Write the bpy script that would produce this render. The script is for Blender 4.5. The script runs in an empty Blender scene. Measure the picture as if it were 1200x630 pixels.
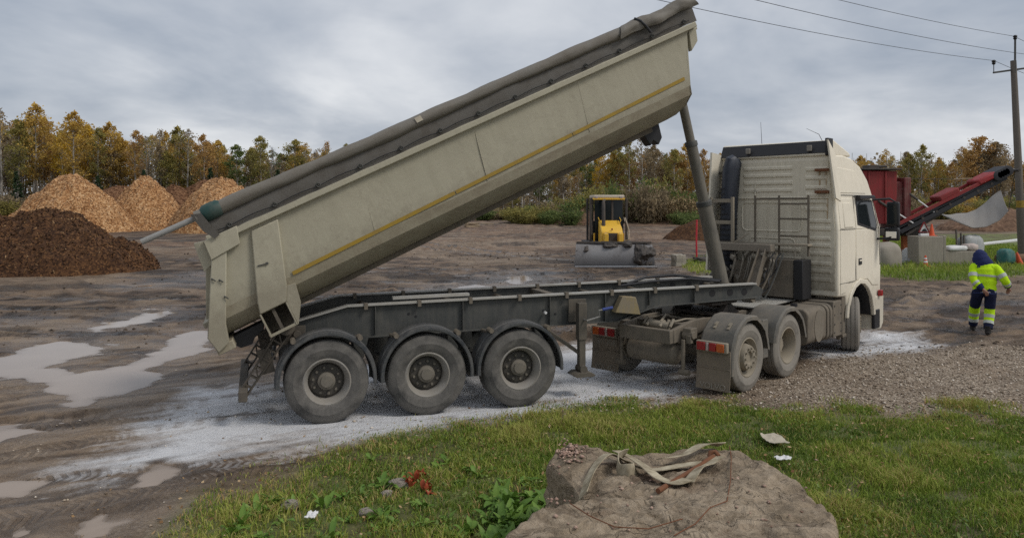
import bpy, bmesh, math, random
import numpy as np
from mathutils import Vector, Matrix, Euler

R = math.radians
scene = bpy.context.scene
col = scene.collection
random.seed(7)
rng = np.random.default_rng(7)

# ------------------------------------------------------------------ camera
CAM_Z = 2.8
cam_data = bpy.data.cameras.new('camera')
cam_data.sensor_width = 36.0
cam_data.lens = 27.0
cam_data.shift_y = -0.0625
cam_data.clip_start = 0.1
cam_data.clip_end = 3000
cam = bpy.data.objects.new('camera', cam_data)
cam.location = (0, 0, CAM_Z)
cam.rotation_euler = (R(90), 0, 0)
col.objects.link(cam)
scene.camera = cam

# ------------------------------------------------------------------ sky and sun (overcast)
SUN_EL, SUN_AZ = 48.0, 112.0          # azimuth clockwise from +Y
world = bpy.data.worlds.new('World')
scene.world = world
world.use_nodes = True
wn = world.node_tree
wn.nodes.clear()
def wnode(t, **k):
    n = wn.nodes.new(t)
    for a, b in k.items(): setattr(n, a, b)
    return n
w_out = wnode('ShaderNodeOutputWorld')
w_sky = wnode('ShaderNodeTexSky', sky_type='NISHITA', sun_disc=False)
w_sky.sun_elevation = R(SUN_EL); w_sky.sun_rotation = R(SUN_AZ)
w_sky.air_density = 1.4; w_sky.dust_density = 2.0
w_bg1 = wnode('ShaderNodeBackground'); w_bg1.inputs[1].default_value = 0.1
w_bg2 = wnode('ShaderNodeBackground'); w_bg2.inputs[1].default_value = 1.12
w_tc = wnode('ShaderNodeTexCoord')
w_sep = wnode('ShaderNodeSeparateXYZ')
w_z = wnode('ShaderNodeMath', operation='MAXIMUM'); w_z.inputs[1].default_value = 0.0
w_za = wnode('ShaderNodeMath', operation='ADD'); w_za.inputs[1].default_value = 0.26
w_dx = wnode('ShaderNodeMath', operation='DIVIDE')
w_dy = wnode('ShaderNodeMath', operation='DIVIDE')
w_cmb = wnode('ShaderNodeCombineXYZ')
w_n1 = wnode('ShaderNodeTexNoise'); w_n1.inputs['Scale'].default_value = 0.85; w_n1.inputs['Detail'].default_value = 6; w_n1.inputs['Roughness'].default_value = 0.52; w_n1.inputs['Distortion'].default_value = 0.5
w_n2 = wnode('ShaderNodeTexNoise'); w_n2.inputs['Scale'].default_value = 2.4; w_n2.inputs['Detail'].default_value = 6; w_n2.inputs['Roughness'].default_value = 0.55; w_n2.inputs['Distortion'].default_value = 0.3
w_mx = wnode('ShaderNodeMix', data_type='FLOAT'); w_mx.inputs[0].default_value = 0.22
w_rp = wnode('ShaderNodeValToRGB')
e = w_rp.color_ramp.elements
e[0].position = 0.335; e[0].color = (0.205, 0.240, 0.300, 1)
e[1].position = 0.63; e[1].color = (0.56, 0.57, 0.59, 1)
m = e.new(0.47); m.color = (0.345, 0.370, 0.415, 1)
w_ms = wnode('ShaderNodeMixShader'); w_ms.inputs[0].default_value = 0.93
L = wn.links.new
L(w_tc.outputs['Generated'], w_sep.inputs[0])
L(w_sep.outputs[2], w_z.inputs[0]); L(w_z.outputs[0], w_za.inputs[0])
L(w_sep.outputs[0], w_dx.inputs[0]); L(w_za.outputs[0], w_dx.inputs[1])
L(w_sep.outputs[1], w_dy.inputs[0]); L(w_za.outputs[0], w_dy.inputs[1])
L(w_dx.outputs[0], w_cmb.inputs[0]); L(w_dy.outputs[0], w_cmb.inputs[1])
L(w_cmb.outputs[0], w_n1.inputs['Vector']); L(w_cmb.outputs[0], w_n2.inputs['Vector'])
L(w_n1.outputs['Fac'], w_mx.inputs[2]); L(w_n2.outputs['Fac'], w_mx.inputs[3])
L(w_mx.outputs[0], w_rp.inputs[0]); L(w_rp.outputs[0], w_bg2.inputs[0])
L(w_sky.outputs[0], w_bg1.inputs[0])
L(w_bg1.outputs[0], w_ms.inputs[1]); L(w_bg2.outputs[0], w_ms.inputs[2])
L(w_ms.outputs[0], w_out.inputs[0])

sun_data = bpy.data.lights.new('sun', 'SUN')
sun_data.energy = 1.35
sun_data.angle = R(16)
sun_data.color = (1.0, 0.94, 0.86)
sun = bpy.data.objects.new('sun', sun_data)
sd = Vector((math.sin(R(SUN_AZ)) * math.cos(R(SUN_EL)), math.cos(R(SUN_AZ)) * math.cos(R(SUN_EL)), math.sin(R(SUN_EL))))
sun.rotation_euler = sd.to_track_quat('Z', 'Y').to_euler()
sun.location = (0, 0, 40)
col.objects.link(sun)

scene.view_settings.view_transform = 'Standard'
scene.view_settings.look = 'None'
scene.view_settings.exposure = 0.36
scene.view_settings.gamma = 1.0
scene.view_settings.use_curve_mapping = False
scene.render.engine = 'CYCLES'
scene.cycles.max_bounces = 6
scene.cycles.transparent_max_bounces = 6
try:
    scene.cycles.use_denoising = False
except Exception:
    pass

# ------------------------------------------------------------------ measuring helpers
F = 900.0                                   # focal length in photograph pixels
def P(px, py, Y):                            # photograph measurement + known distance -> place in the world
    return Vector(((px - 600) / F * Y, Y, CAM_Z - (py - 240) / F * Y))
def G(px, py, z=0.0):                        # photograph measurement on the ground (or a level z)
    Y = (CAM_Z - z) * F / (py - 240)
    return ((px - 600) / F * Y, Y)

def tag(o, label=None, cat=None, group=None, kind=None):
    if label: o['label'] = label
    if cat: o['category'] = cat
    if group: o['group'] = group
    if kind: o['kind'] = kind
    return o
def empty(name, loc=(0, 0, 0), rz=0.0):
    o = bpy.data.objects.new(name, None)
    o.location = loc; o.rotation_euler = (0, 0, rz)
    o.empty_display_size = 0.3
    col.objects.link(o)
    return o
def link(name, me, parent=None, loc=None, rot=None):
    o = bpy.data.objects.new(name, me)
    col.objects.link(o)
    if parent is not None: o.parent = parent
    if loc is not None: o.location = loc
    if rot is not None: o.rotation_euler = rot
    return o
def copy_tree(o, parent=None):
    c = o.copy(); col.objects.link(c)
    if parent is not None: c.parent = parent
    for ch in list(o.children): copy_tree(ch, c)
    return c

# ------------------------------------------------------------------ mesh builder
def lerp(a, b, t): return a + (b - a) * t
class MB:
    def __init__(s): s.v = []; s.f = []
    def add(s, vs, fs):
        n = len(s.v); s.v += [tuple(v) for v in vs]; s.f += [tuple(i + n for i in f) for f in fs]; return s
    def box(s, c, d, rot=None, taper=1.0):
        hx, hy, hz = d[0] / 2, d[1] / 2, d[2] / 2
        vs = [Vector((x * hx * (taper if z > 0 else 1), y * hy * (taper if z > 0 else 1), z * hz)) for z in (-1, 1) for y in (-1, 1) for x in (-1, 1)]
        if rot is not None:
            M = Euler(rot).to_matrix(); vs = [M @ v for v in vs]
        c = Vector(c)
        return s.add([v + c for v in vs], [(0, 2, 3, 1), (4, 5, 7, 6), (0, 1, 5, 4), (2, 6, 7, 3), (0, 4, 6, 2), (1, 3, 7, 5)])
    def bx(s, x0, x1, y0, y1, z0, z1):
        return s.box(((x0 + x1) / 2, (y0 + y1) / 2, (z0 + z1) / 2), (abs(x1 - x0), abs(y1 - y0), abs(z1 - z0)))
    def bar(s, a, b, w, h, up=(0, 0, 1)):
        a = Vector(a); b = Vector(b); d = (b - a).normalized(); up = Vector(up)
        if abs(d.dot(up)) > 0.98: up = Vector((1, 0, 0))
        x = d.cross(up).normalized(); u = x.cross(d).normalized()
        vs = [p + x * (w / 2 * i) + u * (h / 2 * j) for p in (a, b) for j in (-1, 1) for i in (-1, 1)]
        return s.add(vs, [(0, 1, 3, 2), (4, 6, 7, 5), (0, 4, 5, 1), (2, 3, 7, 6), (0, 2, 6, 4), (1, 5, 7, 3)])
    def tube(s, pts, r, n=8, cap=True):
        pts = [Vector(p) for p in pts]
        rs = r if isinstance(r, (list, tuple)) else [r] * len(pts)
        rings = []; prev = None
        for i, p in enumerate(pts):
            d = ((pts[i + 1] if i + 1 < len(pts) else p) - (pts[i - 1] if i else p)).normalized()
            if prev is None:
                a = Vector((0, 0, 1)) if abs(d.z) < 0.9 else Vector((1, 0, 0))
                x = d.cross(a).normalized()
            else:
                x = (prev - d * prev.dot(d)).normalized()
            prev = x; y = d.cross(x)
            rr = rs[i]; ra, rb = rr if isinstance(rr, (tuple, list)) else (rr, rr)
            rings.append([p + x * (math.cos(2 * math.pi * k / n) * ra) + y * (math.sin(2 * math.pi * k / n) * rb) for k in range(n)])
        vs = [v for g in rings for v in g]; fs = []
        for i in range(len(rings) - 1):
            for k in range(n):
                fs.append((i * n + k, i * n + (k + 1) % n, (i + 1) * n + (k + 1) % n, (i + 1) * n + k))
        if cap:
            fs.append(tuple(reversed(range(n)))); fs.append(tuple((len(rings) - 1) * n + k for k in range(n)))
        return s.add(vs, fs)
    def cyl(s, a, b, r, n=16, r2=None):
        return s.tube([a, b], [r, r if r2 is None else r2], n)
    def lathe(s, prof, n=32, axis='y', c=(0, 0, 0), closed=False):   # prof: (radius, along)
        vs = []; c = Vector(c)
        for (r, h) in prof:
            for k in range(n):
                a = 2 * math.pi * k / n; u, w = r * math.cos(a), r * math.sin(a)
                vs.append(c + (Vector((u, h, w)) if axis == 'y' else Vector((u, w, h)) if axis == 'z' else Vector((h, u, w))))
        fs = []; m = len(prof)
        for i in range(m if closed else m - 1):
            j = (i + 1) % m
            for k in range(n):
                fs.append((i * n + k, i * n + (k + 1) % n, j * n + (k + 1) % n, j * n + k))
        if not closed:
            if prof[0][0] > 1e-5: fs.append(tuple(range(n)))
            if prof[-1][0] > 1e-5: fs.append(tuple((m - 1) * n + k for k in reversed(range(n))))
        return s.add(vs, fs)
    def prism(s, poly, lo, hi, plane='xz'):          # polygon extruded across the third axis
        n = len(poly)
        def q(a, b, t): return {'xz': (a, t, b), 'yz': (t, a, b), 'xy': (a, b, t)}[plane]
        lo_f = lo if callable(lo) else (lambda a, b: lo); hi_f = hi if callable(hi) else (lambda a, b: hi)
        vs = [q(a, b, lo_f(a, b)) for a, b in poly] + [q(a, b, hi_f(a, b)) for a, b in poly]
        fs = [tuple(range(n)), tuple(reversed(range(n, 2 * n)))] + [(i, i + n, (i + 1) % n + n, (i + 1) % n) for i in range(n)]
        return s.add(vs, fs)
    def mesh(s, name, mat=None, smooth=35):
        me = bpy.data.meshes.new(name)
        bm = bmesh.new()
        bv = [bm.verts.new(v) for v in s.v]
        for f in s.f:
            try: bm.faces.new([bv[i] for i in f])
            except ValueError: pass
        bmesh.ops.remove_doubles(bm, verts=bm.verts, dist=1e-6)
        bmesh.ops.recalc_face_normals(bm, faces=bm.faces)
        if smooth:
            th = R(smooth)
            for f in bm.faces: f.smooth = True
            for ed in bm.edges:
                ed.smooth = len(ed.link_faces) == 2 and ed.calc_face_angle(0) < th
        bm.to_mesh(me); bm.free()
        if mat is not None: me.materials.append(mat)
        return me
    def build(s, name, mat, parent=None, bevel=0.0, smooth=35, loc=None, rot=None, seg=2, subsurf=0):
        o = link(name, s.mesh(name, mat, smooth), parent, loc, rot)
        if bevel:
            b = o.modifiers.new('bevel', 'BEVEL'); b.width = bevel; b.segments = seg; b.limit_method = 'ANGLE'; b.angle_limit = R(38); b.harden_normals = False
        if subsurf:
            b = o.modifiers.new('sub', 'SUBSURF'); b.levels = subsurf; b.render_levels = subsurf
        return o

def np_mesh(name, V, Q=None, T=None, mat=None, smooth=False, attrs=None):
    """fast mesh from arrays: V (n,3), quads (m,4), triangles (k,3), float point attributes"""
    me = bpy.data.meshes.new(name)
    V = np.asarray(V, dtype=np.float32)
    parts = []; starts = []; totals = []
    off = 0
    for A in (Q, T):
        if A is None or len(A) == 0: continue
        A = np.asarray(A, dtype=np.int32); k = A.shape[1]
        parts.append(A.ravel()); starts.append(off + np.arange(len(A), dtype=np.int32) * k)
        totals.append(np.full(len(A), k, dtype=np.int32)); off += A.size
    me.vertices.add(len(V)); me.vertices.foreach_set('co', V.ravel())
    li = np.concatenate(parts); me.loops.add(len(li)); me.loops.foreach_set('vertex_index', li)
    st = np.concatenate(starts); me.polygons.add(len(st))
    me.polygons.foreach_set('loop_start', st); me.polygons.foreach_set('loop_total', np.concatenate(totals))
    if smooth: me.polygons.foreach_set('use_smooth', np.ones(len(st), dtype=bool))
    me.update(calc_edges=True)
    for an, av in (attrs or {}).items():
        a = me.attributes.new(an, 'FLOAT', 'POINT'); a.data.foreach_set('value', np.asarray(av, dtype=np.float32))
    if mat is not None: me.materials.append(mat)
    return me

# ------------------------------------------------------------------ numpy noise
def _h(ix, iy, seed):
    h = (ix.astype(np.int64) * 374761393 + iy.astype(np.int64) * 668265263 + seed * 1442695041) & 0xFFFFFFFF
    h = ((h ^ (h >> 13)) * 1274126177) & 0xFFFFFFFF
    h = h ^ (h >> 16)
    return (h & 0xFFFFFF) / float(0xFFFFFF)
def vnoise(x, y, seed=0):
    x = np.asarray(x, dtype=np.float64); y = np.asarray(y, dtype=np.float64)
    ix = np.floor(x); iy = np.floor(y); fx = x - ix; fy = y - iy
    fx = fx * fx * fx * (fx * (fx * 6 - 15) + 10); fy = fy * fy * fy * (fy * (fy * 6 - 15) + 10)
    a = _h(ix, iy, seed); b = _h(ix + 1, iy, seed); c = _h(ix, iy + 1, seed); d = _h(ix + 1, iy + 1, seed)
    return (a + (b - a) * fx) + ((c + (d - c) * fx) - (a + (b - a) * fx)) * fy
def fbm(x, y, seed=0, octv=4, gain=0.5):
    s = 0; a = 1; t = 0
    for i in range(octv):
        s = s + a * vnoise(x, y, seed + i * 17); t += a; a *= gain
        x, y = x * 1.93 + y * 0.37 + 5.3, y * 1.93 - x * 0.37 + 1.7
    return s / t
def sstep(a, b, x):
    t = np.clip((x - a) / (b - a), 0, 1); return t * t * (3 - 2 * t)
def sdist(X, Y, poly):                          # signed distance to polygon, positive inside
    poly = np.asarray(poly, dtype=float); n = len(poly)
    best = np.full(X.shape, 1e9); inside = np.zeros(X.shape, dtype=bool)
    for i in range(n):
        ax, ay = poly[i]; bx_, by_ = poly[(i + 1) % n]
        dx, dy = bx_ - ax, by_ - ay
        t = np.clip(((X - ax) * dx + (Y - ay) * dy) / (dx * dx + dy * dy + 1e-12), 0, 1)
        best = np.minimum(best, np.hypot(X - ax - t * dx, Y - ay - t * dy))
        c = ((ay > Y) != (by_ > Y)) & (X < (bx_ - ax) * (Y - ay) / (by_ - ay + 1e-12) + ax)
        inside ^= c
    return np.where(inside, best, -best)
def pdist(X, Y, path):                          # distance to a polyline, signed side, length along
    best = np.full(X.shape, 1e9); side = np.zeros(X.shape); along = np.zeros(X.shape); l0 = 0
    for (ax, ay), (bx_, by_) in zip(path[:-1], path[1:]):
        dx, dy = bx_ - ax, by_ - ay; ln = math.hypot(dx, dy)
        t = np.clip(((X - ax) * dx + (Y - ay) * dy) / (ln * ln), 0, 1)
        d = np.hypot(X - ax - t * dx, Y - ay - t * dy)
        s = np.sign((X - ax) * dy - (Y - ay) * dx)
        m = d < best
        best = np.where(m, d, best); side = np.where(m, s, side); along = np.where(m, l0 + t * ln, along); l0 += ln
    return best, side, along

# ------------------------------------------------------------------ materials
class NT:
    def __init__(s, name):
        s.m = bpy.data.materials.new(name); s.m.use_nodes = True; s.t = s.m.node_tree; s.t.nodes.clear()
        s.out = s.n('ShaderNodeOutputMaterial'); s.bs = s.n('ShaderNodeBsdfPrincipled'); s.l(s.bs.outputs[0], s.out.inputs[0])
    def n(s, t, **k):
        nd = s.t.nodes.new(t)
        for a, b in k.items(): setattr(nd, a, b)
        return nd
    def l(s, a, b): s.t.links.new(a, b)
    def set(s, sock, v):
        if hasattr(v, 'is_linked'): s.l(v, sock)
        else: sock.default_value = v if not (isinstance(v, (tuple, list)) and len(v) == 3 and sock.type == 'RGBA') else (*v, 1)
    def coord(s, kind='Object', scale=(1, 1, 1)):
        tc = s.n('ShaderNodeTexCoord')
        if scale == (1, 1, 1): return tc.outputs[kind]
        mp = s.n('ShaderNodeMapping'); mp.inputs['Scale'].default_value = scale; s.l(tc.outputs[kind], mp.inputs[0]); return mp.outputs[0]
    def pos(s, scale=(1, 1, 1)):
        g = s.n('ShaderNodeNewGeometry')
        mp = s.n('ShaderNodeMapping'); mp.inputs['Scale'].default_value = scale; s.l(g.outputs['Position'], mp.inputs[0]); return mp.outputs[0]
    def noise(s, co, scale, detail=4, rough=0.55, dist=0.0):
        n = s.n('ShaderNodeTexNoise'); n.inputs['Scale'].default_value = scale; n.inputs['Detail'].default_value = detail
        n.inputs['Roughness'].default_value = rough; n.inputs['Distortion'].default_value = dist; s.l(co, n.inputs['Vector']); return n.outputs['Fac']
    def voro(s, co, scale, feature='F1'):
        n = s.n('ShaderNodeTexVoronoi', feature=feature); n.inputs['Scale'].default_value = scale; s.l(co, n.inputs['Vector']); return n
    def ramp(s, fac, stops, interp='LINEAR'):
        r = s.n('ShaderNodeValToRGB'); el = r.color_ramp.elements; r.color_ramp.interpolation = interp
        while len(el) < len(stops): el.new(0.5)
        for e_, (p, c) in zip(el, stops):
            e_.position = p; e_.color = (*c, 1) if isinstance(c, (tuple, list)) else (c, c, c, 1)
        s.l(fac, r.inputs[0]); return r.outputs[0]
    def mix(s, fac, a, b, mode='MIX'):
        m = s.n('ShaderNodeMix', data_type='RGBA', blend_type=mode)
        s.set(m.inputs[0], fac); s.set(m.inputs[6], a); s.set(m.inputs[7], b); return m.outputs[2]
    def math(s, op, a, b=0.0, clamp=False):
        m = s.n('ShaderNodeMath', operation=op); m.use_clamp = clamp
        s.set(m.inputs[0], a); s.set(m.inputs[1], b); return m.outputs[0]
    def attr(s, name):
        a = s.n('ShaderNodeAttribute'); a.attribute_name = name; return a.outputs['Fac']
    def bump(s, h, strength=0.5, dist=0.02, prev=None):
        b = s.n('ShaderNodeBump'); b.inputs['Strength'].default_value = strength; b.inputs['Distance'].default_value = dist
        s.l(h, b.inputs['Height'])
        if prev is not None: s.l(prev, b.inputs['Normal'])
        return b.outputs[0]
    def fin(s, color, rough=0.6, normal=None, metal=0.0, spec=0.5):
        s.set(s.bs.inputs['Base Color'], color); s.set(s.bs.inputs['Roughness'], rough); s.set(s.bs.inputs['Metallic'], metal)
        s.bs.inputs['Specular IOR Level'].default_value = spec
        if normal is not None: s.l(normal, s.bs.inputs['Normal'])
        return s.m

DUST = (0.20, 0.175, 0.14)
def painted(name, color, rough=0.5, dirt=0.35, dirtcol=DUST, scale=2.0, metal=0.0, var=0.12, bump=0.15, streak=True, spec=0.4):
    """paint or metal with film of dust, run-down streaks, scuffs and fine grain"""
    t = NT(name); co = t.coord('Object')
    big = t.noise(co, scale, 5, 0.6, 0.4)
    fine = t.noise(co, scale * 14, 4, 0.65)
    c = t.mix(t.ramp(big, [(0.3, 0.0), (0.7, 1.0)]), tuple(x * (1 - var) for x in color), tuple(min(1, x * (1 + var)) for x in color))
    mask = t.math('ADD', t.math('MULTIPLY', big, 0.75), t.math('MULTIPLY', fine, 0.35))
    if streak:
        st = t.noise(t.coord('Object', (7, 7, 0.55)), scale * 1.3, 4, 0.6)
        mask = t.math('ADD', t.math('MULTIPLY', mask, 0.65), t.math('MULTIPLY', st, 0.36))
    lo = 0.80 - 0.55 * dirt
    mm = t.ramp(mask, [(max(0.0, lo - 0.16), 0.0), (lo + 0.14, 1.0)])
    mm = t.math('MULTIPLY', mm, min(1.0, 0.55 + 0.5 * dirt))
    c = t.mix(mm, c, dirtcol)
    rr = t.mix(mm, (rough,) * 3, (0.9,) * 3)
    nb = t.bump(fine, bump, 0.006)
    return t.fin(c, rr, nb, metal, spec)

def plain(name, color, rough=0.6, metal=0.0, spec=0.4, var=0.15, scale=6.0):
    t = NT(name); co = t.coord('Object'); n = t.noise(co, scale, 4)
    c = t.mix(n, tuple(x * (1 - var) for x in color), tuple(min(1, x * (1 + var)) for x in color))
    return t.fin(c, rough, t.bump(n, 0.1, 0.01), metal, spec)

M = {}
# ------------------------------------------------------------------ material library
def cream_body(name, base, dirt, scuff=True, zlo=0.6, zhi=1.2, splash=0.7, spots=0.12):
    t = NT(name); co = t.coord('Object')
    big = t.noise(co, 1.1, 5, 0.6, 0.5); fine = t.noise(co, 30, 4, 0.65); med = t.noise(co, 7.0, 6, 0.7, 0.4)
    st = t.noise(t.coord('Object', (9.0, 9.0, 0.5)), 1.6, 5, 0.62)
    c = t.mix(t.ramp(big, [(0.3, 0.0), (0.7, 1.0)]), tuple(x * 0.92 for x in base), tuple(x * 1.05 for x in base))
    c = t.mix(t.math('MULTIPLY', t.ramp(med, [(0.46, 0.0), (0.72, 1.0)]), 0.16), c, tuple(x * 0.70 for x in base))
    dm = t.ramp(t.math('ADD', t.math('MULTIPLY', st, 0.6), t.math('MULTIPLY', big, 0.4)), [(0.44, 0.0), (0.66, 1.0)])
    c = t.mix(t.math('MULTIPLY', dm, dirt), c, (0.20, 0.17, 0.12))
    # mud thrown up from the wheels: thickest low down, ragged upper edge, spots above
    sz = t.n('ShaderNodeSeparateXYZ'); t.l(co, sz.inputs[0])
    mr = t.n('ShaderNodeMapRange'); mr.inputs['From Min'].default_value = zhi; mr.inputs['From Max'].default_value = zlo; t.l(sz.outputs[2], mr.inputs['Value'])
    sm = t.math('ADD', t.math('MULTIPLY', mr.outputs[0], 0.55), t.math('ADD', t.math('MULTIPLY', med, 0.55), t.math('MULTIPLY', fine, 0.25)))
    c = t.mix(t.math('MULTIPLY', t.ramp(sm, [(0.55, 0.0), (0.95, 1.0)]), splash), c, (0.155, 0.128, 0.092))
    if scuff:      # scraped and rubbed patches
        sc = t.noise(co, 4.5, 7, 0.75, 2.2); sp = t.noise(co, 0.9, 3, 0.5)
        scm = t.math('MULTIPLY', t.ramp(sc, [(0.54, 0.0), (0.58, 1.0), (0.62, 0.0)]), t.ramp(sp, [(0.44, 0.0), (0.56, 1.0)]))
        c = t.mix(t.math('MULTIPLY', scm, 0.22), c, (0.17, 0.13, 0.095))
        sx = t.noise(t.coord('Object', (0.5, 1, 14.0)), 3.0, 4, 0.6)
        c = t.mix(t.math('MULTIPLY', t.ramp(sx, [(0.66, 0.0), (0.70, 1.0)]), 0.12), c, tuple(x * 1.25 for x in base))
    spk = t.voro(co, 26); c = t.mix(t.math('MULTIPLY', t.ramp(spk.outputs['Distance'], [(0.0, 1.0), (0.06, 0.0)]), spots), c, (0.14, 0.115, 0.085))
    n = t.bump(fine, 0.15, 0.004, t.bump(big, 0.5, 0.03))
    return t.fin(c, t.ramp(med, [(0.3, 0.45), (0.7, 0.75)]), n, 0.0, 0.35)
M['tipper'] = cream_body('tipper_paint', (0.405, 0.378, 0.285), 0.17, True, 0.50, 0.95, 0.45)
M['tipper_low'] = painted('tipper_paint_muddy', (0.40, 0.368, 0.272), 0.7, 0.55, (0.225, 0.188, 0.132), 2.6, streak=False, bump=0.3)
M['cab'] = cream_body('cab_paint', (0.78, 0.725, 0.60), 0.10, False, 0.9, 1.7, 0.38, 0.0)
M['cab_rear'] = cream_body('cab_rear_paint', (0.68, 0.625, 0.50), 0.26, False, 1.2, 2.5, 0.70, 0.05)
M['chassis'] = painted('chassis_paint', (0.055, 0.058, 0.055), 0.6, 0.30, (0.13, 0.12, 0.10), 2.5, bump=0.3)
M['chassis_dusty'] = painted('chassis_dusty', (0.080, 0.074, 0.062), 0.75, 0.62, (0.185, 0.155, 0.118), 4.0, bump=0.5)
M['leg_dirty'] = painted('leg_dirty', (0.06, 0.056, 0.048), 0.75, 0.55, (0.135, 0.115, 0.088), 5.0, bump=0.4)
M['rail_top'] = painted('rail_worn_steel', (0.40, 0.39, 0.36), 0.5, 0.35, (0.24, 0.22, 0.18), 5.0, streak=False)
M['guard'] = painted('mudguard_plastic', (0.045, 0.05, 0.055), 0.5, 0.34, (0.16, 0.15, 0.135), 3.0, streak=False, bump=0.15)
M['guard_dusty'] = painted('mudguard_dusty', (0.085, 0.088, 0.085), 0.6, 0.55, (0.20, 0.175, 0.14), 2.6, streak=False, bump=0.15)
M['flap'] = painted('mudflap_rubber', (0.10, 0.09, 0.078), 0.8, 0.72, (0.215, 0.175, 0.13), 3.0, streak=False)
M['tyre'] = painted('tyre_rubber', (0.055, 0.054, 0.052), 0.85, 0.52, (0.165, 0.155, 0.14), 5.0, streak=False, bump=0.3, spec=0.2)
M['tyre_dust'] = painted('tyre_rubber_dusty', (0.10, 0.095, 0.085), 0.9, 0.7, (0.25, 0.23, 0.20), 5.0, streak=False, bump=0.3, spec=0.2)
M['rim'] = painted('rim_steel', (0.30, 0.29, 0.27), 0.55, 0.55, (0.20, 0.18, 0.15), 6.0, streak=False)
M['rim_dark'] = painted('rim_disc_dark', (0.05, 0.047, 0.042), 0.7, 0.4, (0.12, 0.105, 0.085), 6.0, streak=False)
M['rim_dusty'] = painted('rim_dusty', (0.25, 0.225, 0.18), 0.8, 0.7, (0.27, 0.235, 0.18), 6.0, streak=False)
M['tarp'] = painted('tarpaulin_skirt', (0.135, 0.128, 0.115), 0.65, 0.45, (0.085, 0.075, 0.062), 5.0, streak=False, bump=0.6)
M['tarp_roll'] = painted('tarpaulin_roll', (0.185, 0.172, 0.148), 0.65, 0.40, (0.125, 0.108, 0.085), 4.0, streak=False, bump=0.6)
M['tarp_green'] = painted('tarpaulin_green', (0.015, 0.055, 0.048), 0.5, 0.25, (0.11, 0.10, 0.085), 4.0, streak=False)
M['yellow_strip'] = painted('yellow_reflective_strip', (0.37, 0.235, 0.015), 0.5, 0.42, (0.20, 0.14, 0.055), 7.0, streak=False)
M['steel'] = painted('steel', (0.33, 0.33, 0.32), 0.35, 0.3, (0.2, 0.18, 0.15), 6.0, metal=0.5, streak=False)
M['piston'] = painted('ram_steel', (0.085, 0.083, 0.072), 0.38, 0.5, (0.20, 0.18, 0.145), 3.0, metal=0.15, streak=True)
M['black'] = plain('black_plastic', (0.018, 0.018, 0.020), 0.5)
M['black_rubber'] = plain('black_rubber', (0.025, 0.026, 0.030), 0.6)
M['snorkel'] = painted('intake_plastic', (0.028, 0.034, 0.048), 0.5, 0.2, (0.10, 0.10, 0.10), 4.0)
M['dirty_frame'] = painted('dirty_frame', (0.06, 0.055, 0.048), 0.8, 0.55, (0.125, 0.105, 0.08), 4.0, bump=0.4)
M['rust'] = painted('rusty_steel', (0.19, 0.075, 0.032), 0.85, 0.4, (0.10, 0.05, 0.03), 20.0, streak=False, bump=0.6)
M['red_lens'] = plain('red_lens', (0.30, 0.012, 0.012), 0.25, spec=0.6)
M['amber_lens'] = plain('amber_lens', (0.50, 0.10, 0.015), 0.25, spec=0.6)
M['clear_lens'] = plain('clear_lens', (0.40, 0.33, 0.30), 0.25, spec=0.6)
def glass_dark():
    t = NT('tinted_glass')
    return t.fin((0.012, 0.016, 0.018), 0.08, None, 0.0, 0.30)
M['glass'] = glass_dark()
M['plate'] = painted('licence_plate', (0.30, 0.28, 0.25), 0.6, 0.6, DUST, 10.0)
M['plate_text'] = plain('plate_letters', (0.05, 0.045, 0.04), 0.6)
M['flap_text'] = plain('flap_letters', (0.27, 0.245, 0.205), 0.8)
M['yellow'] = painted('dozer_yellow', (0.72, 0.43, 0.045), 0.45, 0.20, (0.20, 0.15, 0.09), 2.0)
M['dozer_dark'] = painted('dozer_dark', (0.03, 0.03, 0.03), 0.6, 0.45, (0.12, 0.095, 0.075), 2.0)
M['blade'] = painted('blade_steel', (0.235, 0.232, 0.235), 0.45, 0.30, (0.055, 0.043, 0.036), 1.0, metal=0.2, streak=False, bump=0.3)
M['blade_edge'] = painted('blade_edge', (0.40, 0.41, 0.43), 0.3, 0.25, (0.1, 0.09, 0.08), 3.0, metal=0.5, streak=False)
M['roof_pale'] = painted('dozer_roof', (0.55, 0.48, 0.38), 0.6, 0.3)
M['red'] = painted('red_paint', (0.28, 0.022, 0.024), 0.55, 0.40, (0.085, 0.038, 0.030), 1.8)
M['red_orange'] = painted('rusty_orange_paint', (0.35, 0.09, 0.02), 0.7, 0.4, (0.12, 0.07, 0.04), 3.0)
M['orange'] = painted('orange_plastic', (0.62, 0.085, 0.02), 0.5, 0.2, DUST, 3.0)
M['white_paint'] = painted('white_paint', (0.72, 0.72, 0.70), 0.5, 0.25, DUST, 3.0)
M['white_plastic'] = painted('white_plastic', (0.70, 0.70, 0.69), 0.5, 0.2, DUST, 5.0, streak=False)
M['cream_plastic'] = painted('cream_plastic', (0.50, 0.45, 0.35), 0.6, 0.3, DUST, 6.0, streak=False)
M['concrete'] = painted('concrete', (0.36, 0.325, 0.265), 0.9, 0.40, (0.15, 0.135, 0.105), 2.0, bump=0.5)
M['mat_sheet'] = painted('rubber_sheet', (0.26, 0.25, 0.235), 0.8, 0.4, (0.16, 0.145, 0.125), 2.0, bump=0.3)
M['wood_pole'] = painted('weathered_pole', (0.155, 0.135, 0.115), 0.9, 0.3, (0.07, 0.06, 0.05), 2.0, bump=0.4)
M['timber'] = painted('timber', (0.34, 0.26, 0.17), 0.85, 0.35, (0.15, 0.12, 0.09), 3.0)
M['blue_grip'] = plain('blue_grip', (0.035, 0.06, 0.22), 0.5)
M['webbing'] = None
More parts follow.
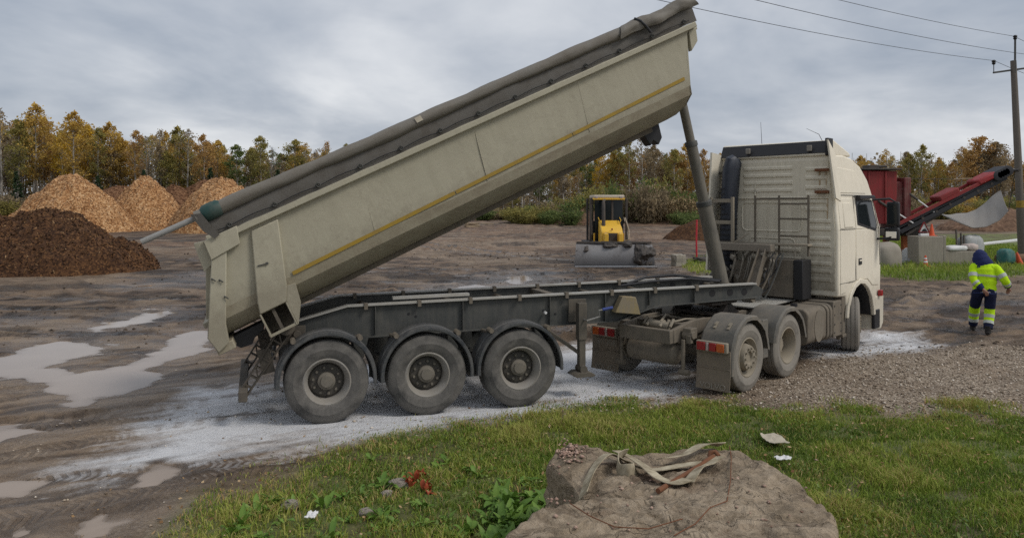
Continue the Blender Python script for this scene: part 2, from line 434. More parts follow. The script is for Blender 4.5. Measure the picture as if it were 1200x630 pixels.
def webbing():
    t = NT('webbing_sling'); co = t.coord('Object')
    w = t.n('ShaderNodeTexWave', wave_type='BANDS'); w.inputs['Scale'].default_value = 60; t.l(co, w.inputs['Vector'])
    n = t.noise(co, 9, 5, 0.6)
    c = t.mix(t.ramp(n, [(0.32, 0.0), (0.7, 1.0)]), (0.19, 0.155, 0.10), (0.50, 0.445, 0.33))
    return t.fin(c, 0.9, t.bump(w.outputs['Fac'], 0.25, 0.003), 0, 0.1)
M['webbing'] = webbing()
def cloth(name, c, c2=None, rough=0.85):
    t = NT(name); co = t.coord('Object'); n = t.noise(co, 9, 5, 0.6, 0.6)
    c2 = c2 or tuple(x * 0.72 for x in c)
    return t.fin(t.mix(n, c2, c), rough, t.bump(n, 0.6, 0.03), 0, 0.2)
M['hivis'] = cloth('hi_vis_cloth', (0.56, 0.86, 0.015), (0.42, 0.68, 0.012))
M['navy'] = cloth('navy_cloth', (0.022, 0.032, 0.105))
M['navy_trousers'] = cloth('navy_trouser_cloth', (0.014, 0.019, 0.052))
M['silver'] = cloth('reflective_tape', (0.50, 0.53, 0.50))
M['skin'] = plain('skin', (0.36, 0.19, 0.13), 0.6)
M['boot'] = plain('boot_leather', (0.02, 0.018, 0.016), 0.7)

def stone_mat(name, ca, cb, cc, sc=3.0):
    t = NT(name); co = t.coord('Object')
    n1 = t.noise(co, sc, 7, 0.68, 1.2); n2 = t.noise(co, sc * 5.5, 6, 0.72, 0.5); n3 = t.noise(t.coord('Object', (1, 2.4, 1)), sc * 0.55, 5, 0.6, 2.0)
    c = t.mix(t.ramp(n1, [(0.35, 0.0), (0.66, 1.0)]), ca, cb)
    c = t.mix(t.math('MULTIPLY', t.ramp(n2, [(0.52, 0.0), (0.70, 1.0)]), 0.35), c, cc)
    c = t.mix(t.math('MULTIPLY', t.ramp(n3, [(0.60, 0.0), (0.66, 1.0)]), 0.6), c, tuple(x * 0.6 for x in ca))
    if name.startswith('boulder'):
        wv = t.n('ShaderNodeVectorMath', operation='ADD'); t.l(co, wv.inputs[0]); nz = t.n('ShaderNodeTexNoise'); nz.inputs['Scale'].default_value = 3.0; nz.inputs['Detail'].default_value = 5; t.l(co, nz.inputs['Vector']); t.l(nz.outputs['Color'], wv.inputs[1])
        mp = t.n('ShaderNodeMapping'); mp.inputs['Scale'].default_value = (1.0, 2.6, 1.0); mp.inputs['Rotation'].default_value = (0, 0, 0.35); t.l(wv.outputs[0], mp.inputs[0])
        cr = t.voro(mp.outputs[0], 0.75, 'DISTANCE_TO_EDGE'); crk = t.ramp(cr.outputs['Distance'], [(0.0, 1.0), (0.012, 0.0)])
        pale = t.ramp(t.noise(mp.outputs[0], 1.3, 6, 0.66, 0.8), [(0.50, 0.0), (0.58, 1.0)])
        c = t.mix(t.math('MULTIPLY', pale, 0.42), c, (0.49, 0.40, 0.295))
        c = t.mix(t.math('MULTIPLY', t.ramp(t.noise(co, 1.7, 5, 0.6, 1.0), [(0.55, 0.0), (0.66, 1.0)]), 0.55), c, (0.135, 0.082, 0.055))
        c = t.mix(t.math('MULTIPLY', crk, 0.30), c, (0.06, 0.045, 0.033))
        n1 = t.math('SUBTRACT', n1, t.math('MULTIPLY', crk, 0.15))
    v = t.voro(co, 55)
    c = t.mix(t.math('MULTIPLY', t.ramp(v.outputs['Distance'], [(0.0, 1.0), (0.13, 0.0)]), 0.25), c, (0.5, 0.45, 0.38))
    nb = t.bump(n1, 1.0, 0.07, t.bump(n2, 0.6, 0.03))
    return t.fin(c, 0.9, nb, 0, 0.25)
M['boulder'] = stone_mat('boulder_stone', (0.140, 0.108, 0.074), (0.345, 0.272, 0.190), (0.55, 0.46, 0.36), 3.6)
M['pebble'] = stone_mat('pebble_stone', (0.30, 0.27, 0.23), (0.42, 0.36, 0.30), (0.5, 0.45, 0.4), 9.0)

def tinted(name, stops, rough=0.8, attr='tint', spec=0.25, transl=0.0):
    t = NT(name)
    c = t.ramp(t.attr(attr), stops)
    t.fin(c, rough, None, 0, spec)
    if transl:
        tr = t.n('ShaderNodeBsdfTranslucent'); t.l(c, tr.inputs[0])
        ms = t.n('ShaderNodeMixShader'); ms.inputs[0].default_value = transl
        t.l(t.bs.outputs[0], ms.inputs[1]); t.l(tr.outputs[0], ms.inputs[2]); t.l(ms.outputs[0], t.out.inputs[0])
    return t.m
M['grass'] = tinted('grass_blades', [(0.0, (0.062, 0.110, 0.018)), (0.35, (0.145, 0.220, 0.032)), (0.60, (0.260, 0.335, 0.050)), (0.78, (0.370, 0.375, 0.090)), (0.90, (0.48, 0.40, 0.18)), (1.0, (0.48, 0.27, 0.12))], 0.7, transl=0.28)
M['clover'] = tinted('clover_leaves', [(0.0, (0.050, 0.095, 0.018)), (0.6, (0.105, 0.165, 0.034)), (1.0, (0.20, 0.25, 0.07))], 0.6, transl=0.2)
M['weed'] = tinted('weed_leaves', [(0.0, (0.060, 0.125, 0.020)), (0.5, (0.115, 0.215, 0.032)), (1.0, (0.215, 0.330, 0.060))], 0.55, transl=0.22, spec=0.35)
M['weed_red'] = tinted('reddened_leaves', [(0.0, (0.25, 0.04, 0.02)), (1.0, (0.46, 0.11, 0.05))], 0.6, transl=0.2)
M['fallen'] = tinted('fallen_leaves', [(0.0, (0.14, 0.07, 0.03)), (0.5, (0.30, 0.19, 0.09)), (1.0, (0.46, 0.34, 0.20))], 0.8)
M['gravel'] = tinted('gravel_stones', [(0.0, (0.11, 0.080, 0.055)), (0.35, (0.25, 0.195, 0.145)), (0.7, (0.44, 0.365, 0.28)), (1.0, (0.72, 0.65, 0.56))], 0.85)
M['mudclod'] = tinted('mud_clods', [(0.0, (0.035, 0.026, 0.02)), (1.0, (0.10, 0.075, 0.056))], 0.9)
LEAF = {
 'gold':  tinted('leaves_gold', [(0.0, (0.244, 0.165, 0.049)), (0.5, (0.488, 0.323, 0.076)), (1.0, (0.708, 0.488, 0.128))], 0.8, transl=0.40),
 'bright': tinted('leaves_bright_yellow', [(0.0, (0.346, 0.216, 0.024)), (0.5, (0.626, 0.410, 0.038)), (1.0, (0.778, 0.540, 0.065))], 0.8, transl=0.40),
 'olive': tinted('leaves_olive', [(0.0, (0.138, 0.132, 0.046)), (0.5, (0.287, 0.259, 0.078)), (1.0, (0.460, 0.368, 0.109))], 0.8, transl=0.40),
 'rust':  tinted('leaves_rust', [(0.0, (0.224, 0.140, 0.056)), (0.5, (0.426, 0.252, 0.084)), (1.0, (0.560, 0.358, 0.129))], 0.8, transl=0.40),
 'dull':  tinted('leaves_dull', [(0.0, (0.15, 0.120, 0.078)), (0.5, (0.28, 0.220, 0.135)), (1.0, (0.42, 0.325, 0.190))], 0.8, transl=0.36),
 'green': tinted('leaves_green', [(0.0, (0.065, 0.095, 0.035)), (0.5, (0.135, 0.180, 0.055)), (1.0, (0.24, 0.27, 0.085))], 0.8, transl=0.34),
 'pine':  tinted('needles_dark', [(0.0, (0.016, 0.032, 0.016)), (1.0, (0.051, 0.083, 0.035))], 0.8),
 'straw': tinted('leaves_straw', [(0.0, (0.144, 0.102, 0.048)), (1.0, (0.384, 0.288, 0.156))], 0.8),
}
def bark(name, a, b):
    t = NT(name); co = t.coord('Object', (1, 1, 0.5)); n = t.noise(co, 1.6, 5, 0.7)
    return t.fin(t.ramp(n, [(0.42, a), (0.6, b)]), 0.9, None, 0, 0.2)
M['birch_bark'] = bark('birch_bark', (0.16, 0.145, 0.125), (0.52, 0.48, 0.42))
M['grey_bark'] = bark('grey_bark', (0.12, 0.105, 0.088), (0.27, 0.24, 0.205))

def chips(name, stops, cell, bump=0.6):
    t = NT(name); co = t.pos((1, 1, 1))
    v = t.voro(co, cell); v2 = t.voro(co, cell * 0.45)
    g = t.n('ShaderNodeSeparateColor'); t.l(v.outputs['Color'], g.inputs[0])
    g2 = t.n('ShaderNodeSeparateColor'); t.l(v2.outputs['Color'], g2.inputs[0])
    n = t.noise(co, 0.5, 5, 0.65)
    f = t.math('ADD', t.math('MULTIPLY', g.outputs[0], 0.5), t.math('ADD', t.math('MULTIPLY', n, 0.42), t.math('MULTIPLY', g2.outputs[0], 0.16)))
    c = t.ramp(f, stops)
    nb = t.bump(g.outputs[1], bump, 0.10, t.bump(n, 0.5, 0.3))
    return t.fin(c, 0.9, nb, 0, 0.15)
M['chips'] = chips('wood_chips', [(0.25, (0.16, 0.072, 0.028)), (0.5, (0.35, 0.180, 0.078)), (0.68, (0.47, 0.275, 0.130)), (0.9, (0.62, 0.43, 0.25))], 8.5)
M['chips_dark'] = chips('dark_wood_chips', [(0.2, (0.06, 0.028, 0.016)), (0.5, (0.135, 0.066, 0.034)), (0.9, (0.25, 0.14, 0.075))], 5.0)
M['compost'] = chips('bark_compost', [(0.2, (0.030, 0.016, 0.010)), (0.5, (0.074, 0.038, 0.021)), (0.72, (0.120, 0.060, 0.028)), (0.95, (0.22, 0.115, 0.050))], 15.0, 0.9)
M['soil'] = chips('red_soil', [(0.2, (0.09, 0.055, 0.038)), (0.6, (0.165, 0.10, 0.065)), (0.95, (0.23, 0.15, 0.10))], 5.0)
M['compost_bits'] = tinted('compost_bits', [(0.0, (0.025, 0.014, 0.010)), (0.55, (0.085, 0.043, 0.022)), (0.85, (0.18, 0.095, 0.04)), (1.0, (0.30, 0.19, 0.10))], 0.9)
M['chip_bits'] = tinted('chip_bits', [(0.0, (0.12, 0.06, 0.03)), (0.5, (0.33, 0.185, 0.095)), (1.0, (0.58, 0.42, 0.27))], 0.9)
# ------------------------------------------------------------------ ground zones (places measured on the ground)
def GP(pts): return [G(x, y) for x, y in pts]
PUDDLES = [GP(q) for q in (
 [(-60, 425), (0, 416), (28, 403), (64, 397), (110, 397), (122, 407), (101, 416), (67, 427), (92, 434), (143, 427), (173, 416), (193, 396), (221, 387), (246, 385), (258, 390), (250, 408), (198, 421), (184, 430), (198, 439), (184, 450), (152, 460), (124, 466), (99, 473), (76, 476), (70, 469), (76, 462), (55, 455), (50, 447), (0, 441), (-60, 448)],
 [(90, 386), (152, 370), (193, 361), (209, 363), (193, 370), (191, 376), (152, 380), (115, 388)],
 [(-40, 503), (46, 501), (57, 506), (28, 513), (-40, 522)],
 [(-60, 563), (41, 555), (76, 556), (55, 568), (28, 580), (-60, 592)],
 [(150, 571), (159, 556), (184, 542), (207, 538), (230, 540), (221, 556), (193, 566)],
 [(104, 607), (133, 591), (156, 593), (156, 609), (129, 617), (112, 616)],
 [(10, 611), (41, 598), (64, 602), (51, 616), (18, 624)],
 [(248, 448), (274, 446), (272, 452), (256, 453)],
 [(-8, 374), (23, 374), (24, 379), (4, 382)],
 [(152, 334), (197, 330), (196, 334), (155, 337)],
 [(210, 331), (226, 327), (224, 333), (214, 334)],
 [(228, 328), (243, 320), (244, 325), (232, 332)],
 [(585, 322), (628, 320), (632, 328), (610, 333), (590, 330)],
 [(520, 336), (556, 331), (590, 334), (560, 341), (528, 343)],
 [(722, 309), (744, 308.5), (746, 311), (728, 312)],
)]
GRASS_NEAR = GP([(230, 640), (262, 612), (300, 590), (360, 560), (425, 531), (480, 512), (545, 500), (620, 494), (690, 480), (760, 474), (860, 474), (940, 480), (1000, 478), (1080, 484), (1150, 478), (1260, 484)]) + [(9.5, 8.0), (9.5, 2.0), (-2.0, 2.0), (-2.7, 6.0)]
GRAVEL = GP([(800, 452), (870, 452), (940, 425), (1010, 412), (1100, 410), (1300, 400), (1300, 500), (1000, 490), (860, 482), (700, 484), (640, 492), (660, 476)])
GRASS_FAR = GP([(1020, 322), (1060, 330), (1120, 331), (1200, 324), (1350, 318)]) + [(60, 40), (60, 70), (26, 70), (21, 48), (16.5, 42)]
GRASS_BACK = GP([(600, 253), (640, 252), (700, 255.5), (780, 257), (830, 256)]) + [(55, 130), (50, 160), (0, 160)]
GRASS_TUFT = GP([(800, 306), (835, 303), (850, 310), (845, 322), (815, 322), (803, 314)])
LIME1 = GP([(250, 455), (330, 450), (430, 430), (560, 420), (680, 405), (760, 400), (800, 425), (790, 462), (690, 476), (600, 492), (540, 500), (470, 512), (400, 520), (320, 530), (230, 545), (150, 555), (90, 560), (150, 525), (200, 490)])
LIME2 = GP([(955, 408), (990, 396), (1030, 388), (1075, 390), (1100, 402), (1085, 412), (1040, 416), (985, 420), (950, 418)])
LIME3 = GP([(180, 500), (100, 560), (20, 575), (30, 560), (140, 515), (250, 478)])
PATHS = [  # wheel and track paths across the yard: (polyline, half gauge, rut width, depth)
 ([(-9.5, 4.5), (-6.0, 6.9), (-3.9, 8.6), (-1.5, 10.0), (2.0, 11.4), (5, 13), (9, 17), (14, 21.5), (24, 27)], 1.05, 0.38, 0.022),
 ([(-10, 7.0), (-6.2, 8.4), (-3.0, 9.4), (-0.9, 10.6), (3.5, 13.2), (7, 16.5), (16, 22)], 1.02, 0.32, 0.018),
 ([(-9, 10), (-5.5, 11.2), (-2.5, 13.5), (0, 17), (2.5, 23), (4.3, 32)], 1.0, 0.45, 0.05),
 ([(-16, 19), (-9, 17.5), (-3, 18.2), (3, 21.5), (10, 23), (22, 23.5)], 0.95, 0.5, 0.06),
 ([(-22, 24), (-12, 21.5), (-5, 22.5), (0, 27), (4, 33)], 1.05, 0.5, 0.06),
 ([(-14, 30), (-6, 27), (0, 26.5), (6, 29), (12, 31)], 1.0, 0.5, 0.06),
 ([(-16, 40), (-8, 34), (-2, 31.5), (6, 33.5), (14, 37)], 1.05, 0.5, 0.05),
 ([(-22, 15.2), (-13, 15.0), (-7, 15.6), (-2, 19), (1, 26)], 1.0, 0.45, 0.06),
 ([(6, 20), (9.5, 19.3), (13, 20.4), (20, 21.5), (30, 23)], 0.9, 0.4, 0.06),
 ([(6, 22.8), (10, 21.5), (15, 23), (26, 25)], 0.9, 0.4, 0.06),
 ([(8, 18), (12, 18.2), (18, 19.2), (26, 20)], 0.9, 0.35, 0.05),
 ([(-10, 60), (-2, 46), (3, 40), (10, 41)], 1.0, 0.55, 0.05),
]
VEH = [(-1.5, 11.37, 0.32, 3.4, 1.9), (3.8, 13.3, 0.80, 3.9, 1.7), (4.55, 36.6, 1.57, 2.6, 2.2)]     # keep level where vehicles stand

def ground(X, Y, full=False):
    X = np.asarray(X, dtype=float); Y = np.asarray(Y, dtype=float)
    far = sstep(14, 40, Y)
    lev = np.zeros(X.shape)
    for (cx, cy, a, hx, hy) in VEH:
        u = (X - cx) * math.cos(a) + (Y - cy) * math.sin(a); v = -(X - cx) * math.sin(a) + (Y - cy) * math.cos(a)
        lev = np.maximum(lev, 1 - sstep(0.0, 1.2, np.maximum(np.abs(u) - hx, np.abs(v) - hy)))
    h = (fbm(X * 0.22, Y * 0.22, 3, 3) - 0.5) * (0.05 + 0.16 * far)
    wx = X + (fbm(X * 0.7, Y * 0.7, 51, 3) - 0.5) * 0.9; wy = Y + (fbm(X * 0.7, Y * 0.7, 77, 3) - 0.5) * 0.9
    gn = sdist(wx, wy, GRASS_NEAR) - 0.55 * sstep(1.2, 2.6, X) * fbm(X * 1.5, Y * 1.5, 15, 3) * 1.6 + 0.30; gm = sstep(-0.35, 0.75, gn + (fbm(X * 2.8, Y * 2.8, 19, 3) - 0.5) * (0.5 + 1.3 * sstep(0.5, 2.0, X)))
    gf = sstep(-0.4, 0.6, sdist(wx, wy, GRASS_FAR)); gb = sstep(-1.5, 2.5, sdist(wx, wy, GRASS_BACK)); gt = sstep(-0.2, 0.5, sdist(wx, wy, GRASS_TUFT))
    gr = sstep(-0.5, 0.7, sdist(wx, wy, GRAVEL)) * (1 - 0.85 * gm)
    rough = (1 - gm) * (1 - gr * 0.8)
    # churned mud: ragged ridges
    qx = fbm(X * 0.16, Y * 0.16, 101, 3); qy = fbm(X * 0.16 + 9, Y * 0.16, 102, 3)
    q = fbm(X * 1.0 + 6 * qy, Y * 1.6 + 8 * qx, 9, 4); rid = 1 - np.abs(2 * q - 1)
    churn = sstep(0.40, 0.62, fbm(X * 0.16 + 3, Y * 0.16, 21, 3)) * sstep(12.5, 17, Y) * (1 - sstep(70, 110, Y))
    churn = np.maximum(churn, 0.30 * rough)
    h = h + (rid - 0.72) * 0.34 * churn * rough * (1 - 0.85 * lev)
    h = h + (fbm(X * 4.0, Y * 5.0, 33, 3) - 0.5) * (0.030 + 0.07 * churn) * rough * (1 - 0.5 * lev)
    phase = np.zeros(X.shape); tmask = np.zeros(X.shape); rut = np.zeros(X.shape); ridge = np.zeros(X.shape); tread = np.zeros(X.shape)
    for k, (path, gauge, wd, dp) in enumerate(PATHS):
        d, s_, al = pdist(wx * 0.5 + X * 0.5, wy * 0.5 + Y * 0.5, path)
        o = np.abs(d - gauge)
        r_ = 1 - sstep(wd * 0.35, wd * 0.62, o)
        e_ = np.exp(-((o - wd * 0.72) / (wd * 0.22)) ** 2)
        mm = r_ > tmask; phase = np.where(mm, al * (62 if dp < 0.03 else 26) + np.abs(d - gauge) * (30 if dp < 0.03 else 4), phase); tmask = np.maximum(tmask, r_ * (dp > 0.005))
        lug = 0.5 + 0.5 * np.sign(np.sin(al * (26 if dp < 0.03 else 20) + s_ * (d - gauge) * 9))
        rut = np.maximum(rut, r_ * dp); ridge = np.maximum(ridge, e_ * dp * 0.9); tread = np.maximum(tread, r_ * lug * dp)
    act = rough * (1 - 0.75 * lev) * (0.55 + 0.45 * vnoise(X * 0.5, Y * 0.5, 5))
    h = h + (ridge - rut + tread * 0.35) * act
    h = h + (fbm(X * 9, Y * 9, 60, 2) - 0.5) * 0.012 * gr
    h = h + gm * (0.02 + 0.05 * (fbm(X * 0.9, Y * 0.9, 14, 3) - 0.4))
    # puddle hollows
    wet = np.zeros(X.shape); damp = np.zeros(X.shape)
    px_ = X + (fbm(X * 1.6, Y * 1.6, 91, 5, 0.55) - 0.5) * 0.6; py_ = Y + (fbm(X * 1.6, Y * 1.6, 92, 5, 0.55) - 0.5) * 0.8
    for q_ in PUDDLES:
        cy = sum(p[1] for p in q_) / len(q_); sc = max(1.0, cy / 11.0)
        d = sdist(px_, py_, q_)
        wet = np.maximum(wet, sstep(-0.14 * sc, 0.20 * sc, d)); damp = np.maximum(damp, sstep(-0.9 * sc, 0.1, d))
    relief = (rid - 0.72) * 0.20 * churn + (ridge - rut) * act + (fbm(X * 4.0, Y * 5.0, 33, 3) - 0.5) * 0.05
    h = np.where(damp > 0, h * (1 - 0.55 * damp), h)
    h = h * (1 - wet) - 0.055 * wet + (fbm(X * 5, Y * 5, 44, 3) - 0.5) * 0.022 * wet * (1 - sstep(0.75, 1.0, wet))
    h = h * (1 - 0.4 * lev)
    h = h + sstep(55, 125, Y) * 1.0 + sstep(30, 70, X) * sstep(20, 60, Y) * 0.3 + sstep(150, 260, Y) * 1.5
    if not full: return h
    lm = sstep(-0.9, 0.9, sdist(wx, wy, LIME1)); lm = np.maximum(lm, 0.85 * sstep(-0.5, 0.6, sdist(wx, wy, LIME2))); lm = np.maximum(lm, 0.50 * sstep(-0.5, 0.5, sdist(wx, wy, LIME3)))
    # spread along the wheel path
    u = X * 0.84 + Y * 0.54; v = -X * 0.54 + Y * 0.84
    lm = lm * (0.36 + 1.20 * fbm(u * 0.8, v * 3.5, 71, 4)) + (lm > 0.02) * (fbm(u * 2.5, v * 10, 72, 3) - 0.5) * 0.5 - 0.35 * np.clip(tread * 40, 0, 1) * lm
    lm = np.clip(lm * (1 - 0.9 * gm * sstep(0.05, 0.35, gn)) * (1 - wet), 0, 1)
    grass = np.maximum.reduce([gm, gf, gb, gt])
    dark = sstep(13.5, 19, Y + 0.25 * X * (X < 0)) * (1 - 0.35 * sstep(45, 80, Y)) * (0.62 + 0.70 * fbm(X * 0.25, Y * 0.4, 81, 4))
    dark = np.clip(dark + 0.5 * churn * fbm(X * 1.1, Y * 2, 82, 3) + 0.5 * np.clip(ridge * 18, 0, 1) * rough, 0, 1)
    hollow = sstep(0.012, -0.035, relief) if False else 1 - sstep(-0.035, 0.012, relief)
    crest = sstep(0.008, 0.05, relief)
    dark = np.clip(dark * (1 - 0.35 * crest * (Y < 60)) + 0.38 * hollow * rough * (0.4 + 0.6 * sstep(11, 16, Y)), 0, 1)  # darker hollows and lighter crests paint relief shading into the mud colour
    wu = X * 0.86 + Y * 0.51; wv = -X * 0.51 + Y * 0.86
    near_l = 1 - sstep(13, 17, Y)
    streak = near_l * fbm(wu * 0.9, wv * 7.0, 73, 4) + (1 - near_l) * (0.45 * fbm(X * 0.35 + 5 * qx, Y * 1.1 + 9 * qy, 74, 4) + 0.55 * fbm(X * 1.2 + 8 * qy, Y * 2.4 + 14 * qx, 75, 4))
    slurry = sstep(0.50, 0.56, fbm(X * 0.13 + 2.2 * qx + 4, Y * 0.16 + 2.2 * qy, 103, 4)) * sstep(13, 17, Y) * (1 - sstep(60, 90, Y))
    dark = np.clip(dark * (1 - 0.85 * slurry) * 1.15 + 0.55 * np.clip(rut / 0.05, 0, 1) * act * sstep(13, 17, Y), 0, 1)
    streak = np.clip(0.5 + (streak - 0.5) * (2.1 - 1.0 * slurry) * (1 - 0.35 * near_l), 0, 1)
    red = sstep(0.48, 0.60, fbm(X * 0.10 + 7, Y * 0.22, 83, 4)) * sstep(38, 55, Y)
    return h, dict(phase=phase, tread=np.clip(tmask, 0, 1) * act * (0.35 + 0.65 * sstep(0.40, 0.58, fbm(X * 0.7, Y * 0.7, 111, 3))), streak=streak, hollow=hollow * rough, lime=lm, gravel=gr, grassz=grass, dark=dark, red=red, damp=np.clip(np.maximum(damp * 0.9, np.clip(rut * 14, 0, 0.8) * rough) + 0.3 * hollow * rough * sstep(12, 16, Y), 0, 1)), wet, gn
def gz(x, y): return float(ground(np.array([x]), np.array([y]))[0])

def axis(dense0, dense1, step, lo, hi, g):
    a = list(np.arange(dense0, dense1 + 1e-6, step)); s_ = step
    while a[-1] < hi: s_ *= g; a.append(a[-1] + s_)
    s_ = step; b = [dense0]
    while b[-1] > lo: s_ *= g; b.append(b[-1] - s_)
    return np.array(b[:0:-1] + a)
gx = axis(-9.6, 9.6, 0.042, -900, 900, 1.045)
gy = axis(6.2, 15.2, 0.042, -60, 1500, 1.0195)
GX, GY = np.meshgrid(gx, gy)
GZ, GA, GW, GN = ground(GX, GY, True)
ny_, nx_ = GX.shape
ii = np.arange(ny_ * nx_).reshape(ny_, nx_)
quads = np.stack([ii[:-1, :-1], ii[:-1, 1:], ii[1:, 1:], ii[1:, :-1]], -1).reshape(-1, 4)

def ground_mat():
    t = NT('yard_ground'); co = t.pos()
    n1 = t.noise(co, 0.55, 6, 0.62, 0.6); n2 = t.noise(co, 5.0, 6, 0.68, 0.8); n3 = t.noise(co, 34.0, 5, 0.7)
    stx = t.noise(t.pos((0.55, 2.2, 1)), 1.7, 6, 0.66, 0.7)
    mud = t.ramp(t.math('ADD', t.math('MULTIPLY', n1, 0.28), t.math('ADD', t.math('MULTIPLY', n2, 0.34), t.math('MULTIPLY', t.attr('streak'), 0.40))),
                 [(0.34, (0.092, 0.061, 0.038)), (0.48, (0.195, 0.138, 0.091)), (0.62, (0.315, 0.238, 0.168))])
    dk = t.ramp(t.math('ADD', t.math('MULTIPLY', n2, 0.45), t.math('MULTIPLY', t.attr('streak'), 0.55)), [(0.36, (0.020, 0.012, 0.008)), (0.50, (0.060, 0.037, 0.023)), (0.66, (0.185, 0.125, 0.080))])
    c = t.mix(t.math('MULTIPLY', t.attr('dark'), 0.92), mud, dk)
    c = t.mix(t.math('MULTIPLY', t.attr('red'), t.ramp(n2, [(0.4, 0.0), (0.65, 0.75)])), c, (0.23, 0.120, 0.062))
    # grit
    v = t.voro(co, 42); vs = t.n('ShaderNodeSeparateColor'); t.l(v.outputs['Color'], vs.inputs[0])
    grit = t.ramp(vs.outputs[0], [(0.0, (0.110, 0.080, 0.054)), (0.5, (0.255, 0.198, 0.142)), (0.82, (0.43, 0.350, 0.262)), (1.0, (0.68, 0.59, 0.48))])
    gv = t.math('ADD', t.math('MULTIPLY', t.attr('gravel'), t.ramp(n1, [(0.34, 0.30), (0.58, 1.0)])), t.math('MULTIPLY', t.ramp(n1, [(0.42, 0.0), (0.62, 1.0)]), 0.22), True)
    c = t.mix(gv, c, grit)
    dm = t.attr('damp')
    c = t.mix(t.math('MULTIPLY', dm, 0.45), c, t.mix(1.0, c, (0.55, 0.52, 0.50), 'MULTIPLY'))  # wet puddle rims and ruts, plus shade painted into the mud hollows
    lug = t.math('MULTIPLY', t.ramp(t.math('SINE', t.math('ADD', t.attr('phase'), t.math('MULTIPLY', n2, 3.0))), [(0.0, 0.0), (0.35, 1.0)]), t.attr('tread'))
    c = t.mix(t.math('MULTIPLY', lug, 0.60), c, t.mix(1.0, c, (0.42, 0.39, 0.37), 'MULTIPLY'))
    n4 = t.noise(co, 120.0, 3, 0.7)
    c = t.mix(t.math('MULTIPLY', t.ramp(n4, [(0.40, 1.0), (0.56, 0.0)]), 0.45), c, t.mix(1.0, c, (0.35, 0.33, 0.31), 'MULTIPLY'))
    # slaked lime dust
    lf = t.math('ADD', t.attr('lime'), t.math('MULTIPLY', t.math('SUBTRACT', n2, 0.5), 0.55)); lf = t.math('ADD', lf, t.math('MULTIPLY', t.math('ADD', t.math('SUBTRACT', n3, 0.5), t.math('MULTIPLY', t.math('SUBTRACT', n4, 0.5), 0.5)), 0.42))
    lf = t.math('SUBTRACT', lf, t.math('MULTIPLY', lug, 0.28))
    lm = t.math('MULTIPLY', t.ramp(lf, [(0.14, 0.0), (0.76, 1.0)]), t.ramp(t.attr('lime'), [(0.02, 0.0), (0.2, 1.0)]))
    c = t.mix(t.math('MULTIPLY', lm, 0.93), c, t.mix(n2, (0.54, 0.55, 0.57), (0.76, 0.77, 0.79)))
    soil = t.ramp(n2, [(0.35, (0.065, 0.066, 0.024)), (0.6, (0.130, 0.118, 0.048)), (0.75, (0.20, 0.16, 0.08))])
    fg = t.ramp(n2, [(0.3, (0.065, 0.095, 0.022)), (0.5, (0.130, 0.165, 0.038)), (0.7, (0.21, 0.215, 0.070))])
    c = t.mix(t.math('MULTIPLY', t.attr('grassz'), 0.95), c, t.mix(t.ramp(t.math('MULTIPLY', n1, 1.0), [(0.4, 0.0), (0.6, 1.0)]), soil, fg))
    ro = t.math('SUBTRACT', t.ramp(n2, [(0.3, 0.62), (0.7, 0.95)]), t.math('MULTIPLY', dm, 0.52))
    hgt = t.math('ADD', t.math('MULTIPLY', n2, 0.6), t.math('SUBTRACT', t.math('MULTIPLY', n3, 0.5), t.math('MULTIPLY', lug, 0.45)))
    nb = t.bump(hgt, 0.95, 0.06, t.bump(v.outputs['Distance'], 0.45, 0.012))
    return t.fin(c, ro, nb, 0, 0.35)
V = np.stack([GX.ravel(), GY.ravel(), GZ.ravel()], -1)
g_o = link('ground', np_mesh('ground', V, quads, None, ground_mat(), True, {k: v.ravel() for k, v in GA.items()}))
tag(g_o, 'muddy yard ground with ruts, white lime dust, gravel and grass verge', 'ground', kind='structure')

def water_mat():
    t = NT('puddle_water'); co = t.pos((1, 1, 1)); n = t.noise(co, 1.1, 3)
    c = t.mix(n, (0.255, 0.193, 0.143), (0.330, 0.256, 0.196))
    t.fin(c, 0.045, t.bump(t.noise(co, 3.0, 2), 0.02, 0.01), 0, 0.24)
    al = t.ramp(t.attr('depth'), [(0.0, 0.22), (0.30, 0.86), (1.0, 1.0)])       # turbid water: opaque where it is deep, the mud shows at the margin
    t.l(al, t.bs.inputs['Alpha'])
    return t.m
M['water'] = water_mat()
for q in PUDDLES:
    cx = sum(p[0] for p in q) / len(q); cy = sum(p[1] for p in q) / len(q); sc = max(1.0, cy / 11.0)
    xs = [p[0] for p in q]; ys = [p[1] for p in q]; st = 0.05 * sc; e_ = 0.6 * sc
    PXg, PYg = np.meshgrid(np.arange(min(xs) - e_, max(xs) + e_, st), np.arange(min(ys) - e_, max(ys) + e_, st))
    lev = -0.026 - 0.0011 * PUDDLES.index(q) + (1.0 * float(sstep(55, 125, cy)))
    dep = lev - ground(PXg, PYg); ok = sdist(PXg, PYg, q) > -0.30 * sc
    r_, c_ = PXg.shape; ii_ = np.arange(r_ * c_).reshape(r_, c_)
    wet_ = ok & (dep > -0.012)
    kq = wet_[:-1, :-1] | wet_[1:, :-1] | wet_[:-1, 1:] | wet_[1:, 1:]
    qd = np.stack([ii_[:-1, :-1], ii_[:-1, 1:], ii_[1:, 1:], ii_[1:, :-1]], -1)[kq]
    if len(qd) == 0: continue
    us, inv = np.unique(qd.ravel(), return_inverse=True)
    Vp = np.stack([PXg.ravel()[us], PYg.ravel()[us], np.full(len(us), lev)], -1)
    o = link('puddle', np_mesh('puddle', Vp, inv.reshape(-1, 4), None, M['water'], True, {'depth': np.clip(dep.ravel()[us] / 0.028, 0, 1)}))
    tag(o, 'shallow muddy puddle lying in the yard', 'puddle', 'muddy puddles in the yard', 'structure')
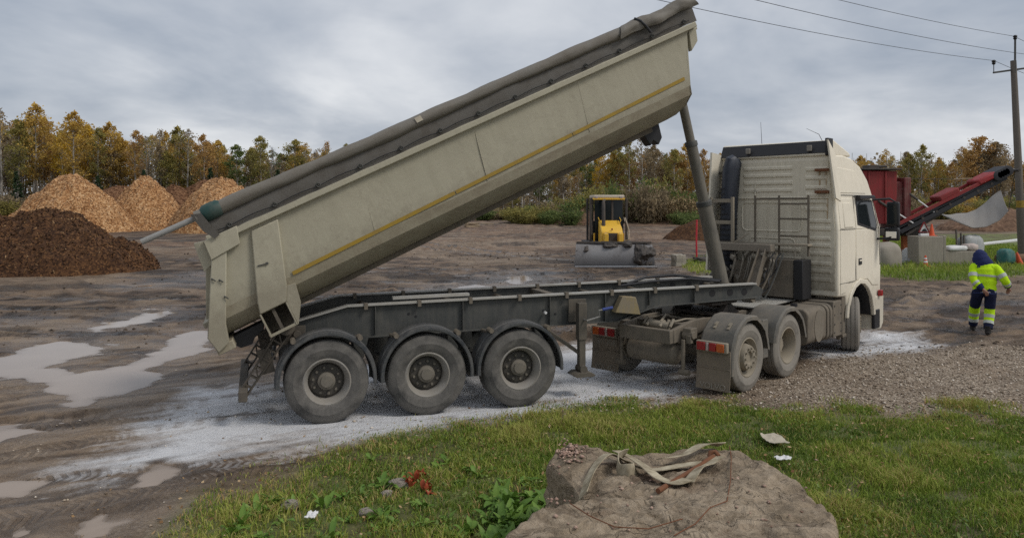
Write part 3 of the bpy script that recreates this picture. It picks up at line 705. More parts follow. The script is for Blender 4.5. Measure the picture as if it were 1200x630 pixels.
# ------------------------------------------------------------------ wheels
def tyre_mesh(r, rim, w, mat, treads=True):
    """outer side at -y"""
    h = w / 2
    p = [(rim - 0.01, -h * 0.72), (rim + 0.012, -h * 0.86), (rim + 0.03, -h * 0.90), (lerp(rim, r, 0.30), -h * 0.99), (lerp(rim, r, 0.48), -h * 1.0), (lerp(rim, r, 0.50), -h * 1.012), (lerp(rim, r, 0.54), -h * 1.012), (lerp(rim, r, 0.56), -h * 0.995),
         (lerp(rim, r, 0.76), -h * 0.955), (r - 0.035, -h * 0.90), (r - 0.012, -h * 0.84)]
    g = 0.011
    t = [(r - 0.004, -h * 0.78)]
    for c in (-0.46, 0.0, 0.46):
        t += [(r, h * (c - 0.07)), (r - g, h * (c - 0.055)), (r - g, h * (c + 0.055)), (r, h * (c + 0.07))]
    t += [(r - 0.004, h * 0.78)]
    q = [(a, -b) for a, b in reversed(p)]
    mb = MB(); mb.lathe(p + t + q, 56, 'y', closed=True)
    return mb.mesh('tyre', mat, 30)
def wheel_set(kind, tyre_mat, disc_mat, rim_mat, r, rim, w, deep):
    """returns (wheel mesh, tyre mesh, hub mesh); outer face at -y; deep = how far the disc lies behind the rim lip"""
    h = w / 2
    lip = -h * 0.80
    mb = MB()
    mb.lathe([(rim + 0.008, lip + 0.03), (rim + 0.014, lip - 0.012), (rim - 0.004, lip - 0.018), (rim - 0.022, lip + 0.006), (rim - 0.04, lip + 0.05), (rim - 0.055, lip + deep * 0.6), (rim - 0.06, lip + deep), (rim - 0.06, h * 0.7), (rim + 0.008, h * 0.8)], 48, 'y', closed=True)
    ring = mb.mesh('wheel', rim_mat, 30)
    d = MB(); yd = lip + deep
    d.lathe([(rim - 0.055, yd + 0.015), (rim - 0.075, yd), (0.205, yd - 0.012), (0.175, yd - 0.02), (0.10, yd - 0.02), (0.10, yd + 0.03)], 40, 'y')
    hub = MB(); ho = 0.0
    if kind == 'trailer':
        hub.lathe([(0.115, yd - 0.02), (0.112, yd - 0.075), (0.085, yd - 0.085), (0.075, yd - 0.110), (0.0, yd - 0.112)], 28, 'y')
        for k in range(10):
            a = 2 * math.pi * k / 10; x, z = math.cos(a) * 0.1675, math.sin(a) * 0.1675
            hub.cyl((x, yd - 0.005, z), (x, yd - 0.045, z), 0.021, 8, 0.017)
        for k in range(10):     # hand holes
            a = 2 * math.pi * (k + 0.5) / 10; x, z = math.cos(a) * (rim - 0.085), math.sin(a) * (rim - 0.085)
            d.cyl((x, yd - 0.004, z), (x, yd + 0.004, z), 0.012, 8)
    elif kind == 'tag':      # disc dished outward with protruding bolt flange
        ho = -0.10
        hub.lathe([(rim - 0.075, yd), (0.215, yd - 0.01), (0.185, yd - 0.115), (0.178, yd - 0.135), (0.10, yd - 0.135), (0.085, yd - 0.10), (0.0, yd - 0.10)], 36, 'y')
        for k in range(10):
            a = 2 * math.pi * k / 10; x, z = math.cos(a) * 0.142, math.sin(a) * 0.142
            hub.cyl((x, yd - 0.13, z), (x, yd - 0.165, z), 0.020, 8, 0.017)
    else:                    # deep drive wheel
        hub.lathe([(0.14, yd - 0.01), (0.135, yd - 0.05), (0.11, yd - 0.07), (0.0, yd - 0.07)], 28, 'y')
        for k in range(10):
            a = 2 * math.pi * k / 10; x, z = math.cos(a) * 0.1675, math.sin(a) * 0.1675
            hub.cyl((x, yd - 0.005, z), (x, yd - 0.045, z), 0.02, 8, 0.017)
    return ring, tyre_mesh(r, rim, w, tyre_mat), d.mesh('disc', disc_mat, 30), hub.mesh('hub', disc_mat if kind != 'trailer' else M['rim_nuts'], 30)
M['rim_nuts'] = painted('hub_steel_dusty', (0.13, 0.12, 0.10), 0.7, 0.55, (0.17, 0.15, 0.12), 8.0, streak=False)
def put_wheel(ws, parent, loc, rot=(0, 0, 0)):
    w = link('wheel', ws[0], parent, loc, rot)
    link('tyre', ws[1], w); link('disc', ws[2], w); link('hub', ws[3], w)
    return w

# ------------------------------------------------------------------ tipping semi-trailer
TR_POS, TR_ANG = (-1.50, 11.37), R(18.5)
trailer = empty('tipper_trailer', (TR_POS[0], TR_POS[1], 0.0), TR_ANG)
tag(trailer, 'three-axle semi-trailer with beige tipping body raised high', 'trailer')
ws_tr = wheel_set('trailer', M['tyre'], M['rim_dark'], M['rim'], 0.535, 0.292, 0.375, 0.13)
for i, ax in enumerate((-1.31, 0.0, 1.31)):
    for s_ in (-1, 1):
        put_wheel(ws_tr, trailer, (ax, s_ * 1.02, 0.532), (0, R(17 * i + 8), 0) if s_ < 0 else (0, R(17 * i), math.pi))
    mb = MB(); mb.cyl((ax, -0.95, 0.535), (ax, 0.95, 0.535), 0.075, 14)
    for s_ in (-1, 1):
        mb.bar((ax + 0.45, s_ * 0.62, 0.80), (ax - 0.02, s_ * 0.62, 0.46), 0.10, 0.06)
        mb.bar((ax - 0.02, s_ * 0.62, 0.46), (ax - 0.42, s_ * 0.62, 0.52), 0.10, 0.05)
        mb.cyl((ax - 0.32, s_ * 0.62, 0.54), (ax - 0.32, s_ * 0.62, 0.98), 0.12, 14)
        mb.cyl((ax, s_ * 0.80, 0.535), (ax, s_ * 0.92, 0.535), 0.19, 18)
        mb.prism([(ax + 0.38, 1.02), (ax + 0.60, 1.02), (ax + 0.53, 0.72), (ax + 0.42, 0.72)], s_ * 0.62 - 0.07, s_ * 0.62 + 0.07)
    mb.build('axle', M['chassis'], trailer)
# mudguards: one for each wheel
def arc_guard(rad, w, a0, a1, flat=0.0, n=26, th=0.012, lip=0.03):
    mb = MB(); vs = []; N = n + 1
    sec = [(-w / 2, -lip), (-w / 2, 0.0), (-w / 2 + 0.04, 0.012), (-w * 0.2, 0.010), (-w * 0.17, 0.022), (w * 0.17, 0.022), (w * 0.2, 0.010), (w / 2 - 0.04, 0.012), (w / 2, 0.0), (w / 2, -lip)]
    m = len(sec)
    for i in range(N):
        a = lerp(a0, a1, i / n); c, s_ = math.cos(a), math.sin(a)
        rr = rad - flat * max(0, s_) ** 6
        for (y, o) in sec: vs.append(((rr + o) * c, y, (rr + o) * s_))
    k = len(vs)
    for i in range(N):
        a = lerp(a0, a1, i / n); c, s_ = math.cos(a), math.sin(a)
        rr = rad - flat * max(0, s_) ** 6 - th
        for (y, o) in sec: vs.append(((rr + o) * c, y * (1 - th * 2 / w), (rr + o) * s_))
    fs = []
    for i in range(n):
        for j in range(m - 1):
            a = i * m + j
            fs.append((a, a + 1, a + m + 1, a + m)); fs.append((k + a, k + a + m, k + a + m + 1, k + a + 1))
        for j in (0, m - 1):
            a = i * m + j; fs.append((a, a + m, k + a + m, k + a))
    for j in range(m - 1):
        fs.append((j, k + j, k + j + 1, j + 1)); a = n * m + j; fs.append((a, a + 1, k + a + 1, k + a))
    return mb.add(vs, fs)
guard_me = arc_guard(0.625, 0.42, R(-6), R(186), 0.0).mesh('mudguard', M['guard'], 40)
stay = MB()
stay.tube([(0, 0.30, 0.47), (0, 0.06, 0.48), (0, 0.02, 0.51), (0, -0.02, 0.53), (0, -0.17, 0.53)], 0.024, 10)
for k in range(5): stay.cyl((0, -0.02 - 0.035 * k, 0.53), (0, -0.035 - 0.035 * k, 0.53), 0.034, 10)
stay_me = stay.mesh('guard_stay', M['chassis_dusty'])
for ax in (-1.31, 0.0, 1.31):
    for s_ in (-1, 1):
        g = link('mudguard', guard_me, trailer, (ax, s_ * 1.02, 0.545), (0, 0, 0 if s_ < 0 else math.pi))
        for q in (-1, 1): link('guard_stay', stay_me, g, (q * 0.42, 0, 0))

def zt(x): return 1.435 + 0.014 * x            # top of the frame rails, rising slightly to the front
def rail_poly():
    return [(-1.86, 1.20), (-1.00, zt(-1.0)), (5.55, zt(5.55)), (5.72, zt(5.6) - 0.10), (5.66, 1.30), (3.70, 1.225), (3.05, 1.03), (-0.95, 0.99), (-1.70, 1.02), (-1.88, 1.06)]
rp = rail_poly()
for s_ in (-1, 1):
    mb = MB(); y = s_ * 0.62
    mb.prism(rp, y - 0.008, y + 0.008)
    # bottom flange and stiffeners
    for a, b in zip(rp[4:], rp[5:8]): mb.bar((a[0], y, a[1]), (b[0], y, b[1]), 0.13, 0.018)
    for x in (-0.62, 0.62, 1.95, 2.85, 3.6, 4.4):
        mb.bx(x - 0.006, x + 0.006, y - 0.06 if s_ < 0 else y, y if s_ < 0 else y + 0.06, (1.02 if x < 3.2 else 1.25), zt(x) - 0.02)
    fr = mb.build('frame_rail', M['chassis'], trailer, 0.003)
    tb = MB()
    for a, b in zip(rp[:2], rp[1:3]): tb.bar((a[0], y, a[1] + 0.006), (b[0], y, b[1] + 0.006), 0.135, 0.022)
    tb.build('top_flange', M['rail_top'], fr)
    cl = MB(); cl.prism([(-0.085, -0.05), (-0.06, -0.05), (-0.06, -0.005), (-0.02, -0.005), (-0.02, 0.037), (-0.085, 0.037)], -0.025, 0.025, 'yz'); cme = cl.mesh('clamp', M['chassis_dusty'])
    for x in np.arange(-0.75, 5.0, 0.74): link('clamp', cme, fr, (x, y, zt(x)))
    # round access holes near the gooseneck
    for (x, z, r_) in ((4.75, 1.39, 0.055), (5.08, 1.39, 0.055), (5.35, 1.39, 0.055), (1.86, 1.24, 0.018), (1.95, 1.30, 0.018), (2.05, 1.18, 0.018), (-0.15, 1.28, 0.018), (-0.05, 1.24, 0.018)):
        hl = MB(); hl.cyl((x, y - 0.012, z), (x, y + 0.012, z), r_, 16); hl.build('hole', M['black'], fr)
for x in (-1.75, -0.65, 0.65, 1.5, 2.15, 3.0, 3.9, 5.4):
    mb = MB()
    if x in (2.15,): mb.bx(x - 0.06, x + 0.06, -0.61, 0.61, zt(x) - 0.16, zt(x) - 0.03)
    else: mb.cyl((x, -0.612, zt(x) - 0.14), (x, 0.612, zt(x) - 0.14), 0.055, 12)
    mb.build('cross_member', M['chassis_dusty'], trailer)
mb = MB(); mb.bx(4.25, 5.62, -0.55, 0.55, 1.245, 1.285); mb.build('coupling_plate', M['chassis_dusty'], trailer)
mb = MB(); mb.cyl((5.0, 0, 1.10), (5.0, 0, 1.25), 0.045, 16); mb.build('king_pin', M['steel'], trailer)
# plank lying inside the frame, cable loops
mb = MB(); mb.bar((-0.35, -0.46, zt(0) + 0.055), (0.75, -0.50, zt(1) + 0.06), 0.12, 0.035); mb.build('plank', M['rail_top'], trailer)
mb = MB(); mb.tube([(3.6, 0.1, zt(3.6) + 0.02), (4.0, 0.2, zt(4) + 0.10), (4.5, 0.15, zt(4.5) + 0.12), (4.9, -0.05, zt(4.9) + 0.07), (5.2, -0.2, zt(5.2) + 0.03)], 0.022, 8)
mb.tube([(3.4, -0.1, zt(3.4) + 0.02), (3.9, -0.18, zt(4) + 0.07), (4.6, -0.22, zt(4.5) + 0.09), (5.1, -0.3, zt(5.1) + 0.03)], 0.018, 8); mb.build('hydraulic_hose', M['black_rubber'], trailer)
# warning plate and brake lever on the near side
mb = MB(); mb.prism([(2.95, 1.18), (3.38, 1.13), (3.30, 1.40), (3.08, 1.42)], -0.80, -0.66); mb.build('wheel_chock', painted('chock_yellow', (0.30, 0.22, 0.07), 0.6, 0.6, DUST, 4.0), trailer, 0.01)
mb = MB(); mb.cyl((1.87, -0.66, 1.215), (1.87, -0.71, 1.215), 0.02, 10); mb.build('valve_knob', M['white_plastic'], trailer)
# landing legs
for s_ in (-1, 1):
    mb = MB(); x, y = 2.37, s_ * 0.86
    mb.bx(x - 0.065, x + 0.065, y - 0.06, y + 0.06, 0.82, 1.36)
    mb.bx(x - 0.05, x + 0.05, y - 0.048, y + 0.048, 0.40, 0.82)
    mb.bx(x - 0.14, x + 0.14, y * 0.82 - 0.01, y * 0.82 + 0.01, 1.06, 1.40)
    mb.bar((x - 0.03, y, 0.62), (x - 0.55, s_ * 0.62, 1.02), 0.05, 0.05)
    lg = mb.build('landing_leg', M['leg_dirty'], trailer, 0.006)
    f = MB(); f.cyl((x - 0.0, y - 0.10, 0.395), (x, y + 0.10, 0.395), 0.06, 16)
    f.prism([(x - 0.17, 0.315), (x - 0.13, 0.295), (x + 0.13, 0.295), (x + 0.17, 0.315), (x + 0.10, 0.36), (x - 0.10, 0.36)], y - 0.15, y + 0.15)
    f.build('foot', M['leg_dirty'], lg, 0.004)
    if s_ < 0:
        c = MB(); c.tube([(x + 0.02, y - 0.06, 1.12), (x + 0.02, y - 0.16, 1.12), (x + 0.22, y - 0.17, 1.17), (x + 0.20, y - 0.17, 1.26), (x + 0.40, y - 0.18, 1.29)], 0.013, 8)
        c.build('crank', M['steel'], lg)
        c = MB(); c.cyl((x + 0.26, y - 0.172, 1.272), (x + 0.42, y - 0.18, 1.296), 0.022, 10); c.build('grip', M['blue_grip'], lg)
# rear underrun guard: two pierced arms and a cross bar, hanging down behind the wheels
for s_ in (-1, 1):
    mb = MB(); y = s_ * 0.80; a = Vector((-1.84, y, 1.13)); b = Vector((-2.34, y, 0.36)); d = (b - a).normalized(); nrm = Vector((-d.z, 0, d.x)); ln = (b - a).length
    for k_ in (-1, 1): mb.bar(a + nrm * 0.07 * k_, b + nrm * 0.05 * k_, 0.09, 0.02, up=nrm)
    n = 7
    for i in range(n + 1):
        p = a + d * (ln * i / n); w = lerp(0.07, 0.05, i / n); mb.bar(p - nrm * w, p + nrm * w, 0.07, 0.022, up=d)
        if i < n and i % 2 == 0: mb.bar(p - nrm * w, p + d * (ln / n) + nrm * w, 0.06, 0.02, up=d)
    mb.bar(a + d * 0.30 - nrm * 0.10, a + d * 0.52 + nrm * 0.13, 0.05, 0.16, up=nrm)
    mb.build('underrun_arm', M['dirty_frame'], trailer)
mb = MB(); mb.bar((-2.33, -1.10, 0.40), (-2.33, 1.10, 0.40), 0.11, 0.13); mb.build('underrun_bar', M['dirty_frame'], trailer, 0.01)
mb = MB(); mb.cyl((-1.80, -0.84, 1.22), (-1.80, 0.84, 1.22), 0.065, 18)
for s_ in (-1, 1):
    mb.cyl((-1.80, s_ * 0.70, 1.22), (-1.80, s_ * 0.90, 1.22), 0.11, 18); mb.bx(-1.98, -1.55, s_ * 0.70 - 0.03, s_ * 0.70 + 0.03, 0.96, 1.20); mb.cyl((-1.66, s_ * 0.80, 1.10), (-1.66, s_ * 0.74, 1.10), 0.05, 12)
mb.build('hinge', M['dirty_frame'], trailer, 0.004)

# ---- tipping body, turned up about the hinge
TIP = R(25.0)
SEC = [(1.245, 1.44, -0.30, 7.06), (1.225, 1.32, -0.345, 6.93), (1.215, 1.00, -0.49, 6.82), (1.20, 0.60, -0.68, 6.68), (1.165, 0.47, -0.735, 6.67), (1.04, 0.345, -0.755, 6.59), (0.86, 0.255, -0.745, 6.47), (0.62, 0.215, -0.735, 6.42), (0.0, 0.205, -0.73, 6.40)]
NX = 34
def body_pt(i, t, out=0.0):
    y, z, xr, xf = SEC[i]; x = lerp(xr, xf, t)
    return x, y + out, z
def body_strip(i0, i1, side, dent=0.0):
    vs = []; fs = []
    m = i1 - i0 + 1
    for k in range(NX + 1):
        for i in range(i0, i1 + 1):
            x, y, z = body_pt(i, k / NX)
            dd = dent * (float(fbm(np.array(x * 1.3), np.array(z * 2.0 + side), 5, 3)) - 0.5)
            vs.append((x, side * (y + dd), z))
    for k in range(NX):
        for i in range(m - 1):
            a = k * m + i; fs.append((a, a + 1, a + m + 1, a + m))
    return MB().add(vs, fs)
bmb = MB()
for s_ in (-1, 1):
    q = body_strip(3, 8, s_); bmb.add(q.v, q.f)
fr_ = [(s_ * y, z, xf) for s_, rg in ((1, SEC), (-1, SEC[::-1])) for (y, z, xr, xf) in rg]
dump = bmb.build('dump_body', M['tipper_low'], trailer, 0, 25, loc=(-1.80, 0, 1.22), rot=(0, -TIP, 0))
sm = dump.modifiers.new('thick', 'SOLIDIFY'); sm.thickness = 0.012; sm.offset = -1 if True else 1
for s_ in (-1, 1):
    o = body_strip(0, 3, s_, 0.022).build('side_panel', M['tipper'], dump, 0, 25)
    sm = o.modifiers.new('thick', 'SOLIDIFY'); sm.thickness = 0.012
# front wall
mb = MB(); n = len(fr_)
mb.add([(x - 0.006, y, z) for (y, z, x) in fr_] + [(x - 0.03, y, z) for (y, z, x) in fr_], [tuple(range(n)), tuple(reversed(range(n, 2 * n)))] + [(i, (i + 1) % n, (i + 1) % n + n, i + n) for i in range(n)])
mb.build('front_wall', M['tipper'], dump, 0, 20)
mb = MB()
for s_ in (-1, 1):
    y = s_ * 1.262
    for (a, b) in (((-0.34, 1.402), (7.10, 1.402)),):
        mb.bar((a[0], y, a[1]), (b[0], y, b[1]), 0.075, 0.080)
mb.bx(7.00, 7.14, -1.22, 1.22, 1.32, 1.44)
mb.build('top_rail', M['tipper'], dump, 0.012)
# corner plates of the rail at the rear, wide hinge ribs, rear posts
for s_ in (-1, 1):
    def slab(poly, y0, y1, name, mat=M['tipper'], bev=0.008):
        m_ = MB(); m_.prism(poly, s_ * y0, s_ * y1); return m_.build(name, mat, dump, bev)
    slab([(-0.40, 1.45), (0.02, 1.455), (-0.04, 1.24), (-0.42, 1.20)], 1.225, 1.306, 'corner_plate')
    slab([(-0.52, 1.47), (-0.36, 1.44), (-0.40, 1.16), (-0.56, 1.10)], 1.10, 1.215, 'gate_pivot')
    # wide rib over the hinge
    rib = slab([(0.14, 1.32), (0.49, 1.32), (0.235, 0.52), (0.15, 0.34), (-0.205, 0.34), (-0.165, 0.50)], 1.20, 1.272, 'hinge_rib', bev=0.014)
    # box foot of the rib, open at the bottom: shade inside painted in with dark sheets
    m_ = MB()
    for (xa, xb, za, zb) in ((-0.21, -0.19, 0.02, 0.34), (0.13, 0.15, 0.02, 0.34)):
        m_.bx(xa, xb, s_ * 0.72, s_ * 1.268, za, zb)
    m_.bx(-0.21, 0.15, s_ * 1.235, s_ * 1.262, 0.02, 0.055)
    m_.build('rib_foot', M['tipper'], dump, 0.004)
    m_ = MB(); m_.bx(-0.188, 0.128, s_ * 0.90, s_ * 0.915, 0.03, 0.34); m_.bx(-0.06, -0.02, s_ * 0.92, s_ * 1.22, 0.04, 0.33); m_.build('foot_shade', M['dirty_frame'], dump)
    m_ = MB(); m_.prism([(0.15, 0.34), (0.235, 0.52), (0.34, 0.50), (0.30, 0.26), (0.16, 0.02), (0.152, 0.02)], s_ * 1.06, s_ * 1.262); m_.build('gusset', M['tipper'], dump, 0.008)
    # rear post
    slab([(-0.40, 1.24), (-0.20, 1.26), (-0.60, 0.42), (-0.66, 0.20), (-0.82, 0.14), (-0.86, 0.36)], 1.16, 1.285, 'rear_post', bev=0.012)
    m_ = MB(); m_.bx(-0.84, -0.62, s_ * 0.50, s_ * 1.22, 0.10, 0.205); m_.build('rear_sill', M['tipper_low'], dump, 0.01)
    # yellow reflective strip, a few scraped-off gaps
    st = MB()
    cuts = [0.36, 2.70, 2.715, 4.60, 4.612, 6.62] if s_ < 0 else [0.36, 6.62]
    for a, b in zip(cuts[::2], cuts[1::2]):
        za, zb = lerp(0.60, 0.71, (a - 0.36) / 6.3), lerp(0.60, 0.71, (b - 0.36) / 6.3)
        yy = s_ * 1.2165
        st.add([(a, yy, za), (b, yy, zb), (b, yy, zb + 0.048), (a, yy, za + 0.048), (a, yy - s_ * 0.004, za), (b, yy - s_ * 0.004, zb), (b, yy - s_ * 0.004, zb + 0.048), (a, yy - s_ * 0.004, za + 0.048)],
               [(0, 1, 2, 3), (4, 5, 6, 7), (0, 1, 5, 4), (3, 2, 6, 7)])
    st.build('reflective_strip', M['yellow_strip'], dump, smooth=0)
# tailgate hanging from the pivots
mb = MB()
mb.add([(-0.36, -1.14, 1.40), (-0.36, 1.14, 1.40), (-0.80, 1.14, 0.38), (-0.80, -1.14, 0.38), (-0.76, -0.7, 0.16), (-0.76, 0.7, 0.16)], [(0, 1, 2, 3), (3, 2, 5, 4)])
tg = mb.build('tailgate', M['tipper'], dump, smooth=0); sm = tg.modifiers.new('thick', 'SOLIDIFY'); sm.thickness = 0.05
mb = MB()
for y in (-0.75, 0.0, 0.75): mb.bar((-0.41, y, 1.36), (-0.84, y, 0.42), 0.12, 0.07)
for t_ in (0.08, 0.92): mb.bar((lerp(-0.41, -0.84, t_), -1.1, lerp(1.36, 0.42, t_)), (lerp(-0.41, -0.84, t_), 1.1, lerp(1.36, 0.42, t_)), 0.10, 0.07)
mb.build('gate_stiffener', M['tipper'], tg, 0.01)
# under-body: two longitudinal bearers, latch bracket, dark lock under the rear
for s_ in (-1, 1):
    mb = MB(); mb.bx(-0.25, 6.1, s_ * 0.62 - 0.05, s_ * 0.62 + 0.05, 0.150, 0.222); mb.build('bearer', M['chassis_dusty'], dump, 0.008)
mb = MB(); mb.prism([(6.00, 0.21), (6.34, 0.21), (6.30, -0.02), (6.20, -0.10), (6.14, 0.0), (6.06, -0.06)], -0.50, -0.30); mb.build('lock_bracket', M['black'], dump, 0.01)
mb = MB(); mb.prism([(-0.70, 0.20), (-0.20, 0.20), (-0.26, 0.10), (-0.40, 0.06), (-0.46, 0.0), (-0.60, 0.02), (-0.66, 0.10)], -0.92, -0.66); mb.build('gate_lock', M['black'], dump, 0.01)
# catches on the rear post and rib
for (x, z) in ((-0.50, 0.98), (-0.43, 0.93), (-0.46, 0.72)):
    mb = MB(); mb.tube([(x - 0.01, -1.285, z), (x - 0.01, -1.30, z + 0.02), (x + 0.02, -1.305, z - 0.03)], 0.008, 6); mb.build('catch', M['chassis'], dump)
mb = MB(); mb.bar((0.03, -1.276, 0.90), (0.13, -1.280, 0.88), 0.02, 0.014); mb.cyl((0.14, -1.270, 0.88), (0.14, -1.29, 0.88), 0.018, 10); mb.build('catch', M['chassis'], dump)
# tarpaulin rolled up along the near top edge, its skirt tied down with rings
tv = []; tf = []; NT_ = 220; K = 18
for i in range(NT_ + 1):
    x = lerp(-0.36, 7.16, i / NT_)
    sag = 0.004 * math.sin(x * 5.1) + 0.008 * math.sin(x * 1.7 + 1)
    rr = 0.080 + 0.003 * math.sin(x * 9.0) + 0.005 * math.sin(x * 2.3 + 2)
    for k in range(K):
        a = 2 * math.pi * k / K
        jj = (float(fbm(np.array(x * 2.2 + k * 0.22), np.array(k * 1.3), 3, 4)) - 0.5) * 0.022
        tv.append((x, -1.262 + (rr + jj) * math.cos(a), 1.735 + sag + (rr + jj) * math.sin(a)))
for i in range(NT_):
    for k in range(K): tf.append((i * K + k, i * K + (k + 1) % K, (i + 1) * K + (k + 1) % K, (i + 1) * K + k))
tf.append(tuple(range(K))); tf.append(tuple(NT_ * K + k for k in range(K)))
tarp = MB().add(tv, tf).build('tarpaulin_roll', M['tarp_roll'], dump, 0, 60)
tv = []; tf = []; m = 7
for i in range(NT_ + 1):
    x = lerp(-0.30, 7.14, i / NT_)
    for j in range(m):
        t_ = j / (m - 1)
        w = 0.020 * math.sin(x * 4.3 + t_ * 2.0) * (1 - t_) + 0.014 * (float(vnoise(np.array(x * 4), np.array(t_ * 3.0), 8)) - 0.5)
        tv.append((x, -1.268 - 0.010 * math.sin(t_ * 3.1) + w * 0.5, lerp(1.70, 1.440 + 0.008 * math.sin(x * 8.4), t_)))
for i in range(NT_):
    for j in range(m - 1): a = i * m + j; tf.append((a, a + 1, a + m + 1, a + m))
o = MB().add(tv, tf).build('tarpaulin_skirt', M['tarp'], dump, 0, 60); sm = o.modifiers.new('thick', 'SOLIDIFY'); sm.thickness = 0.006
mb = MB(); mb.lathe([(0.016, -0.012), (0.024, -0.020), (0.032, -0.012), (0.032, 0.004), (0.016, 0.004)], 14, 'y', closed=True); mb.cyl((0, 0.0, -0.034), (0, -0.016, 0.034), 0.007, 6); ring_me = mb.mesh('tie_ring', M['chassis'])
for i in range(13): link('tie_ring', ring_me, dump, (-0.05 + i * 0.58, -1.292, 1.50))
mb = MB(); pts = []
for i in range(61):
    x = lerp(-0.2, 7.0, i / 60); pts.append((x, -1.300, 1.485 + 0.022 * abs(math.sin((x + 0.05) / 0.58 * math.pi))))
mb.tube(pts, 0.006, 5); mb.build('tie_cord', M['black'], dump)
mb = MB(); mb.tube([(-1.02, -1.262, 1.735), (-0.33, -1.262, 1.737)], 0.036, 14); mb.build('roll_pole', painted('galvanised_pole', (0.30, 0.30, 0.29), 0.5, 0.4, (0.17, 0.16, 0.14), 5.0, streak=False), dump)
tv = MB(); tv.tube([(-0.27, -1.265, 1.735), (-0.24, -1.267, 1.738), (-0.16, -1.265, 1.742), (-0.08, -1.263, 1.74), (-0.05, -1.262, 1.738)], [(0.088, 0.088), (0.100, 0.108), (0.105, 0.110), (0.103, 0.105), (0.088, 0.088)], 14)
tv.build('tarpaulin_end', M['tarp_green'], dump, 0, 50)
tv = MB()
tv.add([(-0.40, -1.33, 1.80), (-0.28, -1.375, 1.76), (-0.24, -1.365, 1.58), (-0.20, -1.340, 1.44), (-0.27, -1.338, 1.42), (-0.35, -1.355, 1.56)], [(0, 1, 2, 5), (5, 2, 3, 4)])
o = tv.build('loose_flap', M['tarp'], dump, 0, 60); sm = o.modifiers.new('thick', 'SOLIDIFY'); sm.thickness = 0.006
# bunched tarp at the front end
tv = []; tf = []; nu, nv = 40, 12
for i in range(nu + 1):
    x = lerp(5.85, 7.20, i / nu)
    for j in range(nv + 1):
        t_ = j / nv; a = lerp(R(-15), R(165), t_); w = (fbm(np.array(x * 3.2), np.array(t_ * 2.0), 12, 3) - 0.5) * 0.085 * (1 if 0 < i < nu else 0.4)
        rr = 0.100 + float(w) + 0.02 * math.sin(x * 9 + t_ * 3)
        tv.append((x + 0.05 * math.sin(t_ * 4 + x * 3), -1.255 - (rr + 0.02) * math.cos(a - R(25)), 1.70 + rr * math.sin(a - R(25)) + 0.02))
for i in range(nu):
    for j in range(nv): k = i * (nv + 1) + j; tf.append((k, k + 1, k + nv + 2, k + nv + 1))
o = MB().add(tv, tf).build('tarpaulin_fold', M['tarp_roll'], dump, 0, 60); sm = o.modifiers.new('thick', 'SOLIDIFY'); sm.thickness = 0.008
tv = MB(); tv.tube([(6.15, -1.32, 1.835), (6.2, -1.372, 1.77), (6.24, -1.385, 1.68), (6.3, -1.345, 1.56)], 0.020, 8); tv.build('strap', M['black_rubber'], dump)
tv = MB(); tv.add([(2.58, -1.352, 1.785), (2.67, -1.352, 1.79), (2.68, -1.358, 1.72), (2.59, -1.358, 1.715)], [(0, 1, 2, 3)]); o = tv.build('patch', M['cream_plastic'], dump, smooth=0); sm = o.modifiers.new('thick', 'SOLIDIFY'); sm.thickness = 0.006
# front shield above the wall
for s_ in (-1, 1):
    mb = MB(); mb.prism([(6.98, 1.36), (7.12, 1.36), (7.06, 1.16), (6.90, 1.06)], s_ * 1.225, s_ * 1.13); mb.build('front_gusset', M['tipper'], dump, 0.008)
    for x in (1.62, 3.30, 4.98):
        mb = MB(); mb.tube([(x, s_ * 1.222, 1.30), (x - 0.05, s_ * 1.216, 1.0), (x - 0.11, s_ * 1.202, 0.62)], 0.006, 5); mb.build('weld_seam', M['tipper'], dump)

# ---- telescopic ram between the gooseneck and the front wall
ra = Vector((5.37, 0.0, 1.34)); rb = Vector((4.45, 0.0, 5.02)); rd = rb - ra
ram = MB()
ram.tube([ra, ra + rd * 0.415], [0.124, 0.120], 26)
ram_o = ram.build('hydraulic_ram', M['piston'], trailer)
for (t0, t1, r_) in ((0.40, 0.685, 0.092), (0.675, 0.985, 0.074)):
    s2 = MB(); s2.tube([ra + rd * t0, ra + rd * t1], r_, 24); s2.build('ram_stage', M['piston'], ram_o)
for (t0, r_) in ((0.405, 0.134), (0.676, 0.106)):
    s2 = MB(); s2.tube([ra + rd * (t0 - 0.012), ra + rd * (t0 + 0.006), ra + rd * (t0 + 0.010)], [r_, r_, r_ * 0.9], 24); s2.build('ram_collar', M['chassis'], ram_o)
s2 = MB(); s2.bx(5.15, 5.59, -0.26, 0.26, 1.28, 1.42); s2.cyl((5.37, -0.30, 1.42), (5.37, 0.30, 1.42), 0.07, 14); s2.build('ram_seat', M['chassis_dusty'], ram_o, 0.01)
s2 = MB(); s2.bx(3.98, 4.52, -0.22, -0.13, 4.88, 5.14); s2.bx(3.98, 4.52, 0.13, 0.22, 4.88, 5.14); s2.cyl((4.45, -0.25, 5.02), (4.45, 0.25, 5.02), 0.05, 12); s2.build('ram_bracket', M['chassis_dusty'], ram_o, 0.01)
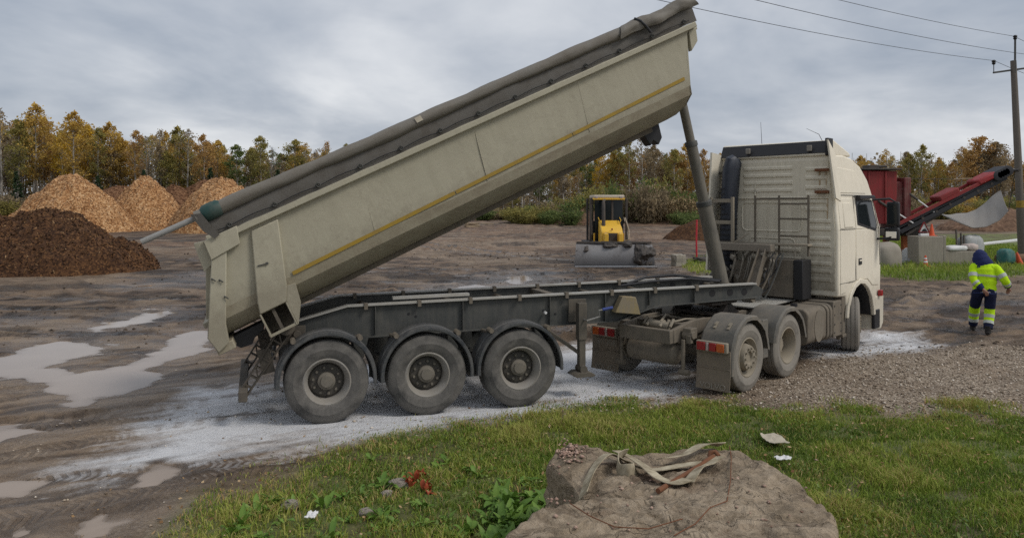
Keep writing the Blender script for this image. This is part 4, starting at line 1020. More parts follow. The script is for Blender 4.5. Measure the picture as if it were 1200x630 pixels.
# ------------------------------------------------------------------ tractor unit
TK = empty('truck_tractor', (3.64, 13.35, 0.0), R(46.0))
tag(TK, 'cream high-roof truck tractor coupled under the tipping trailer', 'truck')
def text_mesh(txt, size, mat, name, depth=0.004):
    cu = bpy.data.curves.new(name, 'FONT'); cu.body = txt; cu.size = size; cu.extrude = depth / 2; cu.align_x = 'CENTER'; cu.align_y = 'CENTER'
    ob = bpy.data.objects.new(name, cu); col.objects.link(ob)
    bpy.context.view_layer.update()
    me = bpy.data.meshes.new_from_object(ob.evaluated_get(bpy.context.evaluated_depsgraph_get()))
    bpy.data.objects.remove(ob); me.materials.clear(); me.materials.append(mat); return me
ws_tag = wheel_set('tag', M['tyre_dust'], M['rim_dusty'], M['rim_dusty'], 0.515, 0.288, 0.305, 0.10)
ws_drv = wheel_set('drive', M['tyre_dust'], M['rim_dusty'], M['rim_dusty'], 0.515, 0.288, 0.305, 0.19)
ws_frt = wheel_set('tag', M['tyre_dust'], M['rim_dusty'], M['rim_dusty'], 0.515, 0.288, 0.325, 0.10)
for s_ in (-1, 1):
    fl = 0 if s_ < 0 else math.pi
    put_wheel(ws_tag, TK, (-1.37, s_ * 1.06, 0.512), (0, 0, fl))
    put_wheel(ws_drv, TK, (0.0, s_ * 1.06, 0.512), (0, R(14), fl))
    put_wheel(ws_drv, TK, (0.0, s_ * 0.72, 0.512), (0, 0, fl + math.pi))
    put_wheel(ws_frt, TK, (3.10, s_ * 1.04, 0.512), (0, 0, fl + R(21)))
for x in (-1.37, 0.0, 3.1):
    mb = MB(); mb.cyl((x, -0.9, 0.512), (x, 0.9, 0.512), 0.085 if x < 3 else 0.06, 14)
    if x == 0.0: mb.lathe([(0.0, -0.24), (0.17, -0.2), (0.24, -0.05), (0.24, 0.05), (0.17, 0.2), (0.0, 0.24)], 20, 'y', (0, 0, 0.512))
    mb.build('axle', M['chassis_dusty'], TK)
# frame
for s_ in (-1, 1):
    mb = MB(); y = s_ * 0.40
    mb.bx(-1.95, 3.95, y - 0.006, y + 0.006, 0.72, 0.99); mb.bx(-1.95, 3.95, y - s_ * 0.075, y, 0.98, 0.994); mb.bx(-1.95, 3.95, y - s_ * 0.075, y, 0.716, 0.73)
    for x in np.arange(-1.8, 2.0, 0.22): mb.cyl((x, y + s_ * 0.006, 0.85 + 0.05 * math.sin(x * 9)), (x, y + s_ * 0.022, 0.85 + 0.05 * math.sin(x * 9)), 0.016, 6)
    mb.build('frame_rail', M['chassis_dusty'], TK)
# rear beam with its two arms
mb = MB(); mb.bx(-2.36, -2.26, -0.46, 0.46, 0.74, 0.945)
mb.build('rear_beam', M['chassis_dusty'], TK, 0.014)
for s_ in (-1, 1):
    mb = MB(); mb.prism([(-2.27, 0.74), (-2.27, 0.945), (-1.70, 1.03), (-1.30, 1.03), (-1.30, 0.86), (-1.70, 0.78)], s_ * 0.40, s_ * 0.47); mb.build('beam_arm', M['chassis_dusty'], TK, 0.010)
    mb = MB(); mb.cyl((-2.16, s_ * 0.56, 0.30), (-2.16, s_ * 0.56, 0.80), 0.03, 10); mb.cyl((-2.16, s_ * 0.5, 0.32), (-2.16, s_ * 0.66, 0.32), 0.045, 10); mb.build('shock_absorber', M['chassis_dusty'], TK)
    mb = MB(); mb.box((-2.0, s_ * 0.58, 0.88), (0.18, 0.14, 0.16)); mb.cyl((-2.05, s_ * 0.50, 0.86), (-2.05, s_ * 0.68, 0.86), 0.06, 10); mb.box((-2.08, s_ * 0.62, 0.80), (0.08, 0.08, 0.12)); mb.build('valve_block', M['chassis_dusty'], TK, 0.008)
mb = MB(); mb.lathe([(0.0, -0.46), (0.10, -0.45), (0.165, -0.40), (0.175, -0.34), (0.175, 0.34), (0.165, 0.40), (0.10, 0.45), (0.0, 0.46)], 26, 'y', (-2.08, 0.0, 0.56)); mb.build('air_tank', M['chassis_dusty'], TK)
for x in (-1.75, -0.75, 1.6):
    mb = MB(); mb.bx(x, x + 0.15, -0.39, 0.39, 0.76, 0.955); mb.build('cross_member', M['chassis_dusty'], TK, 0.006)
mb = MB(); mb.cyl((-1.9, -0.15, 0.92), (-1.9, 0.22, 0.94), 0.06, 12)
for k in range(7): mb.cyl((-1.95 + 0.05 * math.sin(k * 2.1), -0.2 + 0.08 * k, 0.92), (-1.85, -0.2 + 0.08 * k, 1.0 + 0.03 * math.cos(k)), 0.025, 8)
mb.tube([(-1.9, 0.0, 0.98), (-1.6, 0.1, 1.05), (-1.3, 0.2, 0.98), (-1.0, 0.15, 0.92)], 0.02, 6); mb.tube([(-1.9, -0.1, 0.96), (-1.5, -0.2, 1.0), (-1.0, -0.22, 0.95)], 0.018, 6)
mb.build('brake_valve', M['rim_dusty'], TK)
for (x, y) in ((-0.32, -0.55), (0.34, -0.55), (-0.32, 0.55), (0.34, 0.55)):
    mb = MB(); mb.lathe([(0.0, 0.42), (0.11, 0.42), (0.13, 0.5), (0.11, 0.58), (0.13, 0.66), (0.11, 0.74), (0.0, 0.75)], 16, 'z', (x, y * 0.9, 0)); mb.build('air_bag', M['black_rubber'], TK)
# fifth wheel
mb = MB(); a5 = (-0.57, 0, 1.20)
pl = [(-0.45, -0.16), (-0.45, -0.40), (-0.10, -0.46), (0.30, -0.44), (0.42, -0.30), (0.42, 0.30), (0.30, 0.44), (-0.10, 0.46), (-0.45, 0.40), (-0.45, 0.16), (-0.05, 0.06), (-0.05, -0.06)]
mb.prism([(a5[0] + x, y) for x, y in pl], 1.175, 1.225, 'xy'); mb.bx(-0.85, -0.25, -0.46, 0.46, 1.0, 1.05)
for s_ in (-1, 1): mb.prism([(-0.80, 1.05), (-0.32, 1.05), (-0.48, 1.17), (-0.66, 1.17)], s_ * 0.36, s_ * 0.46)
mb.build('fifth_wheel', M['dozer_dark'], TK, 0.008)
# rear mudguards
def tractor_guard(x0, y0, y1, rear_flat):
    """moulded guard over one wheel: tread-wide top with ribs, outer valance, rear skirt"""
    mb = MB(); rad = 0.60; w = y1 - y0; n = 24
    a0, a1 = (R(2), R(168)) if rear_flat else (R(4), R(172))
    secs = []
    for i in range(n + 1):
        a = lerp(a0, a1, i / n); rr = rad + (0.012 if (i % 5 == 0) else 0.0)
        c, s_ = math.cos(a), math.sin(a)
        secs.append([((rr - 0.07) * c, y0, (rr - 0.07) * s_), ((rr - 0.02) * c, y0, (rr - 0.02) * s_), (rr * c, y0 + 0.03, rr * s_), (rr * c, y1 - 0.03, rr * s_), ((rr - 0.02) * c, y1, (rr - 0.02) * s_), ((rr - 0.07) * c, y1, (rr - 0.07) * s_)])
    if rear_flat:
        for zz in (-0.02, -0.12, -0.22):
            xx = -rad * 0.99 - 0.03
            secs.append([(xx + 0.07, y0, zz), (xx + 0.02, y0, zz), (xx, y0 + 0.03, zz), (xx, y1 - 0.03, zz), (xx + 0.02, y1, zz), (xx + 0.07, y1, zz)])
    m = 6; vs = [v for s_ in secs for v in s_]; fs = []
    for i in range(len(secs) - 1):
        for j in range(m - 1): a = i * m + j; fs.append((a, a + 1, a + m + 1, a + m))
    mb.add(vs, fs)
    o = mb.build('mudguard', M['guard_dusty'], TK, 0, 28)
    sm = o.modifiers.new('thick', 'SOLIDIFY'); sm.thickness = 0.008
    return o
for s_ in (-1, 1):
    ya, yb = (-1.255, -0.70) if s_ < 0 else (0.70, 1.255)
    g = tractor_guard(0, ya, yb, True); g.location = (-1.37, 0, 0.545)
    d = tractor_guard(0, ya, yb, False); d.location = (0.0, 0, 0.545)
    # bolted slots on the rear slope
    b = MB()
    for yy in (lerp(ya, yb, 0.28), lerp(ya, yb, 0.68)):
        for aa in (R(130),):
            c = Vector((math.cos(aa) * 0.612, yy, math.sin(aa) * 0.612)); b.box(c, (0.014, 0.045, 0.13), (0, -(aa), 0)); b.cyl(c + Vector((-0.012, 0, 0.012)), c + Vector((-0.022, 0, 0.022)), 0.016, 8)
    b.build('slot_plate', M['rim_dusty'], g)
    # skirt between the guards
    k = MB(); k.prism([(-0.78, 1.0), (-0.60, 1.0), (-0.60, 0.40), (-0.78, 0.40)], lerp(ya, yb, 0.2), lerp(ya, yb, 0.9)); k.build('inner_skirt', M['guard_dusty'], TK, 0.01)
    # lower skirt and hanging flap behind the rear wheel
    f = MB(); yo, yi = (ya + 0.005, yb - 0.005); f.box((-2.015, (yo + yi) / 2, 0.545), (0.014, yi - yo, 0.28)); f.box((-2.03, (yo + yi) / 2, 0.42), (0.012, yi - yo, 0.02))
    f.build('rear_skirt', M['flap'], TK, 0.003)
    f = MB(); n = 6
    for i in range(n):
        za, zb = lerp(0.415, 0.11, i / n), lerp(0.415, 0.11, (i + 1) / n); xa, xb = -2.03 - 0.035 * (i / n) ** 1.5, -2.03 - 0.035 * ((i + 1) / n) ** 1.5
        ye = 0.03 * (i / n) if s_ > 0 else 0
        f.add([(xa, ya, za), (xa, yb - 0.01, za), (xb, yb - 0.01, zb), (xb, ya, zb)], [(0, 1, 2, 3)])
    fo = f.build('mudflap', M['flap'], TK); sm = fo.modifiers.new('thick', 'SOLIDIFY'); sm.thickness = 0.010
    t = text_mesh('VOLVO', 0.125, M['flap_text'], 'lettering')
    link('lettering', t, fo, (-2.077, (ya + yb) / 2 - 0.02, 0.165), Euler((R(90), 0, R(-90)))) 
    # tail light: housing with red, clear, red and amber lenses
    yc = (ya + yb) / 2
    h = MB(); h.box((-2.05, yc, 0.735), (0.07, 0.50, 0.155)); lo = h.build('tail_light', M['rim_dusty'], TK, 0.015)
    sgn = 1 if s_ > 0 else -1
    y_in = yc - sgn * 0.235
    for (wd, mt) in ((0.15, 'red_lens'), (0.05, 'clear_lens'), (0.12, 'red_lens'), (0.13, 'amber_lens')):
        ls = MB(); y_out = y_in + sgn * wd; ls.bx(-2.103, -2.083, min(y_in, y_out) + 0.004, max(y_in, y_out) - 0.004, 0.675, 0.795); ls.build('lens', M[mt], lo, 0.008); y_in = y_out
    if s_ > 0:
        p = MB(); p.box((-2.032, yc - 0.02, 0.565), (0.010, 0.46, 0.115)); po = p.build('licence_plate', M['flap'], TK, 0.003)
        t = text_mesh('511 JGR', 0.115, M['flap_text'], 'lettering'); link('lettering', t, po, (-2.040, yc - 0.03, 0.565), Euler((R(90), 0, R(-90))))
# catwalk, tanks, side boxes
mb = MB(); mb.bx(0.15, 1.75, -0.55, 0.62, 1.03, 1.055)
for i in range(26):
    for j in range(16):
        mb.box((0.19 + i * 0.06, -0.50 + j * 0.07, 1.058), (0.034, 0.010, 0.006), (0, 0, R(45 if (i + j) % 2 else -45)))
mb.build('catwalk', M['rail_top'], TK)
def rounded_tank(x0, x1, y0, y1, z0, z1, rad, name, mat):
    pts = []
    for (cx, cz, a0) in ((y1 - rad, z1 - rad, 0), (y0 + rad, z1 - rad, 90), (y0 + rad, z0 + rad, 180), (y1 - rad, z0 + rad, 270)):
        for k in range(7):
            a = R(a0 + 15 * k); pts.append((cx + rad * math.cos(a), cz + rad * math.sin(a)))
    m_ = MB(); m_.prism(pts, x0, x1, 'yz'); return m_.build(name, mat, TK, 0.02)
ft = rounded_tank(0.72, 1.50, -1.22, -0.56, 0.40, 1.02, 0.13, 'fuel_tank', M['chassis_dusty'])
pn = MB(); pn.lathe([(0.0, 0.002), (0.20, 0.0), (0.235, 0.006), (0.245, 0.0)], 24, 'y', (0, 0, 0)); 
po = pn.build('tank_recess', painted('tank_recess', (0.15, 0.13, 0.10), 0.7, 0.5, DUST, 5.0), ft, loc=(1.18, -1.226, 0.70), rot=(0, 0, 0)); po.scale = (0.8, 1.0, 1.15)
cp = MB(); cp.cyl((0.98, -0.86, 1.02), (0.98, -0.86, 1.07), 0.06, 14); cp.build('filler_cap', M['black'], ft)
for x in (1.56, 1.70):
    sb = MB()
    pts = []
    for (cx, cz, a0) in ((-0.66, 0.90, 0), (-1.10, 0.90, 90), (-1.10, 0.52, 180), (-0.66, 0.52, 270)):
        for k in range(7): a = R(a0 + 15 * k); pts.append((cx + 0.135 * math.cos(a), cz + 0.135 * math.sin(a)))
    sb.prism(pts, x - 0.05, x + 0.05, 'yz'); sb.build('tank_strap', M['chassis_dusty'], ft, 0.012)
mb = MB(); mb.bx(1.80, 2.20, -1.225, -0.55, 0.42, 1.06); sp = mb.build('side_box', M['chassis_dusty'], TK, 0.015)
mb = MB()
for x in (1.86, 2.14):
    for z in (0.50, 0.65, 0.82, 0.98): mb.cyl((x, -1.224, z), (x, -1.236, z), 0.014, 8)
mb.build('bolt', M['chassis'], sp)
mb = MB(); mb.bx(2.28, 2.42, -1.20, -1.04, 0.42, 1.10); mb.cyl((2.35, -1.10, 0.30), (2.35, -1.10, 1.30), 0.035, 10); mb.bx(2.26, 2.44, -1.22, -0.7, 0.36, 0.42); mb.build('cab_step', M['chassis_dusty'], TK, 0.01)
rounded_tank(0.72, 2.1, 0.56, 1.22, 0.40, 1.02, 0.13, 'fuel_tank', M['chassis_dusty'])
# cabinets and machinery behind the cab
mb = MB(); mb.bx(1.50, 1.84, -0.62, 0.05, 1.10, 1.80); mb.build('equipment_box', M['chassis_dusty'], TK, 0.012)
mb = MB(); mb.bx(1.48, 1.86, -0.80, -0.625, 1.08, 1.80); mb.build('equipment_box', M['black'], TK, 0.012)
mb = MB(); mb.bx(1.46, 1.82, 0.08, 0.55, 1.10, 1.74); mb.build('equipment_box', M['chassis_dusty'], TK, 0.012)
mb = MB(); mb.lathe([(0.0, -0.2), (0.17, -0.19), (0.19, -0.15), (0.19, 0.15), (0.17, 0.19), (0.0, 0.2)], 20, 'y', (1.42, 0.78, 1.32)); mb.build('filter_canister', M['dozer_dark'], TK)
mb = MB(); random.seed(11)
for k in range(26):
    x = random.uniform(1.28, 1.48); y = random.uniform(-0.2, 0.9); z = random.uniform(1.45, 1.92)
    mb.cyl((x, y, z), (x + random.uniform(-0.05, 0.05), y + random.uniform(-0.08, 0.08), z + random.uniform(-0.08, 0.08)), random.uniform(0.02, 0.05), 8)
for k in range(9):
    y = random.uniform(-0.3, 0.8); mb.tube([(1.45, y, 1.9), (1.25, y - 0.1, 1.7 + 0.1 * random.random()), (1.2, y - 0.05, 1.45), (1.35, y + 0.1, 1.25)], 0.016, 6)
mb.build('air_lines', M['rim_nuts'], TK)
mb = MB(); mb.bx(1.34, 1.52, -0.26, 1.02, 1.93, 2.07); mb.build('service_beam', painted('beam_dusty', (0.22, 0.19, 0.155), 0.7, 0.6, DUST, 3.0), TK, 0.012)
mb = MB(); mb.bx(1.60, 1.80, -0.85, 1.02, 2.045, 2.085); mb.build('shelf', M['rim_dusty'], TK, 0.008)
mb = MB(); a_, b_ = Vector((1.38, -0.10, 1.95)), Vector((0.72, -0.12, 1.06))
for s_ in (-1, 1): mb.bar(a_ + Vector((0, 0.06 * s_, 0)), b_ + Vector((0, 0.09 * s_, 0)), 0.022, 0.15)
mb.bar(a_, b_, 0.14, 0.016); mb.build('hose_bracket', M['chassis_dusty'], TK, 0.005)
for k, cm in enumerate(('black_rubber', 'chassis_dusty', 'black_rubber', 'chassis')):
    mb = MB(); pts = []
    for i in range(60):
        t_ = i / 59; a = t_ * 34
        cx, cy, cz = lerp(1.36, 0.55, t_), lerp(-0.32 - 0.06 * k, -0.05, t_), 1.92 - 0.62 * math.sin(t_ * 2.6) * (0.8 + 0.12 * k) - 0.35 * t_
        rr = 0.028 if k % 2 == 0 else 0.0
        pts.append((cx + rr * math.cos(a), cy + rr * math.sin(a), max(1.10, cz)))
    mb.tube(pts, 0.011 if k % 2 == 0 else 0.016, 6); mb.build('coil_hose', M[cm], TK)
# ---- cab
CAB_R, WT = 2.02, 2.35
def cw(z): return 1.225 if z < WT else lerp(1.225, 1.10, (z - WT) / 1.35)
cab = MB()
arch = [(3.10 + 0.66 * math.cos(R(a)), 0.60 + 0.70 * math.sin(R(a))) for a in (172, 155, 135, 115, 95, 75, 55, 35, 15, 2)]
low = [(CAB_R, WT), (CAB_R, 1.12), (2.40, 1.10)] + arch + [(3.80, 0.62), (4.12, 0.62), (4.22, 1.05), (4.25, 1.60), (4.20, WT)]
cab.prism(low, -1.225, 1.225)
up = [(CAB_R, WT), (4.20, WT), (3.92, 3.02), (3.74, 3.30), (3.40, 3.56), (3.00, 3.69), (2.60, 3.735), (CAB_R, 3.72)]
cab.prism(up, lambda a, b: -cw(b), lambda a, b: cw(b))
cab_o = cab.build('cab', M['cab'], TK, 0.05, 32, seg=3)
# rear wall with pressed ribs
mb = MB(); mb.add([(CAB_R - 0.012, -cw(1.2) + 0.05, 1.24), (CAB_R - 0.012, cw(1.2) - 0.05, 1.24), (CAB_R - 0.012, cw(WT) - 0.05, WT), (CAB_R - 0.012, cw(3.6) - 0.06, 3.62), (CAB_R - 0.012, -cw(3.6) + 0.06, 3.62), (CAB_R - 0.012, -cw(WT) + 0.05, WT)], [(0, 1, 2, 3, 4, 5)])
rw = mb.build('rear_wall', M['cab_rear'], cab_o, smooth=0); sm = rw.modifiers.new('thick', 'SOLIDIFY'); sm.thickness = 0.01
def rear_bar(y0, y1, z, h=0.035, d=0.022, name='pressed_rib'):
    m_ = MB(); x = CAB_R - 0.018
    m_.add([(x, y0, z - h), (x, y1, z - h), (x - d, y1 - 0.03, z - h * 0.4), (x - d, y0 + 0.03, z - h * 0.4), (x - d, y0 + 0.03, z + h * 0.4), (x - d, y1 - 0.03, z + h * 0.4), (x, y1, z + h), (x, y0, z + h)],
           [(0, 1, 2, 3), (3, 2, 5, 4), (4, 5, 6, 7), (0, 3, 4, 7), (1, 6, 5, 2), (0, 7, 6, 1)])
    return m_.build(name, M['cab_rear'], rw, 0, 30)
for z in (3.50, 3.36, 3.22, 3.08): rear_bar(-0.40, 0.62, z, 0.05)
for z in (3.46, 3.30, 3.12, 2.98, 2.86, 2.72): rear_bar(-1.05, -0.62, z, 0.05)
rear_bar(-1.08, 1.05, 2.93, 0.025, 0.028)
for z in (2.50, 2.36, 2.18, 2.05, 1.90, 1.72, 1.58, 1.42): rear_bar(-1.12, -0.66, z, 0.05)
for z in (1.95, 1.78, 1.60): rear_bar(-0.55, 0.62, z, 0.055)
def frame_press(y0, y1, z0, z1, w=0.045):
    m_ = MB(); x = CAB_R - 0.018
    o_ = []; i_ = []
    for (cy, cz, a0) in ((y1 - 0.12, z1 - 0.12, 0), (y0 + 0.12, z1 - 0.12, 90), (y0 + 0.12, z0 + 0.12, 180), (y1 - 0.12, z0 + 0.12, 270)):
        for k in range(6):
            a = R(a0 + 18 * k); o_.append((cy + 0.12 * math.cos(a), cz + 0.12 * math.sin(a))); i_.append((cy + (0.12 - w) * math.cos(a), cz + (0.12 - w) * math.sin(a)))
    n = len(o_); vs = [(x, *p) for p in o_] + [(x - 0.02, lerp(p[0], q[0], 0.4), lerp(p[1], q[1], 0.4)) for p, q in zip(o_, i_)] + [(x, *p) for p in i_]
    fs = [(i, (i + 1) % n, (i + 1) % n + n, i + n) for i in range(n)] + [(i + n, (i + 1) % n + n, (i + 1) % n + 2 * n, i + 2 * n) for i in range(n)]
    m_.add(vs, fs); return m_.build('pressed_panel', M['cab_rear'], rw, 0, 40)
frame_press(-0.58, 0.66, 2.28, 2.86); frame_press(-0.45, 0.52, 1.52, 2.18)
m_ = MB(); m_.box((CAB_R - 0.03, 0.36, 3.08), (0.02, 0.03, 0.26)); m_.box((CAB_R - 0.03, 0.36, 3.06), (0.02, 0.16, 0.03)); m_.build('bracket', M['cab_rear'], rw, 0.004)
# rust runs below the deflector brackets
M['rust_stain'] = painted('rust_run', (0.34, 0.22, 0.10), 0.8, 0.45, (0.50, 0.45, 0.36), 6.0)
for (y, z0, z1, w) in ((-0.90, 2.90, 3.42, 0.035), (-1.02, 2.95, 3.40, 0.030), (-1.04, 2.45, 2.95, 0.04)):
    m_ = MB(); x = CAB_R - 0.026; m_.add([(x, y - w / 2, z1), (x, y + w / 2, z1), (x, y + w / 3, lerp(z0, z1, 0.4)), (x, y + w / 7, z0), (x, y - w / 6, z0), (x, y - w / 2.4, lerp(z0, z1, 0.5))], [tuple(range(6))]); m_.build('rust_run', M['rust_stain'], rw, smooth=0)
# side: door panel, window, storage hatch, handle
def side_panel(poly, name, mat, off, th, parent, bev=0.01):
    m_ = MB(); m_.prism(poly, lambda a, b: -cw(b) - off, lambda a, b: -cw(b) - off + th); return m_.build(name, mat, parent, bev)
side_panel([(2.10, 3.50), (3.02, 3.46), (3.44, 3.20), (3.56, 3.02), (2.10, 3.02)], 'roof_side_panel', M['cab'], 0.010, 0.02, cab_o)
side_panel([(2.12, 2.92), (2.84, 2.92), (2.84, 2.36), (2.12, 2.36)], 'side_trim', M['cab'], 0.010, 0.02, cab_o)
side_panel([(2.30, 2.84), (2.72, 2.84), (2.72, 2.38), (2.30, 2.38)], 'blank_window', M['cab'], 0.020, 0.02, cab_o, 0.03)
side_panel([(2.12, 2.33), (2.84, 2.33), (2.84, 1.36), (2.50, 1.36), (2.38, 1.18), (2.12, 1.16)], 'storage_hatch', M['cab'], 0.012, 0.03, cab_o)
dr = side_panel([(2.88, 2.94), (3.86, 2.94), (4.06, 2.34), (2.88, 2.34)], 'door_upper', M['cab'], 0.012, 0.03, cab_o)
d2 = side_panel([(2.88, 2.33), (4.06, 2.33), (4.14, 1.60), (4.08, 1.20), (3.74, 1.22), (3.48, 1.36), (2.88, 1.38)], 'door', M['cab'], 0.012, 0.03, cab_o)
side_panel([(2.95, 2.90), (3.80, 2.90), (3.98, 2.40), (3.90, 2.28), (2.95, 2.42)], 'window_seal', M['black'], 0.020, 0.012, d2, 0.02)
side_panel([(3.00, 2.86), (3.76, 2.86), (3.93, 2.42), (3.86, 2.33), (3.00, 2.46)], 'window', M['glass'], 0.024, 0.012, d2, 0.02)
m_ = MB(); m_.prism([(2.92, 2.98), (3.70, 2.99), (3.78, 2.93), (2.94, 2.90)], -1.29, -1.20); m_.build('wind_deflector', M['black'], d2, 0.01)
m_ = MB(); m_.box((3.06, -1.245, 1.72), (0.15, 0.02, 0.12)); m_.build('handle_recess', M['black'], d2, 0.01)
m_ = MB(); m_.box((3.06, -1.256, 1.74), (0.13, 0.02, 0.03)); m_.build('handle', M['cab'], d2, 0.006)
def gap(pts, parent):
    m_ = MB()
    for (a, b) in zip(pts[:-1], pts[1:]): m_.bar((a[0], -cw(a[1]) - 0.012, a[1]), (b[0], -cw(b[1]) - 0.012, b[1]), 0.006, 0.011, up=(0, 1, 0))
    m_.build('panel_gap', M['black'], parent)
gap([(2.86, 2.96), (2.86, 1.37)], cab_o); gap([(2.10, 2.345), (2.86, 2.345)], cab_o); gap([(2.86, 2.96), (3.86, 2.96), (4.08, 2.34), (4.155, 1.60)], cab_o); gap([(2.08, 2.985), (3.62, 2.985)], cab_o); gap([(2.10, 1.36), (2.50, 1.36), (2.86, 1.37)], cab_o)
# lower rear quarter and wheel-arch flare
for s_ in (-1, 1):
    m_ = MB(); n = len(arch); o_ = [(3.10 + 0.755 * math.cos(R(a)), 0.60 + 0.79 * math.sin(R(a))) for a in (172, 155, 135, 115, 95, 75, 55, 35, 15, 2)]
    m_.prism(o_ + arch[::-1], s_ * 1.21, s_ * 1.262); m_.build('arch_flare', M['cab'], cab_o, 0.012)
    m_ = MB(); n = len(arch)
    vs = [(x, s_ * 1.2, z) for x, z in arch] + [(x, s_ * 0.70, z) for x, z in arch]; m_.add(vs, [(i, i + 1, i + 1 + n, i + n) for i in range(n - 1)])
    lo_ = m_.build('arch_liner', M['black'], cab_o); sm = lo_.modifiers.new('thick', 'SOLIDIFY'); sm.thickness = 0.01
m_ = MB(); m_.bx(2.20, 3.9, -0.66, 0.66, 0.62, 1.12); m_.build('engine', M['dozer_dark'], TK, 0.03)
m_ = MB(); m_.prism([(3.84, 0.32), (4.20, 0.30), (4.34, 0.42), (4.36, 0.98), (4.24, 1.02), (3.92, 0.98), (3.84, 0.62)], -1.245, 1.245); bp = m_.build('bumper', M['cab'], TK, 0.03)
m_ = MB(); m_.bx(3.80, 4.10, -1.26, -1.19, 0.34, 0.72); m_.build('corner_step', M['black'], bp, 0.02)
m_ = MB(); m_.bx(4.02, 4.12, -1.31, -1.24, 0.98, 1.10); m_.build('marker_lamp', M['red_lens'], bp, 0.01)
m_ = MB(); m_.add([(4.29, -1.05, 1.50), (4.29, 1.05, 1.50), (4.24, 1.05, 2.30), (4.24, -1.05, 2.30)], [(0, 1, 2, 3)]); m_.build('grille', M['black'], cab_o, smooth=0)
m_ = MB(); m_.add([(4.225, -1.10, 2.40), (4.225, 1.10, 2.40), (3.965, 1.05, 3.0), (3.965, -1.05, 3.0)], [(0, 1, 2, 3)]); wsd = m_.build('windscreen', M['glass'], cab_o, smooth=0); sm = wsd.modifiers.new('thick', 'SOLIDIFY'); sm.thickness = 0.01; sm.offset = 0
# sun visor roof, spoiler with a black sheet painting in its shaded hollow back
m_ = MB(); m_.prism([(1.98, 3.75), (2.10, 3.99), (2.20, 4.0), (2.95, 3.80), (3.05, 3.72), (1.98, 3.70)], -1.08, 1.12); m_.build('roof_spoiler', M['cab'], cab_o, 0.03)
m_ = MB(); m_.add([(1.965, -1.04, 3.76), (1.965, 1.10, 3.74), (2.075, 1.10, 3.965), (2.075, -1.04, 3.985)], [(0, 1, 2, 3)]); o = m_.build('spoiler_shade', M['black'], cab_o, smooth=0); sm = o.modifiers.new('thick', 'SOLIDIFY'); sm.thickness = 0.015
m_ = MB(); m_.bx(1.90, 2.12, -1.10, -1.03, 3.70, 4.02); m_.build('spoiler_end', M['black'], cab_o, 0.015)
for y in (-0.72, 0.50):
    m_ = MB(); m_.box((1.96, y, 3.85), (0.04, 0.09, 0.11)); m_.build('work_lamp', M['rim'], cab_o, 0.01)
m_ = MB(); m_.tube([(2.4, 0.42, 3.9), (2.36, 0.43, 4.45)], [0.006, 0.003], 5); m_.build('antenna', M['black'], cab_o)
m_ = MB(); m_.tube([(2.3, -0.85, 3.95), (2.2, -0.80, 4.12), (1.98, -0.66, 4.22)], [0.006, 0.005, 0.003], 5); m_.build('antenna', M['black'], cab_o)
# side wind deflectors and their brackets
m_ = MB(); m_.add([(2.06, -1.24, 2.86), (2.06, -1.13, 3.74), (1.78, -1.11, 3.98), (1.90, -1.21, 2.92)], [(0, 1, 2, 3)]); o = m_.build('side_deflector', M['cab'], cab_o, smooth=0); sm = o.modifiers.new('thick', 'SOLIDIFY'); sm.thickness = 0.03
m_ = MB(); m_.add([(2.06, 1.24, 1.45), (2.06, 1.13, 3.80), (1.62, 1.13, 3.84), (1.62, 1.24, 1.50)], [(0, 1, 2, 3)]); o = m_.build('side_deflector', M['cab'], cab_o, smooth=0); sm = o.modifiers.new('thick', 'SOLIDIFY'); sm.thickness = 0.04
for z in (3.44, 3.04):
    for (y0, y1) in ((-1.08, -0.84), (0.86, 1.10)):
        m_ = MB(); m_.bx(1.90, 1.99, y0, y1, z - 0.025, z + 0.025); m_.build('deflector_bracket', M['rust'] if y0 < 0 else M['chassis'], cab_o, 0.005)
# air intake duct up the rear wall
m_ = MB(); pts = [(1.84, 0.86, 1.50), (1.84, 0.86, 2.3), (1.84, 0.84, 2.75), (1.85, 0.82, 3.15), (1.86, 0.80, 3.50), (1.88, 0.76, 3.68), (1.90, 0.72, 3.74)]
m_.tube(pts, [(0.15, 0.20)] * 2 + [(0.15, 0.21), (0.15, 0.22), (0.15, 0.24), (0.14, 0.22), (0.08, 0.12)], 18); it = m_.build('air_intake', M['snorkel'], TK)
m_ = MB()
for z in np.arange(1.6, 3.15, 0.10): m_.tube([(1.84, 0.855, z), (1.84, 0.855, z + 0.028)], [(0.158, 0.212)] * 2, 18)
m_.tube([(1.68, 0.88, 3.56), (1.675, 0.80, 3.30), (1.685, 0.88, 3.05), (1.68, 0.93, 2.80), (1.68, 0.88, 2.5)], 0.02, 6)
m_.build('bellows_ring', M['black'], it)
# guard frame and ladder of tubes behind the cab
m_ = MB()
for y in (0.26, -0.22, -0.78): m_.tube([(1.78, y, 1.86), (1.78, y, 2.98)], 0.022, 8)
for z in (2.92, 2.54): m_.tube([(1.78, -0.78, z), (1.78, 0.26 if z > 2.6 else -0.22, z)], 0.018, 8)
m_.tube([(1.78, -0.78, 2.82), (1.78, -0.22, 2.82)], 0.018, 8); m_.tube([(1.78, -0.78, 2.22), (1.78, -0.22, 2.22)], 0.018, 8)
m_.build('guard_frame', M['chassis_dusty'], TK)
m_ = MB()
for y in (0.60, 1.06): m_.bx(1.50, 1.56, y - 0.025, y + 0.025, 2.06, 2.95)
for z in (2.88, 2.46): m_.bx(1.52, 1.55, 0.60, 1.12, z - 0.035, z + 0.035)
m_.bar((1.50, 0.55, 2.08), (1.62, 0.30, 2.26), 0.03, 0.03)
m_.build('ladder', M['rim_dusty'], TK, 0.004)
